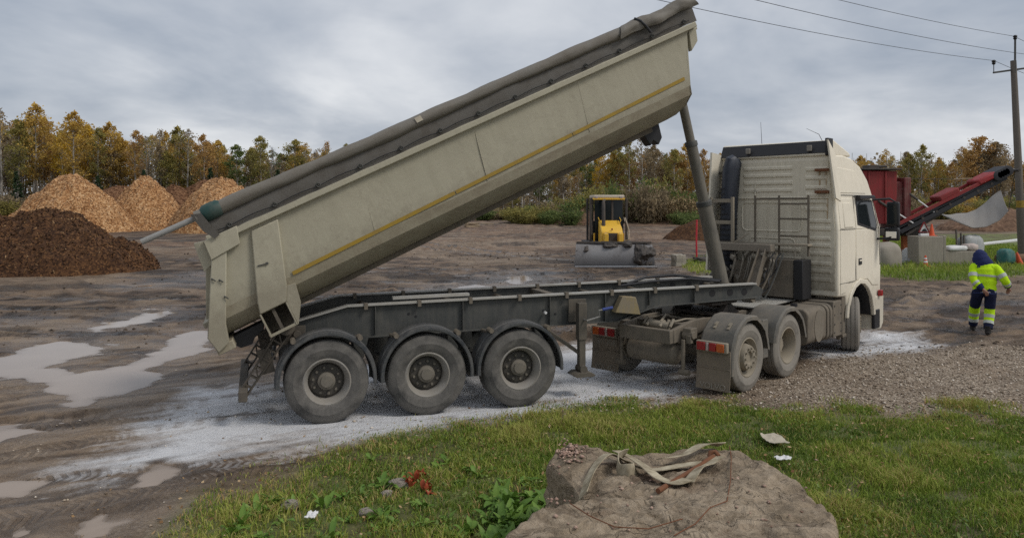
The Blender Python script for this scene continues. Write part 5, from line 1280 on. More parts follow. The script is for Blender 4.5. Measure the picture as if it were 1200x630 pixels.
# mirrors
m_ = MB(); m_.tube([(3.86, -1.2, 2.90), (3.98, -1.48, 2.92), (4.04, -1.56, 2.86), (4.04, -1.56, 2.20), (3.98, -1.45, 2.14), (3.98, -1.22, 2.12)], 0.022, 8); mr = m_.build('mirror', M['black'], TK)
m_ = MB(); m_.box((4.06, -1.52, 2.62), (0.10, 0.24, 0.48)); m_.build('mirror_housing', M['black'], mr, 0.035, seg=3)
m_ = MB(); m_.box((4.06, -1.50, 2.22), (0.12, 0.28, 0.26)); m_.build('mirror_housing', M['black'], mr, 0.04, seg=3)
t_ = NT('mirror_glass'); M['mirror'] = t_.fin((0.62, 0.64, 0.66), 0.04, None, 1.0)
m_ = MB(); m_.box((4.005, -1.52, 2.62), (0.008, 0.19, 0.40)); m_.build('mirror_glass', M['glass'], mr, 0.003)
m_ = MB(); m_.box((3.995, -1.50, 2.21), (0.008, 0.20, 0.13)); m_.build('mirror_glass', M['mirror'], mr, 0.003)
# ------------------------------------------------------------------ heaps
def heap(name, cx, cy, h, rx, ry, mat, label, seed, rot=0.0, lump=0.12, pw=1.0, tip=0.10, bits=0, bitmat=None, bitsize=0.2, group=None, cat='heap', n=130, skew=(0, 0)):
    u = np.linspace(-1.12, 1.12, n); U, W = np.meshgrid(u, u)
    X = U * rx; Y = W * ry
    r = np.hypot(U * (1 - skew[0] * U), W * (1 - skew[1] * W))
    an = np.arctan2(W, U)
    edge = 1.0 + 0.10 * (fbm(np.cos(an) * 1.4 + seed, np.sin(an) * 1.4, seed, 3) - 0.5) * 2
    r = r / edge
    prof = 1 - np.sqrt(r ** 2 + tip ** 2) / math.sqrt(1 + tip ** 2)
    prof = np.clip(prof, -0.2, 1) / (1 - tip / math.sqrt(1 + tip ** 2))
    prof = np.where(prof > 0, np.abs(prof) ** pw, prof)
    inn = sstep(0.0, 0.18, prof)
    Z = h * prof + h * lump * (fbm(X * 0.5 + seed, Y * 0.5, seed + 5, 4) - 0.5) * 2 * inn + h * lump * 0.42 * (fbm(X * 2.4, Y * 2.4 + seed, seed + 9, 3) - 0.5) * 2 * inn
    c, s_ = math.cos(rot), math.sin(rot)
    WX = cx + X * c - Y * s_; WY = cy + X * s_ + Y * c
    base = ground(WX, WY)
    Zw = np.where(prof > -0.02, base + Z - 0.05, base - 0.4)
    ii_ = np.arange(n * n).reshape(n, n)
    q = np.stack([ii_[:-1, :-1], ii_[:-1, 1:], ii_[1:, 1:], ii_[1:, :-1]], -1).reshape(-1, 4)
    g0 = gz(cx, cy)
    V_ = np.stack([WX.ravel() - cx, WY.ravel() - cy, Zw.ravel() - g0], -1)
    keep = (prof.ravel()[q].max(1) > -0.1)
    o = link(name, np_mesh(name, V_, q[keep], None, mat, True), None, (cx, cy, g0))
    tag(o, label, cat, group)
    if bits:
        # loose pieces lying on the slopes: thin slivers
        k = rng.integers(0, n - 1, (bits * 3, 2)); ok = prof[k[:, 0], k[:, 1]] > -0.05; k = k[ok][:bits]; m = len(k)
        a = rng.random((m, 2)); 
        p = V_.reshape(n, n, 3)[k[:, 0], k[:, 1]] * (1 - a[:, :1]) + V_.reshape(n, n, 3)[k[:, 0] + 1, k[:, 1] + 1] * a[:, :1]
        d1 = rng.normal(size=(m, 3)); d1 /= np.linalg.norm(d1, axis=1)[:, None]; d2 = np.cross(d1, rng.normal(size=(m, 3))); d2 /= np.linalg.norm(d2, axis=1)[:, None]
        L_ = bitsize * rng.uniform(0.4, 1.3, (m, 1)); w_ = L_ * rng.uniform(0.25, 0.6, (m, 1)); d3 = np.cross(d1, d2)
        vs = np.stack([p - d1 * L_ - d2 * w_, p + d1 * L_ - d2 * w_ * 0.6, p + d1 * L_ * 0.8 + d2 * w_, p - d1 * L_ * 0.7 + d2 * w_, p + d3 * w_ * 0.7], 1).reshape(-1, 3)
        b = np.arange(m)[:, None] * 5
        T_ = np.concatenate([b + np.array([[0, 1, 4]]), b + np.array([[1, 2, 4]]), b + np.array([[2, 3, 4]]), b + np.array([[3, 0, 4]])])
        tint = np.repeat(rng.random(m) ** 1.3, 5)
        tag(link('loose_pieces', np_mesh('loose_pieces', vs, None, T_, bitmat, False, {'tint': tint}), o), kind='stuff')
    return o
def PX(px, Y): return (px - 600) / F * Y
heap('compost_heap', PX(28, 33.5), 33.5, 2.48, 5.6, 4.2, M['compost'], 'dark brown bark compost heap, the lowest and widest heap', 3, 0.0, 0.30, 0.60, 0.34, 14000, M['compost_bits'], 0.065, n=200)
heap('wood_chip_heap', PX(85, 74), 74, 5.8, 6.3, 5.8, M['chips'], 'tallest tan wood chip heap rising right behind the dark compost', 11, 0.1, 0.10, 0.88, 0.16, 9000, M['chip_bits'], 0.085, 'wood chip heaps')
heap('wood_chip_heap', PX(171, 80), 80, 5.6, 5.1, 5.0, M['chips'], 'tan wood chip heap between the tallest heap and the flat-topped one', 17, 0.3, 0.10, 0.90, 0.13, 7000, M['chip_bits'], 0.085, 'wood chip heaps')
heap('wood_chip_heap', PX(262, 76), 76, 5.3, 5.4, 5.2, M['chips'], 'tan wood chip heap with squared top beside the tipper tailgate', 23, -0.2, 0.10, 0.72, 0.22, 7000, M['chip_bits'], 0.085, 'wood chip heaps')
heap('dark_chip_heap', PX(235, 104), 106, 5.6, 7.0, 6.0, M['chips_dark'], 'reddish dark wood chip heap peaking behind the squared tan heap', 29, 0, 0.08, 0.8, 0.2, 2500, M['chips_dark'], 0.15, 'dark chip heaps at the back', n=80)
heap('dark_chip_heap', PX(203, 104), 104, 4.8, 5.4, 5.0, M['chips_dark'], 'small reddish dark chip heap peeking between two tan heaps', 31, 0, 0.08, 0.8, 0.2, 2000, M['chips_dark'], 0.15, 'dark chip heaps at the back', n=80)
heap('dark_chip_heap', PX(128, 108), 110, 4.6, 8.0, 5.0, M['chips_dark'], 'low dark chip heap behind the tallest tan heap', 37, 0, 0.10, 0.7, 0.25, 2000, M['chips_dark'], 0.15, 'dark chip heaps at the back', n=80)
heap('soil_heap', PX(683, 92), 92, 2.2, 3.6, 3.2, M['soil'], 'low reddish soil heap behind the bulldozer cab', 41, 0, 0.10, 0.8, 0.2, n=70)
heap('soil_heap', PX(826, 62), 62, 1.7, 3.4, 3.0, M['compost'], 'small dark soil heap by the red marker post', 43, 0, 0.12, 0.8, 0.2, n=70)
heap('soil_heap', PX(1190, 74), 76, 2.2, 6.5, 4.0, M['soil'], 'low brown soil bank behind the hanging grey sheet', 47, 0, 0.10, 0.7, 0.25, n=70)

# ------------------------------------------------------------------ bulldozer, blade towards the yard
DZ = empty('bulldozer', (PX(715, 36.2), 36.2, 0.0), 0)
DZ.location.z = gz(DZ.location.x, 36.2)
tag(DZ, 'yellow bulldozer with a wide muddy blade facing the truck', 'bulldozer')
# blade: curved plate across
N_ = 10; vs = []; fs = []
for i in range(N_ + 1):
    t_ = i / N_; z = 0.02 + 1.08 * t_; y = -1.62 + 0.34 * (t_ - 0.45) ** 2 * 2.2 + 0.10 * t_
    for x in np.linspace(-1, 1, 25):
        xx = x * (1.82 - 0.10 * t_); vs.append((xx, y - 0.10 * abs(x) ** 3 * 0.4, z + 0.03 * math.sin(xx * 3) * t_ - (0.10 * max(0, abs(x) - 0.8) * 3 if t_ > 0.9 else 0)))
for i in range(N_):
    for k in range(24): a = i * 25 + k; fs.append((a, a + 1, a + 26, a + 25))
bl = MB().add(vs, fs).build('blade', M['blade'], DZ); sm = bl.modifiers.new('thick', 'SOLIDIFY'); sm.thickness = 0.05
mb = MB(); mb.bx(-1.80, 1.80, -1.66, -1.60, 0.0, 0.07); mb.build('cutting_edge', M['blade_edge'], bl, 0.008)
mb = MB(); mb.bar((-1.70, -1.36, 1.10), (1.70, -1.36, 1.10), 0.10, 0.09); mb.build('blade_lip', M['dozer_dark'], bl, 0.015)
# caked mud: ragged crust on the blade face
def crust(x0, x1, z0, z1, seed, thr):
    nx_c, nz_c = 46, 26; vs = []; fs = []; hh = np.zeros((nx_c, nz_c))
    for i in range(nx_c):
        for j in range(nz_c):
            x = lerp(x0, x1, i / (nx_c - 1)); z = lerp(z0, z1, j / (nz_c - 1)); e_ = min(i, nx_c - 1 - i) / 9.0; e2 = min(j, nz_c - 1 - j) / 6.0
            hh[i, j] = (float(fbm(np.array(x * 3.1 + seed), np.array(z * 3.1), seed, 4)) - thr) * 0.6 + 0.05 * (float(fbm(np.array(x * 11), np.array(z * 11), seed + 2, 2)) - 0.5) - max(0, 1 - e_) * 0.16 - max(0, 1 - e2) * 0.14
            t_ = (z - 0.02) / 1.08; y = -1.62 + 0.34 * (t_ - 0.45) ** 2 * 2.2 + 0.10 * t_ - 0.05
            vs.append((x, y - hh[i, j], z))
    for i in range(nx_c - 1):
        for j in range(nz_c - 1):
            if max(hh[i, j], hh[i + 1, j + 1]) > -0.03: k = i * nz_c + j; fs.append((k, k + 1, k + nz_c + 1, k + nz_c))
    tag(MB().add(vs, fs).build('caked_mud', M['dozer_dark'], bl, 0, 60), kind='stuff')
crust(0.85, 1.85, 0.0, 1.15, 5, 0.40); crust(-1.85, -1.0, 0.62, 1.15, 9, 0.44); crust(-0.9, 1.0, 0.86, 1.16, 12, 0.44)
for s_ in (-1, 1):
    mb = MB(); mb.bar((s_ * 0.72, -1.36, 0.40), (s_ * 0.72, 0.5, 0.62), 0.16, 0.2); mb.build('push_arm', M['dozer_dark'], DZ, 0.02)
    mb = MB()
    prof = []
    for k in range(24):
        a = 2 * math.pi * k / 24; prof.append((0.75 + (1.25 if math.cos(a) > 0 else -1.25) + 0.42 * math.cos(a), 0.46 + 0.44 * math.sin(a)))
    mb.prism([(y, z) for y, z in prof], s_ * 0.86, s_ * 1.42, 'yz'); mb.build('track', M['dozer_dark'], DZ, 0.03)
    mb = MB(); mb.bx(s_ * 0.60, s_ * 1.40, -0.1, 2.3, 0.98, 1.06); mb.build('track_cover', M['dozer_dark'], DZ, 0.02)
mb = MB(); mb.bx(-0.86, 0.86, 0.0, 2.5, 0.35, 1.0); mb.build('belly', M['dozer_dark'], DZ, 0.03)
KX0 = len(DZ.children)
# bonnet, sloped front
mb = MB(); mb.prism([(-0.72, 1.0), (-0.72, 1.55), (-0.45, 1.75), (0.55, 2.08), (0.55, 1.0)], lambda a, b: -0.50, lambda a, b: 0.50, 'yz'); bn = mb.build('bonnet', M['yellow'], DZ, 0.05)
mb = MB(); mb.bx(-0.30, 0.30, -0.745, -0.70, 1.06, 1.50); mb.build('grille', M['dozer_dark'], bn, 0.01)
for s_ in (-1, 1):
    mb = MB(); mb.bx(s_ * 0.40 - 0.11, s_ * 0.40 + 0.11, -1.30, -0.72, 0.75, 1.50); mb.build('lift_tower', M['yellow'], DZ, 0.03)
    mb = MB(); mb.cyl((s_ * 0.40, -1.28, 0.62), (s_ * 0.40, -0.9, 1.5), 0.06, 12); mb.build('lift_ram', M['steel'], DZ)
    mb = MB(); mb.tube([(s_ * 0.50, 0.0, 1.9), (s_ * 0.62, 0.0, 2.08), (s_ * 0.62, 0.5, 2.2)], 0.025, 6); mb.build('grab_rail', M['yellow'], DZ)
mb = MB(); mb.bx(-0.035, 0.035, -0.70, -0.66, 1.64, 1.72); mb.build('badge', M['red'], bn)
mb = MB(); mb.tube([(-0.40, -0.15, 1.75), (-0.40, -0.15, 2.85), (-0.40, -0.08, 2.98), (-0.30, 0.05, 3.02)], [0.11, 0.10, 0.07, 0.06], 14); mb.build('exhaust', M['dozer_dark'], DZ)
# operator cab
for (x, y) in ((-0.86, 0.62), (0.86, 0.62), (-0.86, 2.1), (0.86, 2.1), (-0.22, 0.60), (0.22, 0.60)):
    mb = MB(); mb.bx(x - 0.055, x + 0.055, y - 0.055, y + 0.055, 1.0, 3.12); mb.build('cab_post', M['dozer_dark'], DZ, 0.01)
mb = MB(); mb.bx(-0.92, 0.92, 0.50, 2.25, 3.12, 3.28); rf = mb.build('cab_roof', M['roof_pale'], DZ, 0.05)
for (x0, x1, z0, z1) in ((-0.90, -0.80, 1.0, 1.45), (0.80, 0.90, 1.0, 1.45)):
    mb = MB(); mb.bx(x0, x1, 0.52, 0.60, z0, z1); mb.build('cab_sill', M['yellow'], DZ, 0.01)
mb = MB(); mb.bx(-0.94, 0.94, 0.46, 0.52, 3.05, 3.13); mb.build('roof_trim', M['yellow'], DZ, 0.01)
for s_ in (-1, 1):
    for (x0, x1) in ((0.24, 0.82),):
        mb = MB(); mb.bx(min(s_ * x0, s_ * x1), max(s_ * x0, s_ * x1), 0.60, 0.615, 1.2, 3.1); mb.build('cab_window', M['glass'], DZ)
    mb = MB(); mb.bx(s_ * 0.865, s_ * 0.875, 0.68, 2.05, 1.35, 3.1); mb.build('cab_window', M['glass'], DZ)
    mb = MB(); mb.box((s_ * 0.72, 0.48, 3.17), (0.16, 0.06, 0.10)); mb.build('work_lamp', M['clear_lens'], rf, 0.01)
mb = MB(); mb.bx(-0.20, 0.20, 0.602, 0.612, 2.05, 3.1); mb.build('cab_window', M['glass'], DZ)
mb = MB(); mb.bx(-0.86, 0.86, 2.08, 2.12, 1.0, 2.0); mb.bx(-0.4, 0.4, 1.5, 2.0, 1.1, 2.3); mb.build('seat', M['black'], DZ, 0.03)
mb = MB(); mb.tube([(0.95, 0.5, 2.2), (1.15, 0.4, 1.6), (1.20, 0.4, 1.15), (0.95, 0.5, 1.10)], 0.03, 6); mb.tube([(0.95, 1.0, 2.2), (1.15, 0.9, 1.6), (1.20, 0.9, 1.15)], 0.03, 6); mb.build('hand_rail', M['roof_pale'], DZ)


for ch in list(DZ.children)[KX0:]: ch.scale = (0.82, 1, 1)
# ------------------------------------------------------------------ things on the mud behind
def gp(px, py): x, y = G(px, py); return x, y, gz(x, y)
x, y, z = gp(816.5, 305)
mb = MB(); mb.tube([(0, 0, -0.1), (-0.02, 0, 1.0), (0.0, 0, 1.98)], [0.045, 0.045, 0.042], 8); mb.cyl((0, 0, 1.98), (0, 0, 2.01), 0.055, 8)
tag(mb.build('marker_post', painted('red_post', (0.55, 0.03, 0.045), 0.5, 0.2), loc=(x, y, z)), 'thin red plastic marker post standing in the grass tuft', 'post')
def rubble(name, loc, d, rz, mat, label, cat, seed, sub=2, amp=0.08):
    random.seed(seed); bm = bmesh.new(); bmesh.ops.create_cube(bm, size=1.0)
    bmesh.ops.subdivide_edges(bm, edges=bm.edges[:], cuts=sub, use_grid_fill=True)
    for v in bm.verts:
        v.co = Vector((v.co.x * d[0], v.co.y * d[1], v.co.z * d[2])) + Vector((random.uniform(-1, 1) * d[0], random.uniform(-1, 1) * d[1], random.uniform(-1, 1) * d[2])) * amp
    me = bpy.data.meshes.new(name); bm.to_mesh(me); bm.free(); me.materials.append(mat)
    o = link(name, me, None, loc, (0, 0, rz)); b = o.modifiers.new('bevel', 'BEVEL'); b.width = 0.03; b.segments = 2
    return tag(o, label, cat)
x, y, z = gp(795, 311); rubble('concrete_block', (x, y, z + 0.24), (0.52, 0.5, 0.56), 0.3, M['concrete'], 'small pale concrete block between the bulldozer blade and the ram', 'block', 3, amp=0.05)
x, y, z = gp(820, 308); rubble('mud_lump', (x + 0.3, y + 0.3, z + 0.12), (0.9, 0.5, 0.35), 0.2, M['dozer_dark'], 'dark clod of mud at the foot of the red post', 'clod', 4, amp=0.16)
x, y, z = gp(553, 270); rubble('concrete_slab', (x, y, z + 0.18), (1.5, 1.1, 0.5), 0.2, M['timber'], 'pale broken slab on the red mud under the raised tipper', 'slab', 5, amp=0.07)
x, y, z = gp(570, 268); rubble('plank', (x, y, z + 0.08), (1.6, 0.4, 0.16), -0.1, M['timber'], 'pale short board lying beside the broken slab', 'board', 6, amp=0.05)
def cone(loc, h, label, bands, name='traffic_cone', mat=None, tilt=(0, 0, 0), grp=None):
    o = empty(name, loc); o.rotation_euler = tilt; tag(o, label, 'cone', grp); r = h * 0.24
    mb = MB(); mb.lathe([(r, 0.05 * h), (r * 0.93, 0.10 * h), (0.06 * h, 0.97 * h), (0.045 * h, h), (0.0, h)], 20, 'z'); mb.build('cone_body', mat or M['orange'], o)
    mb = MB(); mb.box((0, 0, 0.03 * h), (r * 2.5, r * 2.5, 0.06 * h)); mb.build('base', mat or M['orange'], o, 0.01)
    for (a, b) in bands:
        mb = MB(); ra, rb_ = lerp(r * 0.93, 0.06 * h, (a - 0.1) / 0.87) + 0.006, lerp(r * 0.93, 0.06 * h, (b - 0.1) / 0.87) + 0.006
        mb.lathe([(ra - 0.01, a * h), (ra, a * h), (rb_, b * h), (rb_ - 0.01, b * h)], 20, 'z'); mb.build('white_band', M['white_paint'], o)
    return o
x, y, z = gp(548, 266); cone((x, y, z), 0.75, 'faded red cone standing behind the broken slab', [(0.45, 0.62)], mat=M['orange'])

# ------------------------------------------------------------------ storage corner on the right
x, y, z = gp(1090.5, 312); CB = (x, y + 0.4, z)
mb = MB(); mb.bx(-0.60, 0.52, -0.5, 0.5, -0.1, 1.36); mb.bx(0.52, 0.66, -0.5, 0.4, -0.1, 1.40)
o = mb.build('concrete_block', M['concrete'], None, 0.025, loc=CB); tag(o, 'tall square concrete block carrying a warning triangle', 'block')
# warning triangle on the block
T0 = empty('warning_triangle', (CB[0] - 0.22, CB[1] - 0.25, CB[2] + 1.36)); tag(T0, 'red and white warning triangle standing on the concrete block', 'sign')
mb = MB()
tri = [Vector((0.27 * math.cos(R(a)), 0, 0.34 + 0.31 * math.sin(R(a)))) for a in (90, 210, 330)]
for i in range(3): mb.bar(tri[i], tri[(i + 1) % 3], 0.03, 0.085, up=(0, 1, 0))
mb.build('red_border', M['red'], T0, 0.004)
mb = MB(); mb.add([(v.x * 0.86, 0.012, 0.34 + (v.z - 0.34) * 0.86) for v in tri], [(0, 1, 2)]); o = mb.build('panel', M['white_paint'], T0, smooth=0); sm = o.modifiers.new('thick', 'SOLIDIFY'); sm.thickness = 0.01
mb = MB(); mb.box((0, 0.02, 0.06), (0.40, 0.20, 0.12)); mb.build('foot', M['white_plastic'], T0, 0.02)
mb = MB(); mb.add([(-0.12, -0.02, 0.22), (0.14, -0.02, 0.20), (0.06, -0.02, 0.34), (-0.04, -0.02, 0.33)], [(0, 1, 2, 3)]); o = mb.build('symbol', M['black'], T0, smooth=0); sm = o.modifiers.new('thick', 'SOLIDIFY'); sm.thickness = 0.004
cone((CB[0] + 0.30, CB[1] + 0.05, CB[2] + 1.36), 0.55, 'orange cone standing beside the warning triangle on the block', [])
x, y, z = gp(1084.5, 314); cone((x, y, z + 0.0), 0.50, 'small orange cone with white bands before the concrete block', [(0.35, 0.52), (0.64, 0.78)])
x, y, z = gp(1196, 312); cone((x, y, z), 0.62, 'leaning plain orange cone near the utility pole', [], tilt=(0, -0.28, 0))
x, y, z = gp(1074, 311)
mb = MB(); mb.lathe([(0.0, 0.0), (0.15, 0.0), (0.20, 0.42), (0.215, 0.44), (0.19, 0.44), (0.14, 0.05), (0.0, 0.05)], 20, 'z'); tag(mb.build('bucket', M['black_rubber'], loc=(x, y + 0.2, z)), 'black rubber bucket standing against the concrete block', 'bucket')
x, y, z = gp(1126, 312)
mb = MB(); mb.bx(-0.75, 0.85, -0.3, 0.3, -0.1, 0.62); tag(mb.build('concrete_beam', M['concrete'], None, 0.03, loc=(x + 0.15, y + 0.5, z)), 'long low concrete beam with white sacks on top', 'beam')
def sack(loc, d, rz, mat, label, seed, name='sack', cat='sack'):
    random.seed(seed); bm = bmesh.new(); bmesh.ops.create_icosphere(bm, subdivisions=3, radius=1.0)
    for v in bm.verts:
        p = v.co.copy(); q = Vector([math.copysign(abs(c) ** 0.62, c) for c in p])
        w = float(fbm(np.array(p.x * 1.8 + seed), np.array(p.y * 1.8 + p.z), seed, 3)) - 0.5
        v.co = Vector((q.x * d[0], q.y * d[1], q.z * d[2])) * (1 + 0.5 * w)
    me = bpy.data.meshes.new(name); bm.to_mesh(me); bm.free(); me.materials.append(mat)
    for p in me.polygons: p.use_smooth = True
    return tag(link(name, me, None, loc, (0, 0, rz)), label, cat)
bz = z + 0.62
sack((x + 0.0, y + 0.45, bz + 0.12), (0.55, 0.28, 0.13), 0.1, M['white_plastic'], 'flat white sack lying on the low concrete beam', 3)
sack((x + 0.72, y + 0.55, bz + 0.16), (0.32, 0.3, 0.17), 0.3, painted('beige_sack', (0.50, 0.42, 0.38), 0.7, 0.3), 'beige sack slumped at the end of the concrete beam', 5)
x2, y2, z2 = gp(1113, 308)
mb = MB(); mb.lathe([(0.0, 0.0), (0.30, 0.0), (0.36, 0.25), (0.33, 0.5), (0.24, 0.6), (0.26, 0.62), (0.30, 0.70), (0.0, 0.72)], 20, 'z'); tag(mb.build('grey_barrel', painted('barrel_grey', (0.13, 0.14, 0.15), 0.5, 0.3), loc=(x2, y2 + 1.2, z2 + 0.30)), 'round grey barrel with dark lid behind the sacks', 'barrel')
mb = MB(); mb.bx(-0.5, 0.5, -0.4, 0.4, -0.1, 0.30); tag(mb.build('pallet', M['timber'], None, 0.02, loc=(x2, y2 + 1.2, z2)), 'dark timber pallet under the grey barrel', 'pallet')
for (px, dy, h, lb) in ((1120.5, 1.6, 1.15, 'short grey stake just behind the white sack'), (1126, 2.0, 0.95, 'short dark stake, middle of three stakes by the sacks'), (1129.5, 1.8, 0.95, 'short dark stake next to the draped plastic sheet')):
    X_, Y_ = PX(px, y + dy), y + dy; mb = MB(); mb.tube([(0, 0, -0.1), (0.03, 0, h * 0.6), (0.0, 0, h + 0.45)], 0.045, 7); tag(mb.build('stake', M['wood_pole'], loc=(X_, Y_, gz(X_, Y_))), lb, 'stake')
sack((PX(1137, y + 2.6), y + 2.6, gz(PX(1137, y + 2.6), y + 2.6) + 0.75), (0.62, 0.4, 0.52), 0.2, painted('clear_plastic', (0.42, 0.44, 0.45), 0.3, 0.45, (0.25, 0.25, 0.22), 4.0), 'crumpled translucent plastic sheet heaped behind the stakes', 9, 'plastic_sheet', 'sheet')
sack((PX(1178, y - 0.3), y - 0.3, gz(PX(1178, y), y) + 0.42), (0.40, 0.3, 0.36), 0.5, painted('teal_net', (0.02, 0.13, 0.12), 0.6, 0.3, DUST, 4.0), 'bundle of teal netting lying behind the worker', 13, 'netting', 'netting')
sack((PX(1189, y + 0.6), y + 0.6, gz(PX(1189, y), y) + 0.2), (0.8, 0.4, 0.28), 0.1, M['soil'], 'low brown rubble pile beside the teal netting', 15, 'rubble_pile', 'rubble')
sack((PX(1067, y + 1.5), y + 1.5, gz(PX(1067, y + 1.5), y + 1.5) + 0.35), (0.36, 0.3, 0.45), 0.5, M['white_plastic'], 'white plastic bag slumped in grass left of the concrete block', 17)
sack((PX(1059, y + 0.9), y + 0.9, gz(PX(1059, y + 0.9), y + 0.9) + 0.10), (0.5, 0.35, 0.15), 0.1, painted('grey_sack', (0.36, 0.37, 0.36), 0.6, 0.3), 'flat grey sack in the grass under the conveyor', 19)
sack((PX(1036, 34.5), 34.5, gz(PX(1036, 34.5), 34.5) + 0.55), (0.62, 0.6, 0.68), 0.2, painted('bulk_bag', (0.34, 0.31, 0.26), 0.8, 0.5, DUST, 3.0), 'large beige bulk bag beside the orange conveyor leg', 21, 'bulk_bag', 'bag')
mb = MB(); mb.bar((0, 0, 0.05), (3.4, 1.0, 0.30), 0.5, 0.10); X_, Y_ = PX(1147, 44), 44; tag(mb.build('white_panel', M['white_paint'], None, 0.01, loc=(X_, Y_, gz(X_, Y_) + 0.4)), 'long white panel lying in the grass beyond the sacks', 'panel')

# ------------------------------------------------------------------ red screening machine with conveyor
SM = empty('screening_machine', (PX(1026, 37.5), 37.5, 0), 0); SM.location.z = gz(SM.location.x, 37.5)
tag(SM, 'red screening machine with a long conveyor boom rising beyond the cab', 'machine')
mb = MB(); mb.prism([(-2.2, 1.9), (-2.2, 4.45), (0.55, 4.40), (0.55, 3.2), (0.2, 1.9)], -1.0, 1.6); hp = mb.build('hopper', M['red'], SM, 0.02)
for xx in (-1.6, -0.8, 0.0): 
    mb = MB(); mb.bx(xx - 0.04, xx + 0.04, -1.06, -0.99, 1.95, 4.4); mb.build('hopper_rib', M['red'], hp, 0.01)
mb = MB(); mb.bx(-2.3, 0.75, -1.15, 1.7, 4.46, 4.54); mb.build('hopper_lid', M['dozer_dark'], hp, 0.02)
mb = MB(); mb.bx(-0.6, -0.1, -0.6, 0.1, 4.55, 4.72); mb.cyl((-0.2, -0.4, 4.64), (0.35, -0.4, 4.66), 0.07, 10); mb.build('hopper_motor', M['dozer_dark'], hp, 0.02)
mb = MB(); mb.bx(0.90, 1.22, -1.0, 1.4, 1.55, 4.10); mb.bx(0.55, 0.90, -0.85, 1.3, 2.1, 3.9); mb.build('side_wall', painted('dark_red', (0.15, 0.02, 0.022), 0.6, 0.35), SM, 0.03)
mb = MB(); mb.bar((-2.6, 0, 1.5), (2.0, 0, 1.5), 1.9, 0.35); mb.build('chassis', M['dozer_dark'], SM, 0.03)
for (xx, yy) in ((0.95, -0.9), (0.95, 0.9), (-2.3, -0.9), (-2.3, 0.9)):
    mb = MB(); mb.bx(xx - 0.12, xx + 0.12, yy - 0.12, yy + 0.12, -0.05, 1.4); mb.build('leg', M['red_orange'], SM, 0.015)
A_, B_ = Vector((0.35, -1.15, 1.75)), Vector((5.35, -1.15, 4.24)); D_ = (B_ - A_).normalized(); U_ = Vector((-D_.z, 0, D_.x))
for yy in (-0.42, 0.42):
    mb = MB(); mb.bar(A_ + Vector((0, yy, 0.17)), B_ + Vector((0, yy, 0.17)), 0.10, 0.15); mb.build('boom_side', M['red'], SM, 0.01)
mb = MB(); mb.bar(A_ + U_ * -0.02, B_ + U_ * -0.02, 0.74, 0.10); mb.bar(A_ + U_ * -0.24, B_ + U_ * -0.16, 0.78, 0.20); mb.build('belt', M['black_rubber'], SM, 0.01)
for k in range(9):
    p = A_ + D_ * (0.5 + k * 0.72); mb = MB(); mb.cyl(p + Vector((0, -0.40, 0)) + U_ * -0.13, p + Vector((0, 0.40, 0)) + U_ * -0.13, 0.07, 10); mb.build('idler', M['dozer_dark'], SM)
mb = MB(); mb.bar(B_ - D_ * 1.35 + U_ * 0.20, B_ - D_ * 0.35 + U_ * 0.20, 1.0, 0.28); mb.build('boom_head', painted('bright_red', (0.34, 0.02, 0.026), 0.5, 0.38, (0.09, 0.04, 0.03), 2.5), SM, 0.08)
for k in range(5):
    p = B_ - D_ * 0.38 + D_ * 0.13 * k + U_ * 0.10; mb = MB(); mb.lathe([(0.17, -0.52), (0.24, -0.5), (0.24, 0.5), (0.17, 0.52)], 16, 'y', p); mb.build('head_roller', M['black_rubber'], SM)
mb = MB(); mb.bar(A_ + D_ * 2.3 + U_ * 0.32, A_ + D_ * 3.3 + U_ * 0.34, 0.95, 0.26); mb.build('belt_cover', M['red'], SM, 0.06)
for (a, b) in (((0.60, -0.6, 3.9), (2.05, -1.5, 2.45)), ((-0.35, -1.0, 3.0), (1.0, -1.6, 1.95))):
    a = Vector(a); b = Vector(b); mb = MB(); mb.cyl(a, lerp(a, b, 0.6), 0.06, 10); rm = mb.build('boom_ram', M['dozer_dark'], SM)
    mb = MB(); mb.cyl(lerp(a, b, 0.58), b, 0.035, 10); mb.build('ram_rod', M['white_paint'], rm)
mb = MB(); mb.bar(A_ + D_ * 0.2 + U_ * -0.5, A_ + D_ * 2.9 + U_ * -0.25, 0.6, 0.14); mb.build('under_truss', M['dozer_dark'], SM, 0.02)
mb = MB(); mb.tube([(3.3, -0.9, 4.02), (4.2, -0.9, 4.06)], 0.03, 6); mb.build('loose_rod', M['timber'], SM)
mb = MB(); mb.tube([(1.2, -0.9, 4.05), (3.4, -0.9, 4.02)], 0.012, 5); mb.build('guy_wire', M['dozer_dark'], SM)
# grey rubber sheet slung beneath the boom
nu, nv = 26, 12; vs = []; fs = []
near = [(1097, 249), (1118, 259), (1140, 267.5), (1156, 266), (1172, 258), (1182, 247)]
farr = [(1121, 250.5), (1133, 250), (1144, 246), (1155, 238), (1163, 230), (1173, 223)]
def pick(lst, t_):
    k = min(int(t_ * (len(lst) - 1)), len(lst) - 2); f_ = t_ * (len(lst) - 1) - k; return lerp(lst[k][0], lst[k + 1][0], f_), lerp(lst[k][1], lst[k + 1][1], f_)
for i in range(nu + 1):
    a = P(*pick(near, i / nu), 37.2); b = P(*pick(farr, i / nu), 39.6)
    for j in range(nv + 1):
        t_ = j / nv; p = lerp(a, b, t_); p.z += -0.10 * math.sin(t_ * math.pi); vs.append(p)
for i in range(nu):
    for j in range(nv): k = i * (nv + 1) + j; fs.append((k, k + 1, k + nv + 2, k + nv + 1))
c0 = Vector(P(1140, 250, 38.4)); o = MB().add([v - c0 for v in vs], fs).build('rubber_sheet', M['mat_sheet'], None, 0, 60, loc=c0); sm = o.modifiers.new('thick', 'SOLIDIFY'); sm.thickness = 0.03
tag(o, 'sagging grey rubber sheet slung beneath the red conveyor boom', 'sheet')
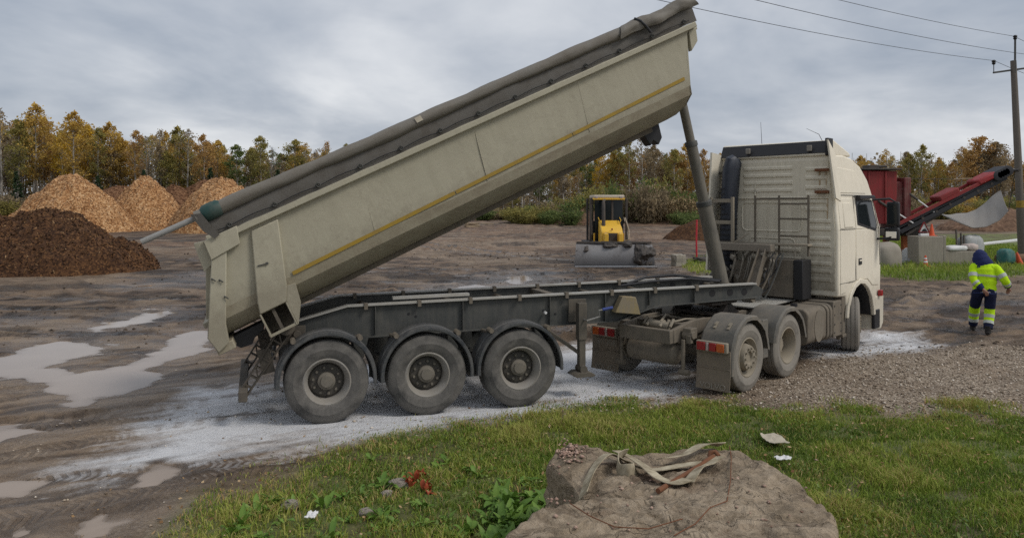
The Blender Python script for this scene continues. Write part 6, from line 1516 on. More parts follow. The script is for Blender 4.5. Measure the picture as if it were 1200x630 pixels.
for (v, p) in ((P(1098, 249, 37.2), A_ + D_ * 2.6), (P(1172, 224, 39.5), A_ + D_ * 5.9 + Vector((0, 0.4, 0))), (P(1182, 247, 37.2), A_ + D_ * 6.4)):
    mb = MB(); mb.tube([Vector(v) - c0, SM.location + p - c0 + Vector((0, 0, -0.1))], 0.015, 5); mb.build('sling_rope', M['dozer_dark'], o)

# ------------------------------------------------------------------ utility pole and wires
UP = Vector((PX(1198.5, 40), 40, 0)); UP.z = gz(UP.x, UP.y); topx = PX(1187.5, 40) - UP.x
pole = empty('utility_pole', UP); tag(pole, 'weathered wooden utility pole with a crossarm and yellow band', 'pole')
mb = MB(); mb.tube([(0, 0, -0.3), (topx * 0.5, 0, 5.1), (topx, 0, 10.25)], [0.20, 0.175, 0.14], 14); mb.build('shaft', M['wood_pole'], pole)
mb = MB(); f_ = 0.272; mb.tube([(topx * (f_ - 0.02), 0, 10.25 * (f_ - 0.018)), (topx * (f_ + 0.02), 0, 10.25 * (f_ + 0.018))], 0.198, 16); mb.build('yellow_band', M['yellow_strip'], pole)
mb = MB(); mb.bar((topx - 1.05, 0, 9.62), (topx + 1.1, 0, 9.92), 0.09, 0.09); mb.build('crossarm', M['chassis'], pole, 0.01)
mb = MB(); mb.tube([(topx + 0.02, -0.1, 9.6), (topx + 0.03, -0.1, 11.35)], 0.05, 8); mb.build('top_pin', M['chassis'], pole)
ins = []
for (x, z0, z1) in ((topx + 0.03, 11.30, 11.55), (topx - 1.02, 9.65, 10.28), (topx + 1.08, 9.9, 10.55)):
    mb = MB(); mb.cyl((x, -0.1 if x == topx + 0.03 else 0, z0), (x, -0.1 if x == topx + 0.03 else 0, z1 - 0.2), 0.02, 6)
    mb.lathe([(0.0, z1 - 0.24), (0.05, z1 - 0.24), (0.10, z1 - 0.16), (0.07, z1 - 0.12), (0.11, z1 - 0.06), (0.06, z1), (0.0, z1)], 12, 'z', (x, -0.1 if x == topx + 0.03 else 0, 0)); mb.build('insulator', M['black'], pole); ins.append(Vector((UP.x + x, UP.y, UP.z + z1 - 0.03)))
mb = MB(); mb.tube([(1.5, -1.2, -0.2), (0.15, 0.0, 4.3)], [0.13, 0.11], 10); mb.build('brace', M['chassis'], pole)
for i, (a, lb) in enumerate(zip(ins, ('thin power line from the top pin of the utility pole', 'thin power line from the outer left end of the crossarm', 'thin power line from the far end of the crossarm'))):
    for seg_, (dx, dy) in enumerate(((-11.75 * 3.9, -8.6 * 3.9), (11.75 * 3.0, 8.6 * 3.0))):
        b = a + Vector((dx, dy, 0.3)); pts = []
        for k in range(25):
            t_ = k / 24; p = lerp(a, b, t_); p.z -= 4 * 0.95 * t_ * (1 - t_); pts.append(p - a)
        mb = MB(); mb.tube(pts, 0.011, 5); o = mb.build('power_line', M['black'], None, loc=a)
        tag(o, lb if seg_ == 0 else lb.replace('thin power line from', 'power line leading away behind the pole from'), 'wire')
# ------------------------------------------------------------------ worker walking away
WK = empty('person', (PX(1152, 16.75), 16.75, 0.0)); WK.location.z = gz(WK.location.x, 16.75) - 0.01; WK.rotation_euler = (0, 0, -R(31))
tag(WK, 'person in yellow high-visibility jacket and blue hood walking away', 'person')
def skin_obj(name, verts, edges, radii, mat, parent, sub=2):
    me = bpy.data.meshes.new(name); me.from_pydata([Vector(v) for v in verts], edges, [])
    me.materials.append(mat); o = link(name, me, parent)
    sk = o.modifiers.new('skin', 'SKIN'); sk.use_smooth_shade = True
    sv = me.skin_vertices[0].data
    for i, r_ in enumerate(radii): sv[i].radius = (r_, r_) if not isinstance(r_, tuple) else r_
    sv[0].use_root = True
    s2 = o.modifiers.new('sub', 'SUBSURF'); s2.levels = sub; s2.render_levels = sub
    return o
pel = (0.03, 0, 0.96); che = (0.04, 0.05, 1.32); nek = (0.0, 0.10, 1.50); hed = (-0.05, 0.15, 1.66)
Ls, Le, Lw, Lh = (-0.17, 0.05, 1.44), (-0.17, -0.10, 1.19), (-0.02, -0.17, 1.02), (0.05, -0.18, 0.965)
Rs, Re, Rw, Rh = (0.25, 0.05, 1.43), (0.40, 0.0, 1.20), (0.47, 0.16, 1.04), (0.48, 0.22, 0.99)
Lhip, Lk, La, Lt = (-0.09, 0.02, 0.90), (-0.16, 0.27, 0.52), (-0.19, 0.42, 0.11), (-0.21, 0.60, 0.05)
Rhip, Rk, Ra, Rt = (0.13, 0.0, 0.90), (0.12, 0.08, 0.50), (0.09, -0.06, 0.11), (0.08, 0.12, 0.05)
bv = [pel, (0.035, 0.02, 1.14), che, nek, hed, (-0.06, 0.17, 1.75), Ls, Le, Lw, Lh, Rs, Re, Rw, Rh, Lhip, Lk, La, Lt, Rhip, Rk, Ra, Rt]
be = [(0, 1), (1, 2), (2, 3), (3, 4), (4, 5), (2, 6), (6, 7), (7, 8), (8, 9), (2, 10), (10, 11), (11, 12), (12, 13), (0, 14), (14, 15), (15, 16), (16, 17), (0, 18), (18, 19), (19, 20), (20, 21)]
br = [0.13, 0.12, 0.14, 0.055, 0.095, 0.07, 0.06, 0.045, 0.03, 0.035, 0.06, 0.045, 0.03, 0.035, 0.085, 0.055, 0.04, 0.035, 0.085, 0.055, 0.04, 0.035]
for (hb, hp, sx) in ((9, Vector(Lh), 1), (13, Vector(Rh), -1)):
    for k in range(4):
        o_ = Vector((0.018 * (k - 1.5), 0.0, 0)); i0 = len(bv)
        ln = (0.07, 0.08, 0.075, 0.06)[k]
        bv += [tuple(hp + o_ + Vector((0.012 * sx, 0.0, -0.03))), tuple(hp + o_ + Vector((0.02 * sx, 0.012, -0.03 - ln * 0.6))), tuple(hp + o_ + Vector((0.018 * sx, 0.03, -0.03 - ln)))]
        be += [(hb, i0), (i0, i0 + 1), (i0 + 1, i0 + 2)]; br += [0.011, 0.009, 0.008]
    i0 = len(bv); bv += [tuple(hp + Vector((-0.035 * sx, 0.012, -0.02))), tuple(hp + Vector((-0.045 * sx, 0.03, -0.055)))]; be += [(hb, i0), (i0, i0 + 1)]; br += [0.011, 0.009]
skin_obj('body', bv, be, br, M['skin'], WK, 1)
def loft(mb, pts, rads, n=16, subs=4):
    """smooth garment tube through points; rads are (side, depth) half-widths"""
    pp = []; rr = []
    P_ = [Vector(p) for p in pts]; R_ = [Vector((r[0], r[1], 0)) if isinstance(r, tuple) else Vector((r, r, 0)) for r in rads]
    for i in range(len(P_) - 1):
        p0 = P_[max(i - 1, 0)]; p1 = P_[i]; p2 = P_[i + 1]; p3 = P_[min(i + 2, len(P_) - 1)]
        for k in range(subs):
            t_ = k / subs
            q = 0.5 * ((2 * p1) + (p2 - p0) * t_ + (2 * p0 - 5 * p1 + 4 * p2 - p3) * t_ * t_ + (3 * p1 - p0 - 3 * p2 + p3) * t_ ** 3)
            pp.append(q); w = lerp(R_[i], R_[i + 1], t_); f_ = 1 + 0.045 * math.sin(len(pp) * 1.9); rr.append((w.x * f_, w.y * f_))
    pp.append(P_[-1]); rr.append((R_[-1].x, R_[-1].y))
    mb.tube(pp, rr, n)
    return pp, rr
def band(pp, rr, i0, i1, name, mat, parent, ex=1.05):
    mb = MB(); seg = pp[i0:i1 + 1]; mb.tube(seg, [(a * ex + 0.003, b * ex + 0.003) for a, b in rr[i0:i1 + 1]], 18); return mb.build(name, mat, parent, 0, 60)
jk = MB()
# tube frame: first half-width runs across x for upright tubes (see MB.tube)
tp, tr = loft(jk, [(0.03, 0.0, 0.90), (0.03, 0.01, 1.05), (0.035, 0.03, 1.22), (0.04, 0.05, 1.38), (0.03, 0.07, 1.48), (0.01, 0.09, 1.53)], [(0.145, 0.225), (0.14, 0.22), (0.145, 0.225), (0.145, 0.235), (0.12, 0.185), (0.07, 0.09)])
lp, lr = loft(jk, [(-0.10, 0.05, 1.46), Ls, Le, lerp(Vector(Le), Vector(Lw), 0.75)], [0.09, 0.098, 0.080, 0.068], 14)
rp_, rr_ = loft(jk, [(0.17, 0.05, 1.45), Rs, Re, lerp(Vector(Re), Vector(Rw), 0.8)], [0.09, 0.098, 0.085, 0.068], 14)
jo = jk.build('jacket', M['hivis'], WK, 0, 70)
band(tp, tr, 9, 10, 'reflective_band', M['silver'], jo, 1.03); band(tp, tr, 1, 2, 'reflective_band', M['silver'], jo, 1.03); band(tp, tr, 0, 1, 'hem', M['navy'], jo, 1.02)
band(lp, lr, 6, 7, 'reflective_band', M['silver'], jo); band(lp, lr, 9, 10, 'reflective_band', M['silver'], jo); band(lp, lr, 11, 12, 'cuff', M['navy'], jo)
band(rp_, rr_, 6, 7, 'reflective_band', M['silver'], jo); band(rp_, rr_, 9, 10, 'reflective_band', M['silver'], jo); band(rp_, rr_, 11, 12, 'cuff', M['navy'], jo)
cu = MB(); cu.tube([lerp(Vector(Le), Vector(Lw), 0.70), Lw, lerp(Vector(Lw), Vector(Lh), 0.2)], [0.066, 0.058, 0.05], 12); cu.build('cuff', M['navy'], jo, 0, 60)
hd = MB()
loft(hd, [(0.02, 0.08, 1.45), (0.0, 0.10, 1.54), (-0.04, 0.13, 1.64), (-0.055, 0.15, 1.74), (-0.06, 0.17, 1.81), (-0.06, 0.18, 1.825)], [(0.13, 0.21), (0.15, 0.185), (0.15, 0.165), (0.13, 0.135), (0.08, 0.085), (0.01, 0.01)], 16, 3)
hd.build('hood', M['navy'], jo, 0, 70)
tq = MB()
p1, r1 = loft(tq, [(0.0, 0.0, 0.98), Lhip, Lk, lerp(Vector(Lk), Vector(La), 0.9)], [(0.14, 0.15), (0.125, 0.125), 0.098, 0.088], 14, 6)
p2, r2 = loft(tq, [(0.06, 0.0, 0.98), Rhip, Rk, lerp(Vector(Rk), Vector(Ra), 0.9)], [(0.14, 0.15), (0.125, 0.125), 0.098, 0.09], 14, 6)
to = tq.build('trousers', M['navy_trousers'], WK, 0, 70)
for pp, rr in ((p1, r1), (p2, r2)):
    band(pp, rr, 11, 16, 'shin_panel', M['hivis'], to, 1.03); band(pp, rr, 13, 14, 'reflective_band', M['silver'], to, 1.07); band(pp, rr, 15, 16, 'reflective_band', M['silver'], to, 1.06)
for (a, t_) in ((La, Lt), (Ra, Rt)):
    a = Vector(a); t_ = Vector(t_); mb = MB(); mb.tube([a + Vector((0, -0.02, 0.10)), a + Vector((0, -0.01, 0.0)), a + Vector((0, -0.02, -0.06))], [0.062, 0.062, 0.060], 12)
    mb.tube([a + Vector((0, -0.09, -0.055)), a + Vector((0, 0.0, -0.045)), lerp(a, t_, 0.6) + Vector((0, 0, -0.02)), t_ + Vector((0, 0.02, 0.0)), t_ + Vector((0, 0.06, -0.005))], [(0.03, 0.03), (0.055, 0.05), (0.052, 0.042), (0.048, 0.035), (0.02, 0.02)], 12)
    mb.build('boot', M['boot'], WK, 0, 60)

# ------------------------------------------------------------------ boulder with webbing sling
BT = 0.74
def onB(px, py, dz=0.0):
    X_, Y_ = G(px, py, BT + dz); return Vector((X_, Y_, BT + dz))
outl = [onB(640, 545), onB(655, 533), onB(690, 527), onB(730, 533), onB(790, 528), onB(846, 526), onB(885, 542), onB(925, 560), onB(958, 580), onB(973, 600), onB(976, 640), onB(960, 720), onB(870, 760), onB(700, 740), onB(560, 700), onB(575, 650), onB(610, 620), onB(660, 595), onB(690, 578), onB(672, 562)]
bc = Vector((1.02, 5.05, 0.0))
ang = [math.atan2(p.y - bc.y, p.x - bc.x) for p in outl]; rad_ = [math.hypot(p.x - bc.x, p.y - bc.y) for p in outl]
od = np.argsort(ang); an_s = np.array(ang)[od]; rd_s = np.array(rad_)[od]
NA = 320; th = np.linspace(-math.pi, math.pi, NA, endpoint=False)
Ro = np.interp(th, np.concatenate([an_s - 2 * math.pi, an_s, an_s + 2 * math.pi]), np.concatenate([rd_s] * 3))
rows = []
for t_ in np.linspace(0.03, 0.955, 44): rows.append((t_, 0.0, 0))
for a in np.linspace(12, 90, 8): rows.append((0.955 + 0.05 * math.sin(R(a)), -0.06 * (1 - math.cos(R(a))), 1))
for z_ in np.linspace(0.16, 0.95, 16): rows.append((1.005 + 0.03 * math.sin(z_ * 3.3), -z_, 2))
vs = []
for (f_, dz, kd) in rows:
    X_ = bc.x + np.cos(th) * Ro * f_; Y_ = bc.y + np.sin(th) * Ro * f_
    nz = (fbm(X_ * 1.7, Y_ * 1.7, 5, 3) - 0.5) * 0.06 + (np.abs(fbm(X_ * 3.2 + Y_, Y_ * 6.5, 8, 4) - 0.5)) * -0.09 + np.round(fbm(X_ * 1.6 - Y_ * 0.8, Y_ * 2.4 + X_ * 0.6, 18, 2) * 7) / 7 * 0.12 - 0.06 + (fbm(X_ * 14, Y_ * 14, 9, 3) - 0.5) * 0.04
    hollow = -0.11 * np.exp(-(((X_ - 0.50) / 0.22) ** 2 + ((Y_ - 5.62) / 0.30) ** 2)) + 0.05 * np.exp(-(((X_ - 0.52) / 0.25) ** 2 + ((Y_ - 6.30) / 0.18) ** 2)) + 0.03
    Z_ = BT + dz + (nz + hollow) * (1.0 if kd < 2 else max(0.0, 0.9 - abs(dz)))
    if kd == 2:
        s_ = (fbm(th * 4, np.full_like(th, dz * 5), 7, 4) - 0.5) * 0.22 + (fbm(th * 16, np.full_like(th, dz * 16), 6, 3) - 0.5) * 0.06; X_ = X_ + np.cos(th) * s_; Y_ = Y_ + np.sin(th) * s_
    vs.append(np.stack([X_, Y_, Z_], -1))
Vb = np.concatenate(vs); nr = len(rows); jj = np.arange(NA)
q = np.concatenate([np.stack([i * NA + jj, i * NA + (jj + 1) % NA, (i + 1) * NA + (jj + 1) % NA, (i + 1) * NA + jj], -1) for i in range(nr - 1)])
cen = len(Vb); Vb = np.concatenate([Vb, Vb[:NA].mean(0, keepdims=True)]); T_ = np.stack([jj, np.full(NA, cen), (jj + 1) % NA], -1)
off = np.array([bc.x, bc.y, 0.0])
bo = link('boulder', np_mesh('boulder', Vb - off, q[:, ::-1], T_[:, ::-1], M['boulder'], True), None, bc); tag(bo, 'big flat-topped brown boulder with a webbing sling on it', 'boulder')
def bz_(x, y):            # top of the boulder at a point
    d = np.hypot(Vb[:44 * NA, 0] - x, Vb[:44 * NA, 1] - y); i = np.argsort(d)[:4]; return float(Vb[i, 2].max())
def ribbon(pts, w, th_, n_sub=10, twist=None):
    P_ = [Vector(p) for p in pts]; vs = []; fs = []; cs = []
    for i in range(len(P_) - 1):
        p0 = P_[max(i - 1, 0)]; p1 = P_[i]; p2 = P_[i + 1]; p3 = P_[min(i + 2, len(P_) - 1)]
        for k in range(n_sub):
            t_ = k / n_sub; cs.append(0.5 * ((2 * p1) + (p2 - p0) * t_ + (2 * p0 - 5 * p1 + 4 * p2 - p3) * t_ * t_ + (3 * p1 - p0 - 3 * p2 + p3) * t_ ** 3))
    cs.append(P_[-1]); n = len(cs)
    tw = twist or [0.0] * len(P_)
    for i, c in enumerate(cs):
        d = (cs[min(i + 1, n - 1)] - cs[max(i - 1, 0)]).normalized(); f_ = i / (n - 1) * (len(tw) - 1); k = min(int(f_), len(tw) - 2); a = lerp(tw[k], tw[k + 1], f_ - k)
        side = d.cross(Vector((0, 0, 1))); side = side.normalized() if side.length > 0.1 else Vector((1, 0, 0)); up_ = side.cross(d).normalized()
        s2 = side * math.cos(a) + up_ * math.sin(a); u2 = up_ * math.cos(a) - side * math.sin(a)
        vs += [c - s2 * w / 2 - u2 * th_ / 2, c + s2 * w / 2 - u2 * th_ / 2, c + s2 * w / 2 + u2 * th_ / 2, c - s2 * w / 2 + u2 * th_ / 2]
    for i in range(n - 1):
        for k in range(4): fs.append((i * 4 + k, i * 4 + (k + 1) % 4, i * 4 + 4 + (k + 1) % 4, i * 4 + 4 + k))
    fs += [(0, 1, 2, 3), (4 * n - 4, 4 * n - 1, 4 * n - 2, 4 * n - 3)]
    return vs, fs
def sling_pts(lst):
    out = []
    for (px, py, dz) in lst:
        p = onB(px, py, 0.03); out.append(Vector((p.x, p.y, bz_(p.x, p.y) + 0.012 + dz)))
    return out
c0 = onB(755, 550)
SL = empty('webbing_sling', c0); tag(SL, 'beige webbing lifting sling folded on top of the boulder', 'sling')
for (pts, tw) in (
    ([(683, 574, 0.0), (693, 556, 0.05), (712, 545, 0.07), (735, 546, 0.05), (745, 552, 0.02), (738, 559, 0.02), (726, 556, 0.03), (724, 548, 0.08), (734, 544, 0.10)], [0.9, 0.7, 0.3, 0.6, 1.2, 1.5, 1.5, 1.4, 0.9]),
    ([(722, 538, 0.06), (741, 545, 0.07), (757, 556, 0.05), (772, 567, 0.03), (790, 573, 0.02), (806, 568, 0.02)], [0.2, 0.3, 0.3, 0.2, 0.1, 0.1]),
    ([(740, 549, 0.03), (765, 551, 0.02), (795, 549, 0.02), (824, 547, 0.03)], [0.25, 0.2, 0.1, 0.2]),
    ([(772, 543, 0.03), (800, 539, 0.05), (824, 531, 0.06), (846, 526, 0.03)], [0.4, 0.3, 0.2, 0.6]),
    ([(806, 570, 0.02), (818, 561, 0.04), (830, 552, 0.05), (842, 543, 0.05)], [0.3, 0.5, 0.3, 0.1])):
    v_, f_ = ribbon(sling_pts(pts), 0.100, 0.006, twist=tw); MB().add([p - c0 for p in v_], f_).build('strap', M['webbing'], SL, 0, 50)
a = onB(771, 585); b = onB(836, 547); a.z = bz_(a.x, a.y) + 0.03; b.z = bz_(b.x, b.y) + 0.05
mb = MB(); pts = [lerp(a, b, t_) - a for t_ in np.linspace(0, 1, 9)]; mb.tube(pts, [0.020, 0.019, 0.017, 0.018, 0.016, 0.017, 0.016, 0.021, 0.024], 10)
mb.tube([b - a + Vector((-0.03, 0.01, 0.0)), b - a + Vector((-0.02, 0.02, 0.03)), b - a + Vector((0.02, 0.02, 0.035)), b - a + Vector((0.04, -0.01, 0.01))], 0.018, 8)
tag(mb.build('rusty_bar', M['rust'], None, 0, 50, loc=a), 'rusty iron bar tucked through the webbing sling', 'bar')
for k, (lst, lb) in enumerate((([(855, 528), (857, 545), (856, 575), (852, 598), (832, 606), (815, 622), (790, 632)], 'thin rusty wire curving down the boulder beside the sling'), ([(668, 597), (690, 612), (720, 623), (760, 624), (800, 615)], 'thin brown wire along the front of the boulder'))):
    pts = [onB(x, y) for x, y in lst]; pts = [Vector((p.x, p.y, bz_(p.x, p.y) + 0.012)) for p in pts]; mb = MB(); mb.tube([p - pts[0] for p in pts], 0.004, 5); tag(mb.build('wire', M['rust'], None, 0, 60, loc=pts[0]), lb, 'wire')
# crumbled stone on the boulder's rear corner
random.seed(21); vs = []; 
def pebble_mesh(name, pts, sizes, mat, tint):
    m = len(pts); base = np.array([[1, 0, 0], [-1, 0, 0], [0, 1, 0], [0, -1, 0], [0, 0, 1], [0, 0, -0.8]], float)
    tri_ = np.array([[0, 2, 4], [2, 1, 4], [1, 3, 4], [3, 0, 4], [2, 0, 5], [1, 2, 5], [3, 1, 5], [0, 3, 5]])
    V_ = base[None] * (1 + 0.5 * (rng.random((m, 6, 1)) - 0.5)) * (sizes[:, None, None] * np.stack([rng.uniform(0.7, 1.3, m), rng.uniform(0.7, 1.3, m), rng.uniform(0.45, 0.8, m)], -1)[:, None, :])
    a = rng.uniform(0, 6.28, m); c, s_ = np.cos(a)[:, None], np.sin(a)[:, None]
    X_ = V_[..., 0] * c - V_[..., 1] * s_; Y_ = V_[..., 0] * s_ + V_[..., 1] * c
    V_ = np.stack([X_, Y_, V_[..., 2]], -1) + pts[:, None, :]
    T_ = (np.arange(m)[:, None, None] * 6 + tri_[None]).reshape(-1, 3)
    return np_mesh(name, V_.reshape(-1, 3), None, T_, mat, False, {'tint': np.repeat(tint, 6)})
pp = []
for k in range(110):
    p = onB(random.gauss(667, 9), random.gauss(541, 5)); pp.append((p.x, p.y, bz_(p.x, p.y) + 0.008))
for k in range(60):
    p = onB(random.uniform(640, 960), random.uniform(545, 630)); pp.append((p.x, p.y, bz_(p.x, p.y) + 0.004))
tag(link('stone_crumbs', pebble_mesh('stone_crumbs', np.array(pp), rng.uniform(0.008, 0.022, len(pp)), tinted('stone_crumbs', [(0.0, (0.20, 0.12, 0.09)), (1.0, (0.46, 0.33, 0.26))], 0.9), rng.random(len(pp)))), 'crumbled stone chips scattered over the boulder top', 'stones', kind='stuff')

# ------------------------------------------------------------------ litter and small stones in the grass
def scrap(name, px, py, w, d, mat, label, seed, cat='litter'):
    X_, Y_ = G(px, py, 0.08); n = 9; vs = []; fs = []
    for i in range(n):
        for j in range(n):
            u, v = i / (n - 1) - 0.5, j / (n - 1) - 0.5; e_ = 1 + 0.5 * (float(vnoise(np.array(u * 5 + seed), np.array(v * 5), seed)) - 0.5)
            vs.append((u * w * e_, v * d * e_, 0.05 * float(fbm(np.array(u * 4 + seed), np.array(v * 4), seed, 3)) + 0.02))
    for i in range(n - 1):
        for j in range(n - 1): k = i * n + j; fs.append((k, k + 1, k + n + 1, k + n))
    o = MB().add(vs, fs).build(name, mat, None, 0, 25, loc=(X_, Y_, gz(X_, Y_) + 0.045)); sm = o.modifiers.new('thick', 'SOLIDIFY'); sm.thickness = 0.006
    return tag(o, label, cat)
scrap('plastic_scrap', 907, 516, 0.22, 0.34, M['cream_plastic'], 'cream coloured folded plastic scrap in the grass behind the boulder', 3)
scrap('paper_scrap', 917, 539, 0.15, 0.12, M['white_plastic'], 'small crumpled white paper scrap in the grass behind the boulder', 4)
scrap('paper_scrap', 365, 608, 0.09, 0.14, M['white_plastic'], 'small white torn scrap at the muddy edge of the grass', 5)
def stone(px, py, r_, label, seed, mat=None):
    X_, Y_ = G(px, py, 0.05); bm = bmesh.new(); bmesh.ops.create_icosphere(bm, subdivisions=3, radius=1.0)
    for v in bm.verts:
        p = v.co; w = float(fbm(np.array(p.x * 1.3 + seed), np.array(p.y * 1.3 + p.z * 1.1), seed, 3)) - 0.5; v.co = Vector((p.x * r_, p.y * r_ * 0.8, p.z * r_ * 0.62)) * (1 + 0.7 * w)
    me = bpy.data.meshes.new('stone'); bm.to_mesh(me); bm.free(); me.materials.append(mat or M['pebble'])
    for p in me.polygons: p.use_smooth = True
    tag(link('stone', me, None, (X_, Y_, gz(X_, Y_) + r_ * 0.35)), label, 'stone')
stone(465, 566, 0.10, 'pale stone in the grass beside the reddened seedling', 4)
stone(452, 576, 0.06, 'smaller stone below the pale stone in the grass', 5)
stone(340, 592, 0.09, 'pale stone at the muddy edge of the grass', 6)
stone(430, 601, 0.07, 'stone by the white torn scrap in the grass', 7)
stone(655, 597, 0.07, 'pale chip of stone against the weeds before the boulder', 8)

# ------------------------------------------------------------------ leafy weeds
def leaf_mesh(name, L_, w, mat, tint, lobes=0.0, curl=0.5, n=7):
    vs = []; tt = []
    for i in range(n + 1):
        t_ = i / n; wid = w * (math.sin(math.pi * (t_ ** 0.8) * 0.98) + 0.05) * (1 + lobes * math.sin(t_ * 22))
        y = L_ * t_ * math.cos(curl * t_); z = L_ * (0.75 * t_ - curl * t_ * t_ * 0.8)
        for k in (-1, 0, 1): vs.append((k * wid, y, z + abs(k) * wid * 0.35)); tt.append(tint + 0.15 * (k == 0))
    fs = []
    for i in range(n):
        for k in range(2): a = i * 3 + k; fs.append((a, a + 1, a + 4, a + 3))
    return np_mesh(name, np.array(vs), np.array(fs), None, mat, True, {'tint': np.clip(tt, 0, 1)})
leafA = [leaf_mesh('leaf', l, w, M['weed'], t_, lb, c) for (l, w, t_, lb, c) in ((0.26, 0.040, 0.5, 0.12, 0.7), (0.22, 0.045, 0.75, 0.1, 0.9), (0.30, 0.040, 0.3, 0.15, 0.6), (0.17, 0.034, 0.9, 0.05, 1.0), (0.24, 0.036, 0.6, 0.2, 0.3))]
leafR = [leaf_mesh('leaf', l, w, M['weed_red'], t_, 0.1, c) for (l, w, t_, c) in ((0.14, 0.022, 0.4, 0.8), (0.11, 0.02, 0.8, 0.6))]
def plant(px, py, nl, sc, label, leaves, seed, group, cat='weed', name='leafy_weed', up=0.5):
    random.seed(seed); X_, Y_ = G(px, py); o = empty(name, (X_, Y_, gz(X_, Y_) + 0.0)); tag(o, label, cat, group)
    for k in range(nl):
        l = link('leaf', random.choice(leaves), o, (random.uniform(-0.03, 0.03), random.uniform(-0.03, 0.03), 0.0), Euler((random.uniform(-0.3, 0.75) * up * 2, random.uniform(-0.25, 0.25), k * 2.4 + random.uniform(-0.4, 0.4)), 'XYZ')); s_ = sc * random.uniform(0.7, 1.25); l.scale = (s_, s_, s_)
random.seed(31)
for k in range(44):
    u = random.random(); px = lerp(560, 672, random.random()) + 10 * u; py = lerp(578, 668, random.random() ** 0.9)
    if px > 640 and py < 590: py += 12
    sc_ = random.uniform(0.5, 0.85); nl_ = random.randint(11, 15); sz_ = 'tall' if sc_ > 0.73 else 'middling' if sc_ > 0.61 else 'low'
    wh_ = 'pressed against the boulder side' if px > 645 else 'at the grassy edge of the weed patch' if px < 590 else 'in the thick of the weed patch'
    plant(px, py, nl_, sc_, sz_ + ' broad-leaved green weed ' + wh_, leafA, 100 + k, sz_ + ' weeds ' + wh_)
for k, (px, py, s_) in enumerate(((612, 556, 0.6), (655, 566, 0.6), (590, 560, 0.5))):
    plant(px, py + 12, 9, s_, 'broad-leaved green weed growing at the left rear of the boulder', leafA, 200 + k, 'weeds at the rear of the boulder')
for k, (px, py, s_) in enumerate(((300, 606, 0.75), (318, 596, 0.6), (282, 622, 0.7), (270, 632, 0.6))):
    plant(px, py, 9, s_, 'leafy weed at the muddy corner of the grass', leafA, 300 + k, 'weeds at the muddy corner')
rdv = random.Random(77)
for k in range(64):          # small broad-leaved plants through the left part of the verge
    px = rdv.uniform(300, 600); py = lerp(505, 640, rdv.random() ** 0.8)
    X_, Y_ = G(px, py)
    if float(sdist(np.array([X_]), np.array([Y_]), GRASS_NEAR)[0]) < 0.15: continue
    sc_ = rdv.uniform(0.28, 0.62); wh_ = 'between the tyres and the red seedlings' if py < 550 else 'below the red seedlings' if px > 440 else 'near the white torn scrap'
    plant(px, py, rdv.randint(7, 11), sc_, ('spreading' if sc_ > 0.45 else 'tiny') + ' verge weed ' + wh_, leafA, 500 + k, ('spreading' if sc_ > 0.45 else 'tiny') + ' verge weeds ' + wh_, up=0.35)
for k, (px, py) in enumerate(((486, 566), (493, 560), (480, 572), (500, 578))):
    plant(px, py, 9, 1.15, 'red-tinged seedling next to the pale stone in the grass', leafR, 400 + k, 'reddened seedlings', 'seedling', 'red_seedling', 0.9)

# ------------------------------------------------------------------ grass blades
def blades(name, X_, Y_, Z_, hgt, wid, tint, mat):
    m = len(X_); a = rng.uniform(0, 2 * math.pi, m); lean = rng.uniform(0.15, 1.0, m); b = rng.uniform(0, 2 * math.pi, m)
    dx, dy = np.cos(a) * wid, np.sin(a) * wid; lx, ly = np.cos(b) * lean * hgt, np.sin(b) * lean * hgt
    c = np.stack([X_, Y_, Z_ - 0.008], -1); d = np.stack([dx, dy, np.zeros(m)], -1)
    mid = c + np.stack([lx * 0.30, ly * 0.30, hgt * 0.62], -1); tip = c + np.stack([lx, ly, hgt * rng.uniform(0.75, 1.0, m)], -1)
    V_ = np.stack([c - d, c + d, mid + d * 0.75, mid - d * 0.75, tip], 1).reshape(-1, 3); k = np.arange(m)[:, None] * 5
    return np_mesh(name, V_, k + np.array([[0, 1, 2, 3]]), k + np.array([[3, 2, 4]]), mat, False, {'tint': np.repeat(np.clip(tint, 0, 1), 5)})
NB = 450000
bxr = rng.uniform(-3.0, 9.4, NB); byr = 3.6 + (11.9 - 3.6) * rng.random(NB)
wx = bxr + (fbm(bxr * 0.7, byr * 0.7, 51, 3) - 0.5) * 0.9; wy = byr + (fbm(bxr * 0.7, byr * 0.7, 77, 3) - 0.5) * 0.9
gd = sdist(wx, wy, GRASS_NEAR) - 0.55 * sstep(1.2, 2.6, bxr) * fbm(bxr * 1.5, byr * 1.5, 15, 3) * 1.6 + 0.30
patch = fbm(bxr * 1.3, byr * 1.3, 61, 4); pat2 = fbm(bxr * 0.45 + 9, byr * 0.8, 62, 3); bare = fbm(bxr * 2.6, byr * 2.6, 63, 3)
vis = (np.abs(bxr) < byr * 0.70 + 0.3 + 2.2 * (rng.random(NB) < 0.6)) & (byr > 5.2 - (bxr > 2) * 1.2)
in_b = np.interp(np.arctan2(byr - bc.y, bxr - bc.x), th, Ro) * 0.98 > np.hypot(bxr - bc.x, byr - bc.y)
gd = gd + (fbm(bxr * 2.8, byr * 2.8, 19, 3) - 0.5) * (0.5 + 1.3 * sstep(0.5, 2.0, bxr)); dens = sstep(-0.45, 0.7, gd)
dens = dens * np.where(bare < 0.37, 0.22, 1.0)
left = sstep(0.6, -1.4, bxr) if False else 1 - sstep(-1.4, 0.6, bxr)
dens = dens * (1 - 0.25 * left)
keep = vis & ~in_b & (rng.random(NB) < dens) & (gd > -0.45)
X_, Y_ = bxr[keep], byr[keep]; m = len(X_)
pt = patch[keep]; hg = 0.030 + 0.065 * rng.random(m) ** 1.6 + 0.075 * sstep(0.54, 0.72, pt)
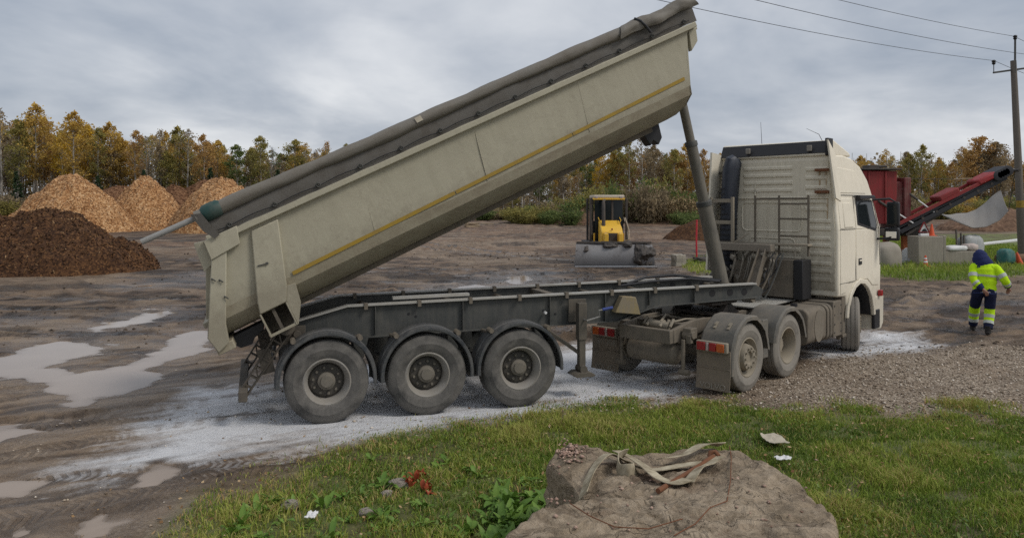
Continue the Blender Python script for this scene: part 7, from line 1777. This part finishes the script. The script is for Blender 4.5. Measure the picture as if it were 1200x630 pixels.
hg *= np.where(gd[keep] < 0.2, 0.65, 1.0)
tn = 0.27 + 0.80 * (pt - 0.25) + 0.38 * (rng.random(m) - 0.35) + 0.30 * (pat2[keep] - 0.45)
dry = rng.random(m) < (0.08 + 0.20 * sstep(0.50, 0.68, bare[keep]) + 0.14 * left[keep] + 0.25 * (gd[keep] < 0.35)); tn = np.where(dry, 0.80 + 0.20 * rng.random(m) ** 1.5, np.clip(tn, 0, 0.80))
go = link('grass', blades('grass', X_, Y_, ground(X_, Y_), hg, 0.0030 + 0.0035 * rng.random(m), tn, M['grass']))
tag(go, 'rough green grass verge in front of the truck', 'grass', kind='stuff')
# small clover-like leaves low in the sward
NC = 15000; cx_ = rng.uniform(-3.0, 7.6, NC); cy_ = 5.6 + 5.4 * rng.random(NC); gd2 = sdist(cx_ + 0.0, cy_, GRASS_NEAR); pc = fbm(cx_ * 1.1 + 4, cy_ * 1.1, 66, 3)
in_b2 = np.interp(np.arctan2(cy_ - bc.y, cx_ - bc.x), th, Ro) * 0.98 > np.hypot(cx_ - bc.x, cy_ - bc.y)
kp = (gd2 > -0.15) & ~in_b2 & (rng.random(NC) < sstep(0.44, 0.60, pc) + 0.08 + 0.4 * (cx_ < 0.6)) & (np.abs(cx_) < cy_ * 0.7 + 0.3)
cx_, cy_ = cx_[kp], cy_[kp]; m = len(cx_); s_ = rng.uniform(0.007, 0.018, m); zz = ground(cx_, cy_) + rng.uniform(0.02, 0.08, m)
a = rng.uniform(0, 6.28, m); tl = rng.normal(0, 0.4, (m, 2)); base = np.array([[1, 0], [0.5, 0.75], [-0.5, 0.75], [-1, 0], [-0.5, -0.75], [0.5, -0.75]])
ux = base[None, :, 0] * s_[:, None]; uy = base[None, :, 1] * s_[:, None] * 0.8; cc, ss = np.cos(a)[:, None], np.sin(a)[:, None]
lx = ux * cc - uy * ss; ly = ux * ss + uy * cc
V_ = np.stack([cx_[:, None] + lx, cy_[:, None] + ly, zz[:, None] + lx * tl[:, :1] + ly * tl[:, 1:]], -1).reshape(-1, 3); k = np.arange(m)[:, None] * 6
tag(link('clover', np_mesh('clover', V_, np.concatenate([k + np.array([[0, 1, 2, 3]]), k + np.array([[0, 3, 4, 5]])]), None, M['clover'], False, {'tint': np.repeat(rng.random(m), 6)})), 'small round clover leaves low in the grass verge', 'ground cover', kind='stuff')
# far grass on the right, under the conveyor and around the tuft
def far_grass(name, poly, n, hmin, hmax, label, w, lo=0.2):
    poly = np.array(poly); X_ = rng.uniform(poly[:, 0].min(), min(poly[:, 0].max(), 34), n); Y_ = rng.uniform(poly[:, 1].min(), poly[:, 1].max(), n)
    k = (sdist(X_, Y_, poly) > -0.25 * (fbm(X_, Y_, 5, 2))) & (np.abs(X_) < Y_ * 0.7 + 1); X_, Y_ = X_[k], Y_[k]; m = len(X_); pt = fbm(X_ * 0.5, Y_ * 0.5, 71, 3)
    tag(link(name, blades(name, X_, Y_, ground(X_, Y_), rng.uniform(hmin, hmax, m) * (0.6 + 0.8 * pt), w * rng.uniform(0.6, 1.2, m), np.clip(lo + 0.5 * pt + 0.30 * (rng.random(m) - 0.4), 0, 0.95), M['grass'])), label, 'grass', kind='stuff')
far_grass('grass', GRASS_FAR, 60000, 0.12, 0.34, 'green grass growing around the conveyor and the concrete blocks', 0.018, 0.22)
far_grass('grass', GRASS_TUFT, 2500, 0.08, 0.25, 'tuft of grass around the red marker post', 0.015, 0.35)
# fallen leaves
NL = 2600; fx = rng.uniform(-5, 7.5, NL); fy = 6.3 + 5.0 * rng.random(NL); gl = sdist(fx, fy, GRASS_NEAR)
kp = (rng.random(NL) < np.where(gl > 0, 0.30, 0.9 * np.exp(gl * 1.1))); fx, fy = fx[kp], fy[kp]; m = len(fx); a = rng.uniform(0, 6.28, m); s_ = rng.uniform(0.010, 0.024, m); tl = rng.normal(0, 0.35, (m, 2))
base = np.array([[1.2, 0], [0.2, 0.7], [-1, 0], [0.2, -0.7]]); ux = base[None, :, 0] * s_[:, None]; uy = base[None, :, 1] * s_[:, None]; cc, ss = np.cos(a)[:, None], np.sin(a)[:, None]; lx = ux * cc - uy * ss; ly = ux * ss + uy * cc
fz = ground(fx, fy) + 0.008 + np.where(sdist(fx, fy, GRASS_NEAR) > 0.1, 0.05, 0.0)
V_ = np.stack([fx[:, None] + lx, fy[:, None] + ly, fz[:, None] + lx * tl[:, :1] + ly * tl[:, 1:]], -1).reshape(-1, 3)
tag(link('fallen_leaves', np_mesh('fallen_leaves', V_, np.arange(m)[:, None] * 4 + np.array([[0, 1, 2, 3]]), None, M['fallen'], False, {'tint': np.repeat(rng.random(m), 4)})), 'small tan fallen leaves scattered over grass and mud', 'leaves', kind='stuff')
# gravel stones and grit
NG = 60000; sx = rng.uniform(-8, 12, NG); sy = 6.4 + 12 * rng.random(NG) ** 1.1; gg = sdist(sx, sy, GRAVEL); gn2 = sdist(sx, sy, GRASS_NEAR)
cl_ = fbm(sx * 1.2, sy * 1.2, 88, 3)
pr = np.where(gg > -0.6, 0.95 * sstep(-0.8, 0.6, gg), 0.035 * sstep(0.42, 0.6, cl_)) * np.where(gn2 > 0.3, 0.18, 1.0); inp = np.zeros(NG)
for q_ in PUDDLES: inp = np.maximum(inp, sdist(sx, sy, q_) > -0.12)
kp = (rng.random(NG) < pr) & (inp < 0.5) & (np.abs(sx) < sy * 0.7 + 0.3); sx, sy = sx[kp], sy[kp]; m = len(sx); sz = 0.008 + 0.020 * rng.random(m) ** 2.6
pts = np.stack([sx, sy, ground(sx, sy) + sz * 0.3], -1)
tag(link('gravel', pebble_mesh('gravel', pts, sz, M['gravel'], rng.random(m))), 'loose pale gravel beside the tractor wheels', 'gravel', kind='stuff')
# churned clods of mud
ND = 9000; sx = rng.uniform(-26, 26, ND); sy = 15 + 30 * rng.random(ND) ** 1.4; cl_ = fbm(sx * 0.6, sy * 0.8, 95, 3)
inp = np.zeros(ND)
for q_ in PUDDLES: inp = np.maximum(inp, sdist(sx, sy, q_) > -0.2)
kp = (rng.random(ND) < sstep(0.46, 0.62, cl_) + 0.03) & (inp < 0.5) & (np.abs(sx) < sy * 0.72) & (sdist(sx, sy, LIME1) < 0) & (sdist(sx, sy, GRAVEL) < 0) & (sdist(sx, sy, GRASS_FAR) < 0); sx, sy = sx[kp], sy[kp]; m = len(sx); sz = 0.012 + 0.045 * rng.random(m) ** 3 * (0.5 + sy / 40)
tag(link('mud_clods', pebble_mesh('mud_clods', np.stack([sx, sy, ground(sx, sy) + sz * 0.15], -1), sz, M['mudclod'], rng.random(m))), 'dark clods of churned mud across the yard', 'mud', kind='stuff')
# ------------------------------------------------------------------ trees
def leaf_quads(pts, size, rgn, tint):
    m = len(pts); d1 = rgn.normal(size=(m, 3)); d1 /= np.linalg.norm(d1, axis=1)[:, None]
    d2 = np.cross(d1, rgn.normal(size=(m, 3))); d2 /= np.linalg.norm(d2, axis=1)[:, None]
    s_ = size * rgn.uniform(0.55, 1.25, (m, 1)); w = s_ * rgn.uniform(0.55, 0.9, (m, 1))
    V_ = np.stack([pts - d1 * s_, pts + d2 * w, pts + d1 * s_, pts - d2 * w], 1).reshape(-1, 3)
    return V_, np.arange(m)[:, None] * 4 + np.array([[0, 1, 2, 3]]), np.repeat(tint, 4)
def make_tree(seed, H, crown_lo, width, nb, leaves, lsize, bare=0.0, up=0.6, stems=1, bark_m=None, conifer=False):
    rgn = np.random.default_rng(seed); rd = random.Random(seed); mb = MB(); pts = []; tin = []
    for s_i in range(stems):
        hx = H * (1 - 0.14 * s_i); ox, oy = (rd.uniform(-0.5, 0.5), rd.uniform(-0.4, 0.4)) if s_i else (0, 0)
        bend = [rd.uniform(-0.35, 0.35), rd.uniform(-0.35, 0.35)]
        def tp_(t_): return Vector((ox * (1 + t_) + bend[0] * t_ ** 2 * 1.2 + 0.12 * math.sin(t_ * 7 + seed), oy * (1 + t_) + bend[1] * t_ ** 2, hx * t_))
        r0 = 0.011 * hx
        mb.tube([tp_(t_) for t_ in np.linspace(-0.02, 1, 9)], [r0 * (1.15 - t_) + 0.012 for t_ in np.linspace(0, 1, 9)], 6)
        n = nb // stems
        for k in range(n):
            t_ = lerp(crown_lo, 0.985, ((k + rd.random()) / n) ** (0.85))
            az = rd.uniform(0, 2 * math.pi); rel = (t_ - crown_lo) / (1 - crown_lo)
            shape = (1 - rel) ** 0.9 if conifer else (math.sin(math.pi * min(1, 0.16 + 0.86 * rel)) ** 0.75)
            L_ = width * max(0.12, shape) * rd.uniform(0.65, 1.15)
            p0 = tp_(t_); el = (rd.uniform(-0.15, 0.1) if conifer else rd.uniform(0.3, 0.95) * up)
            d = Vector((math.cos(az), math.sin(az), el)).normalized(); p1 = p0 + d * L_ * 0.55 + Vector((0, 0, 0.05 * L_)); p2 = p0 + d * L_ + Vector((0, 0, (0.22 if not conifer else -0.1) * L_))
            mb.tube([p0, p1, p2], [0.030 + 0.008 * L_, 0.02, 0.008], 4, False)
            ctr = []
            for j in range(4):
                q0 = lerp(p0, p2, rd.uniform(0.35, 0.95)); a2 = az + rd.uniform(-1.3, 1.3); q1 = q0 + Vector((math.cos(a2), math.sin(a2), rd.uniform(0.0, 0.9))) * L_ * rd.uniform(0.2, 0.45)
                mb.tube([q0, q1], [0.014, 0.005], 3, False); ctr += [lerp(q0, q1, 0.55), q1]
                if bare > 0.4:
                    for _ in range(3):
                        q2 = lerp(q0, q1, rd.uniform(0.4, 1)); mb.tube([q2, q2 + Vector((rd.uniform(-1, 1), rd.uniform(-1, 1), rd.uniform(0.1, 1.2))) * 0.45], [0.008, 0.003], 3, False)
            ctr.append(p2)
            if rd.random() < bare: continue
            nl = max(3, int(leaves / n)); c_ = np.array([tuple(ctr[rd.randrange(len(ctr))]) for _ in range(nl)])
            sp = (0.16 + 0.10 * L_) * (0.7 if conifer else 1)
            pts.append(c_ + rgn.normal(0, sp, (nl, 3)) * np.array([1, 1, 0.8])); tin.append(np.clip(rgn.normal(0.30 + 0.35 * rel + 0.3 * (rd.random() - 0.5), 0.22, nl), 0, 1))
    tm = mb.mesh('trunk', bark_m or M['birch_bark'], 60)
    V_, Q_, T_ = leaf_quads(np.concatenate(pts), lsize, rgn, np.concatenate(tin))
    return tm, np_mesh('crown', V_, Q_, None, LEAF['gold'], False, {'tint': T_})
PRO = {
 'full':   [make_tree(s, 15, 0.28, 2.3, 40, 2900, 0.165, 0.06, 0.95) for s in (1, 2, 3, 21)],
 'tall':   [make_tree(s, 15, 0.36, 1.8, 34, 1900, 0.155, 0.12, 1.1) for s in (4, 5, 6, 22)],
 'sparse': [make_tree(s, 15, 0.34, 2.2, 36, 1000, 0.145, 0.35, 1.1) for s in (7, 8, 9)],
 'bare':   [make_tree(s, 15, 0.30, 1.9, 36, 380, 0.13, 0.7, 1.2, 1, M['grey_bark']) for s in (10, 11, 12)],
 'multi':  [make_tree(s, 13, 0.18, 2.9, 46, 2700, 0.16, 0.08, 0.9, 2, M['grey_bark']) for s in (13, 14)],
 'spruce': [make_tree(s, 13, 0.10, 2.1, 60, 3000, 0.20, 0, 0.5, 1, M['grey_bark'], True) for s in (15,)],
}
HP = {'full': 15, 'tall': 15, 'sparse': 15, 'bare': 15, 'multi': 13, 'spruce': 13}
NAMES = {'gold': 'golden-leaved birch', 'bright': 'bright yellow maple', 'olive': 'olive-green alder', 'rust': 'rusty orange birch', 'dull': 'dull brown nearly bare tree', 'green': 'dark green leafy tree', 'pine': 'dark green spruce'}
SPEC = {'gold': 'birch_tree', 'bright': 'maple_tree', 'olive': 'alder_tree', 'rust': 'birch_tree', 'dull': 'bare_tree', 'green': 'leafy_tree', 'pine': 'spruce_tree'}
def region(px):
    return 'behind the tallest chip heap' if px < 125 else 'behind the middle chip heaps' if px < 225 else 'behind the squared chip heap' if px < 290 else 'above the raised tarpaulin' if px < 470 else 'under the raised tipper body' if px < 690 else 'behind the bulldozer' if px < 780 else 'behind the tipping ram' if px < 900 else 'behind the red hopper' if px < 1060 else 'behind the conveyor boom' if px < 1135 else 'near the utility pole'
tree_n = 0
def tree(px, Y_, h, kind, colr, seed, back=False):
    rd = random.Random(seed); X_ = PX(px, Y_); tm, cm = PRO[kind][seed % len(PRO[kind])]
    o = empty(SPEC[colr], (X_, Y_, gz(X_, Y_) - 0.05), rd.uniform(0, 6.28)); s_ = h / HP[kind]; o.scale = (s_ * rd.uniform(0.85, 1.15), s_ * rd.uniform(0.85, 1.15), s_)
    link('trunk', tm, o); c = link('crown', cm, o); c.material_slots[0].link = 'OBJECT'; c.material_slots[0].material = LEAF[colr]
    if not any(ch.data == tm for ch in o.children): pass
    lk = {'full': 'bushy ', 'tall': 'slender ', 'sparse': 'thin-crowned ', 'bare': 'leafless ', 'multi': 'double-stemmed ', 'spruce': 'short '}[kind]; nm = 'grey-brown tree' if colr == 'dull' else NAMES[colr]
    tag(o, lk + nm + ' ' + ('standing back in the wood ' if back else 'at the front of the wood ') + region(px), 'tree', ('back' if back else 'front') + ' row, ' + lk + nm + ' ' + region(px))
# skyline measured along the wood: (place, top)
SKY = [(-60, 128), (0, 132), (38, 124), (60, 152), (88, 133), (112, 148), (130, 145), (155, 158), (185, 152), (212, 150), (235, 162), (250, 161), (275, 172), (305, 163), (330, 172), (345, 165), (375, 168), (410, 172), (450, 178), (520, 182), (600, 182), (655, 178), (690, 172), (712, 172), (745, 160), (775, 168), (805, 172), (830, 178), (880, 184), (960, 184), (1000, 182), (1040, 176), (1078, 172), (1102, 184), (1140, 166), (1165, 164), (1190, 180), (1260, 176)]
def skyline(px): return float(np.interp(px, [a for a, b in SKY], [b for a, b in SKY]))
def hgt(px, py, Y_): return CAM_Z - (py - 240) / F * Y_ - gz(PX(px, Y_), Y_)
# the trees that stand out
for (px, py, kind, colr) in ((2, 128, 'sparse', 'dull'), (22, 140, 'full', 'olive'), (40, 122, 'full', 'gold'), (52, 140, 'tall', 'rust'), (72, 158, 'full', 'bright'), (88, 131, 'full', 'gold'), (102, 146, 'tall', 'bright'), (114, 150, 'tall', 'olive'), (130, 143, 'full', 'gold'), (142, 162, 'multi', 'gold'), (158, 153, 'tall', 'rust'), (172, 160, 'bare', 'dull'),
        (186, 152, 'sparse', 'dull'), (210, 148, 'full', 'olive'), (219, 152, 'sparse', 'dull'), (240, 158, 'full', 'rust'), (255, 164, 'full', 'gold'), (277, 170, 'full', 'green'), (305, 160, 'full', 'olive'), (318, 172, 'bare', 'dull'), (345, 164, 'full', 'olive'), (356, 168, 'sparse', 'gold'), (382, 166, 'sparse', 'rust'), (404, 168, 'tall', 'olive'),
        (612, 190, 'tall', 'dull'), (660, 180, 'tall', 'dull'), (702, 174, 'full', 'bright'), (722, 168, 'full', 'olive'), (738, 162, 'tall', 'olive'), (752, 158, 'sparse', 'dull'), (768, 170, 'full', 'dull'), (790, 175, 'full', 'olive'), (806, 168, 'full', 'gold'), (826, 175, 'tall', 'rust'), (845, 180, 'full', 'gold'),
        (1010, 182, 'full', 'gold'), (1040, 175, 'sparse', 'gold'), (1064, 180, 'full', 'olive'), (1080, 170, 'full', 'olive'), (1100, 184, 'tall', 'gold'), (1128, 172, 'sparse', 'rust'), (1150, 160, 'multi', 'rust'), (1168, 166, 'multi', 'dull'), (1192, 184, 'full', 'rust')):
    Y_ = 122 + random.Random(int(px * 7)).uniform(-3, 6); tree(px, Y_, hgt(px, py, Y_), kind, colr, int(px * 3 + 1000))
rd = random.Random(99)
px = -45.0
while px < 1245:
    if 430 < px < 590: px += 6; continue
    for row in range(3):
        Y_ = 128 + row * 9 + rd.uniform(-3, 3); p_ = px + rd.uniform(-4, 4); h = hgt(p_, skyline(p_) + rd.uniform(6, 34) - row * 2, Y_)
        kind = rd.choices(['full', 'tall', 'sparse', 'bare', 'multi'], [2, 4, 4, 3, 1])[0]; colr = 'dull' if kind == 'bare' else rd.choices(['gold', 'olive', 'rust', 'dull', 'green'], [6, 4, 3, 3, 1])[0]
        tree(p_, Y_, max(5, h), kind, colr, int(p_ * 13 + row * 7 + 9000), True)
    px += rd.uniform(8, 12.5)
for (px, py) in ((166, 198), (116, 205), (328, 198), (248, 196), (20, 200), (60, 210)): Y_ = 119; tree(px, Y_, hgt(px, py, Y_), 'spruce', 'pine', px)
# far wood behind, one mass
rgn = np.random.default_rng(4); n = 60000; X_ = rgn.uniform(-150, 150, n); Y_ = rgn.uniform(156, 176, n); pxx = X_ / Y_ * F + 600
top = np.interp(pxx, [a for a, b in SKY], [b for a, b in SKY]); Ht = np.maximum(6.0, (240 - top - 14) / F * Y_ + CAM_Z) * (0.62 + 0.38 * fbm(X_ * 0.33, Y_ * 0.05, 3, 3) * 1.4)
Zl = 1.2 + Ht * rgn.random(n) ** 1.15
lowm = rgn.random(n) < 0.30; Zl = np.where(lowm, rgn.uniform(0.8, 4.5, n), Zl); Y_ = np.where(lowm, Y_ - 18, Y_)
V_, Q_, T_ = leaf_quads(np.stack([X_, Y_, Zl], -1), 0.42, rgn, np.clip(rgn.normal(0.45, 0.25, n), 0, 1))
fo = link('distant_wood', np_mesh('distant_wood', V_, Q_, None, LEAF['dull'], False, {'tint': T_})); tag(fo, 'brown mass of distant woodland behind the tree line', 'woodland', kind='stuff')
mb = MB(); rd = random.Random(8)
for k in range(620):
    x = rd.uniform(-150, 150); y = rd.uniform(150, 172); h = rd.uniform(7, 12); mb.tube([(x, y, 1.0), (x + rd.uniform(-0.3, 0.3), y, 1.5 + h)], [0.12, 0.04], 4, False)
tag(mb.build('trunks', M['birch_bark'], fo, 0, 60), kind='stuff')

# ------------------------------------------------------------------ shrubs and rough growth at the edge of the wood
def make_shrub(seed, w, h, n, lsize, stems=10):
    rgn = np.random.default_rng(seed); rd = random.Random(seed); mb = MB(); pts = []; tn = []
    for k in range(stems):
        a = rd.uniform(0, 6.28); l = rd.uniform(0.3, 1.0); tip = Vector((math.cos(a) * w * l * 0.85, math.sin(a) * w * l * 0.85, h * (1.08 - 0.5 * l ** 2) * rd.uniform(0.75, 1.05)))
        mb.tube([(0, 0, 0), tip * 0.5 + Vector((0, 0, 0.15)), tip], [0.05, 0.03, 0.008], 4, False)
        m = n // stems; t_ = rgn.uniform(0.15, 1.05, (m, 1)); c = np.array(tuple(tip))[None] * t_; pts.append(c + rgn.normal(0, 0.24 * w * 0.6, (m, 3)) * np.array([1, 1, 0.6])); tn.append(np.clip(rgn.normal(0.45, 0.25, m) + 0.2 * (rd.random() - 0.5), 0, 1))
    P_ = np.concatenate(pts); P_[:, 2] = np.abs(P_[:, 2])
    V_, Q_, T_ = leaf_quads(P_, lsize, rgn, np.concatenate(tn))
    return mb.mesh('stem', M['grey_bark'], 60), np_mesh('foliage', V_, Q_, None, LEAF['olive'], False, {'tint': T_})
SH = [make_shrub(s, 2.6, 2.6, 2600, 0.13) for s in (1, 2, 3)]
def shrub(px, Y_, sw, sh, colr, label, seed, group):
    X_ = PX(px, Y_); sm_, fm = SH[seed % 3]; o = empty('shrub', (X_, Y_, gz(X_, Y_) - 0.05), seed * 1.7); o.scale = (sw, sw, sh); link('stem', sm_, o); c = link('foliage', fm, o); c.material_slots[0].link = 'OBJECT'; c.material_slots[0].material = LEAF[colr]; tag(o, label, 'shrub', group)
rd = random.Random(17)
# thicket behind the bulldozer
LBL = {'olive': 'olive shrub in the tall thicket behind the bulldozer', 'dull': 'brown shrub in the tall thicket behind the bulldozer', 'green': 'dark green shrub in the tall thicket behind the bulldozer', 'straw': 'pale dry straw-coloured shrub in the thicket behind the ram', 'gold': 'yellow-leaved low shrub at the edge of the thicket'}
for k in range(72):
    px = rd.uniform(560, 846); Y_ = rd.uniform(92, 112); f_ = math.exp(-((px - 752) / 95) ** 2)
    colr = rd.choices(['olive', 'dull', 'green', 'straw'], [6, 2, 5, 0.3])[0]
    if 780 < px < 815 and rd.random() < 0.35: colr = 'straw'
    hs_ = (0.55 + 1.15 * f_) * rd.uniform(0.8, 1.1); sz_ = 'tall ' if hs_ > 1.25 else 'low ' if hs_ < 0.8 else ''
    wh_ = 'below the raised tipper body' if px < 650 else 'left of the bulldozer cab' if px < 700 else 'rising behind the bulldozer cab' if px < 745 else 'between bulldozer and ram' if px < 800 else 'behind the tipping ram'
    nm_ = sz_ + {'olive': 'olive', 'dull': 'brown', 'green': 'dark green', 'straw': 'pale dry'}[colr] + ' shrub ' + wh_
    shrub(px, Y_, rd.uniform(0.8, 1.2), hs_, colr, nm_ if len(nm_.split()) > 3 else nm_ + ' thicket', k, nm_)
for k, (px, Y_, s_) in enumerate(((668, 88, 0.9), (652, 92, 0.8), (640, 90, 0.7), (806, 84, 0.8), (820, 80, 0.7), (834, 84, 0.7), (795, 90, 0.7))):
    shrub(px, Y_, s_, s_ * 0.8, 'green', 'low bright green shrub in front of the thicket', k, 'low green shrubs')
for k, px in enumerate((606, 620, 632)): shrub(px, 104, 0.9, 0.5, 'gold', LBL['gold'], k, 'yellow low shrubs')
for k in range(66):
    px = rd.uniform(-45, 470); Y_ = rd.uniform(112, 121); colr = rd.choices(['dull', 'olive', 'green', 'straw'], [5, 3, 2, 0.5])[0]
    if px > 285 and rd.random() < 0.75: colr = 'green'
    shrub(px, Y_, rd.uniform(0.9, 1.3), rd.uniform(0.7, 1.25), colr, {'dull': 'brown undergrowth shrub along the wood behind the chip heaps', 'olive': 'olive undergrowth shrub along the wood behind the chip heaps', 'green': 'green undergrowth shrub along the wood beside the raised tarpaulin', 'straw': 'pale dry shrub along the wood behind the chip heaps'}[colr], k, 'undergrowth, ' + colr)
for k in range(40):
    px = rd.uniform(985, 1240); Y_ = rd.uniform(96, 118); colr = rd.choices(['olive', 'green', 'gold', 'dull'], [5, 4, 2, 2])[0]
    shrub(px, Y_, rd.uniform(0.9, 1.2), rd.uniform(0.6, 1.2), colr, {'olive': 'olive shrub on the rise beyond the red conveyor', 'green': 'green shrub on the rise beyond the red conveyor', 'gold': 'yellow shrub on the rise beyond the red conveyor', 'dull': 'brown shrub on the rise beyond the red conveyor'}[colr], k, 'shrubs beyond the conveyor, ' + colr)
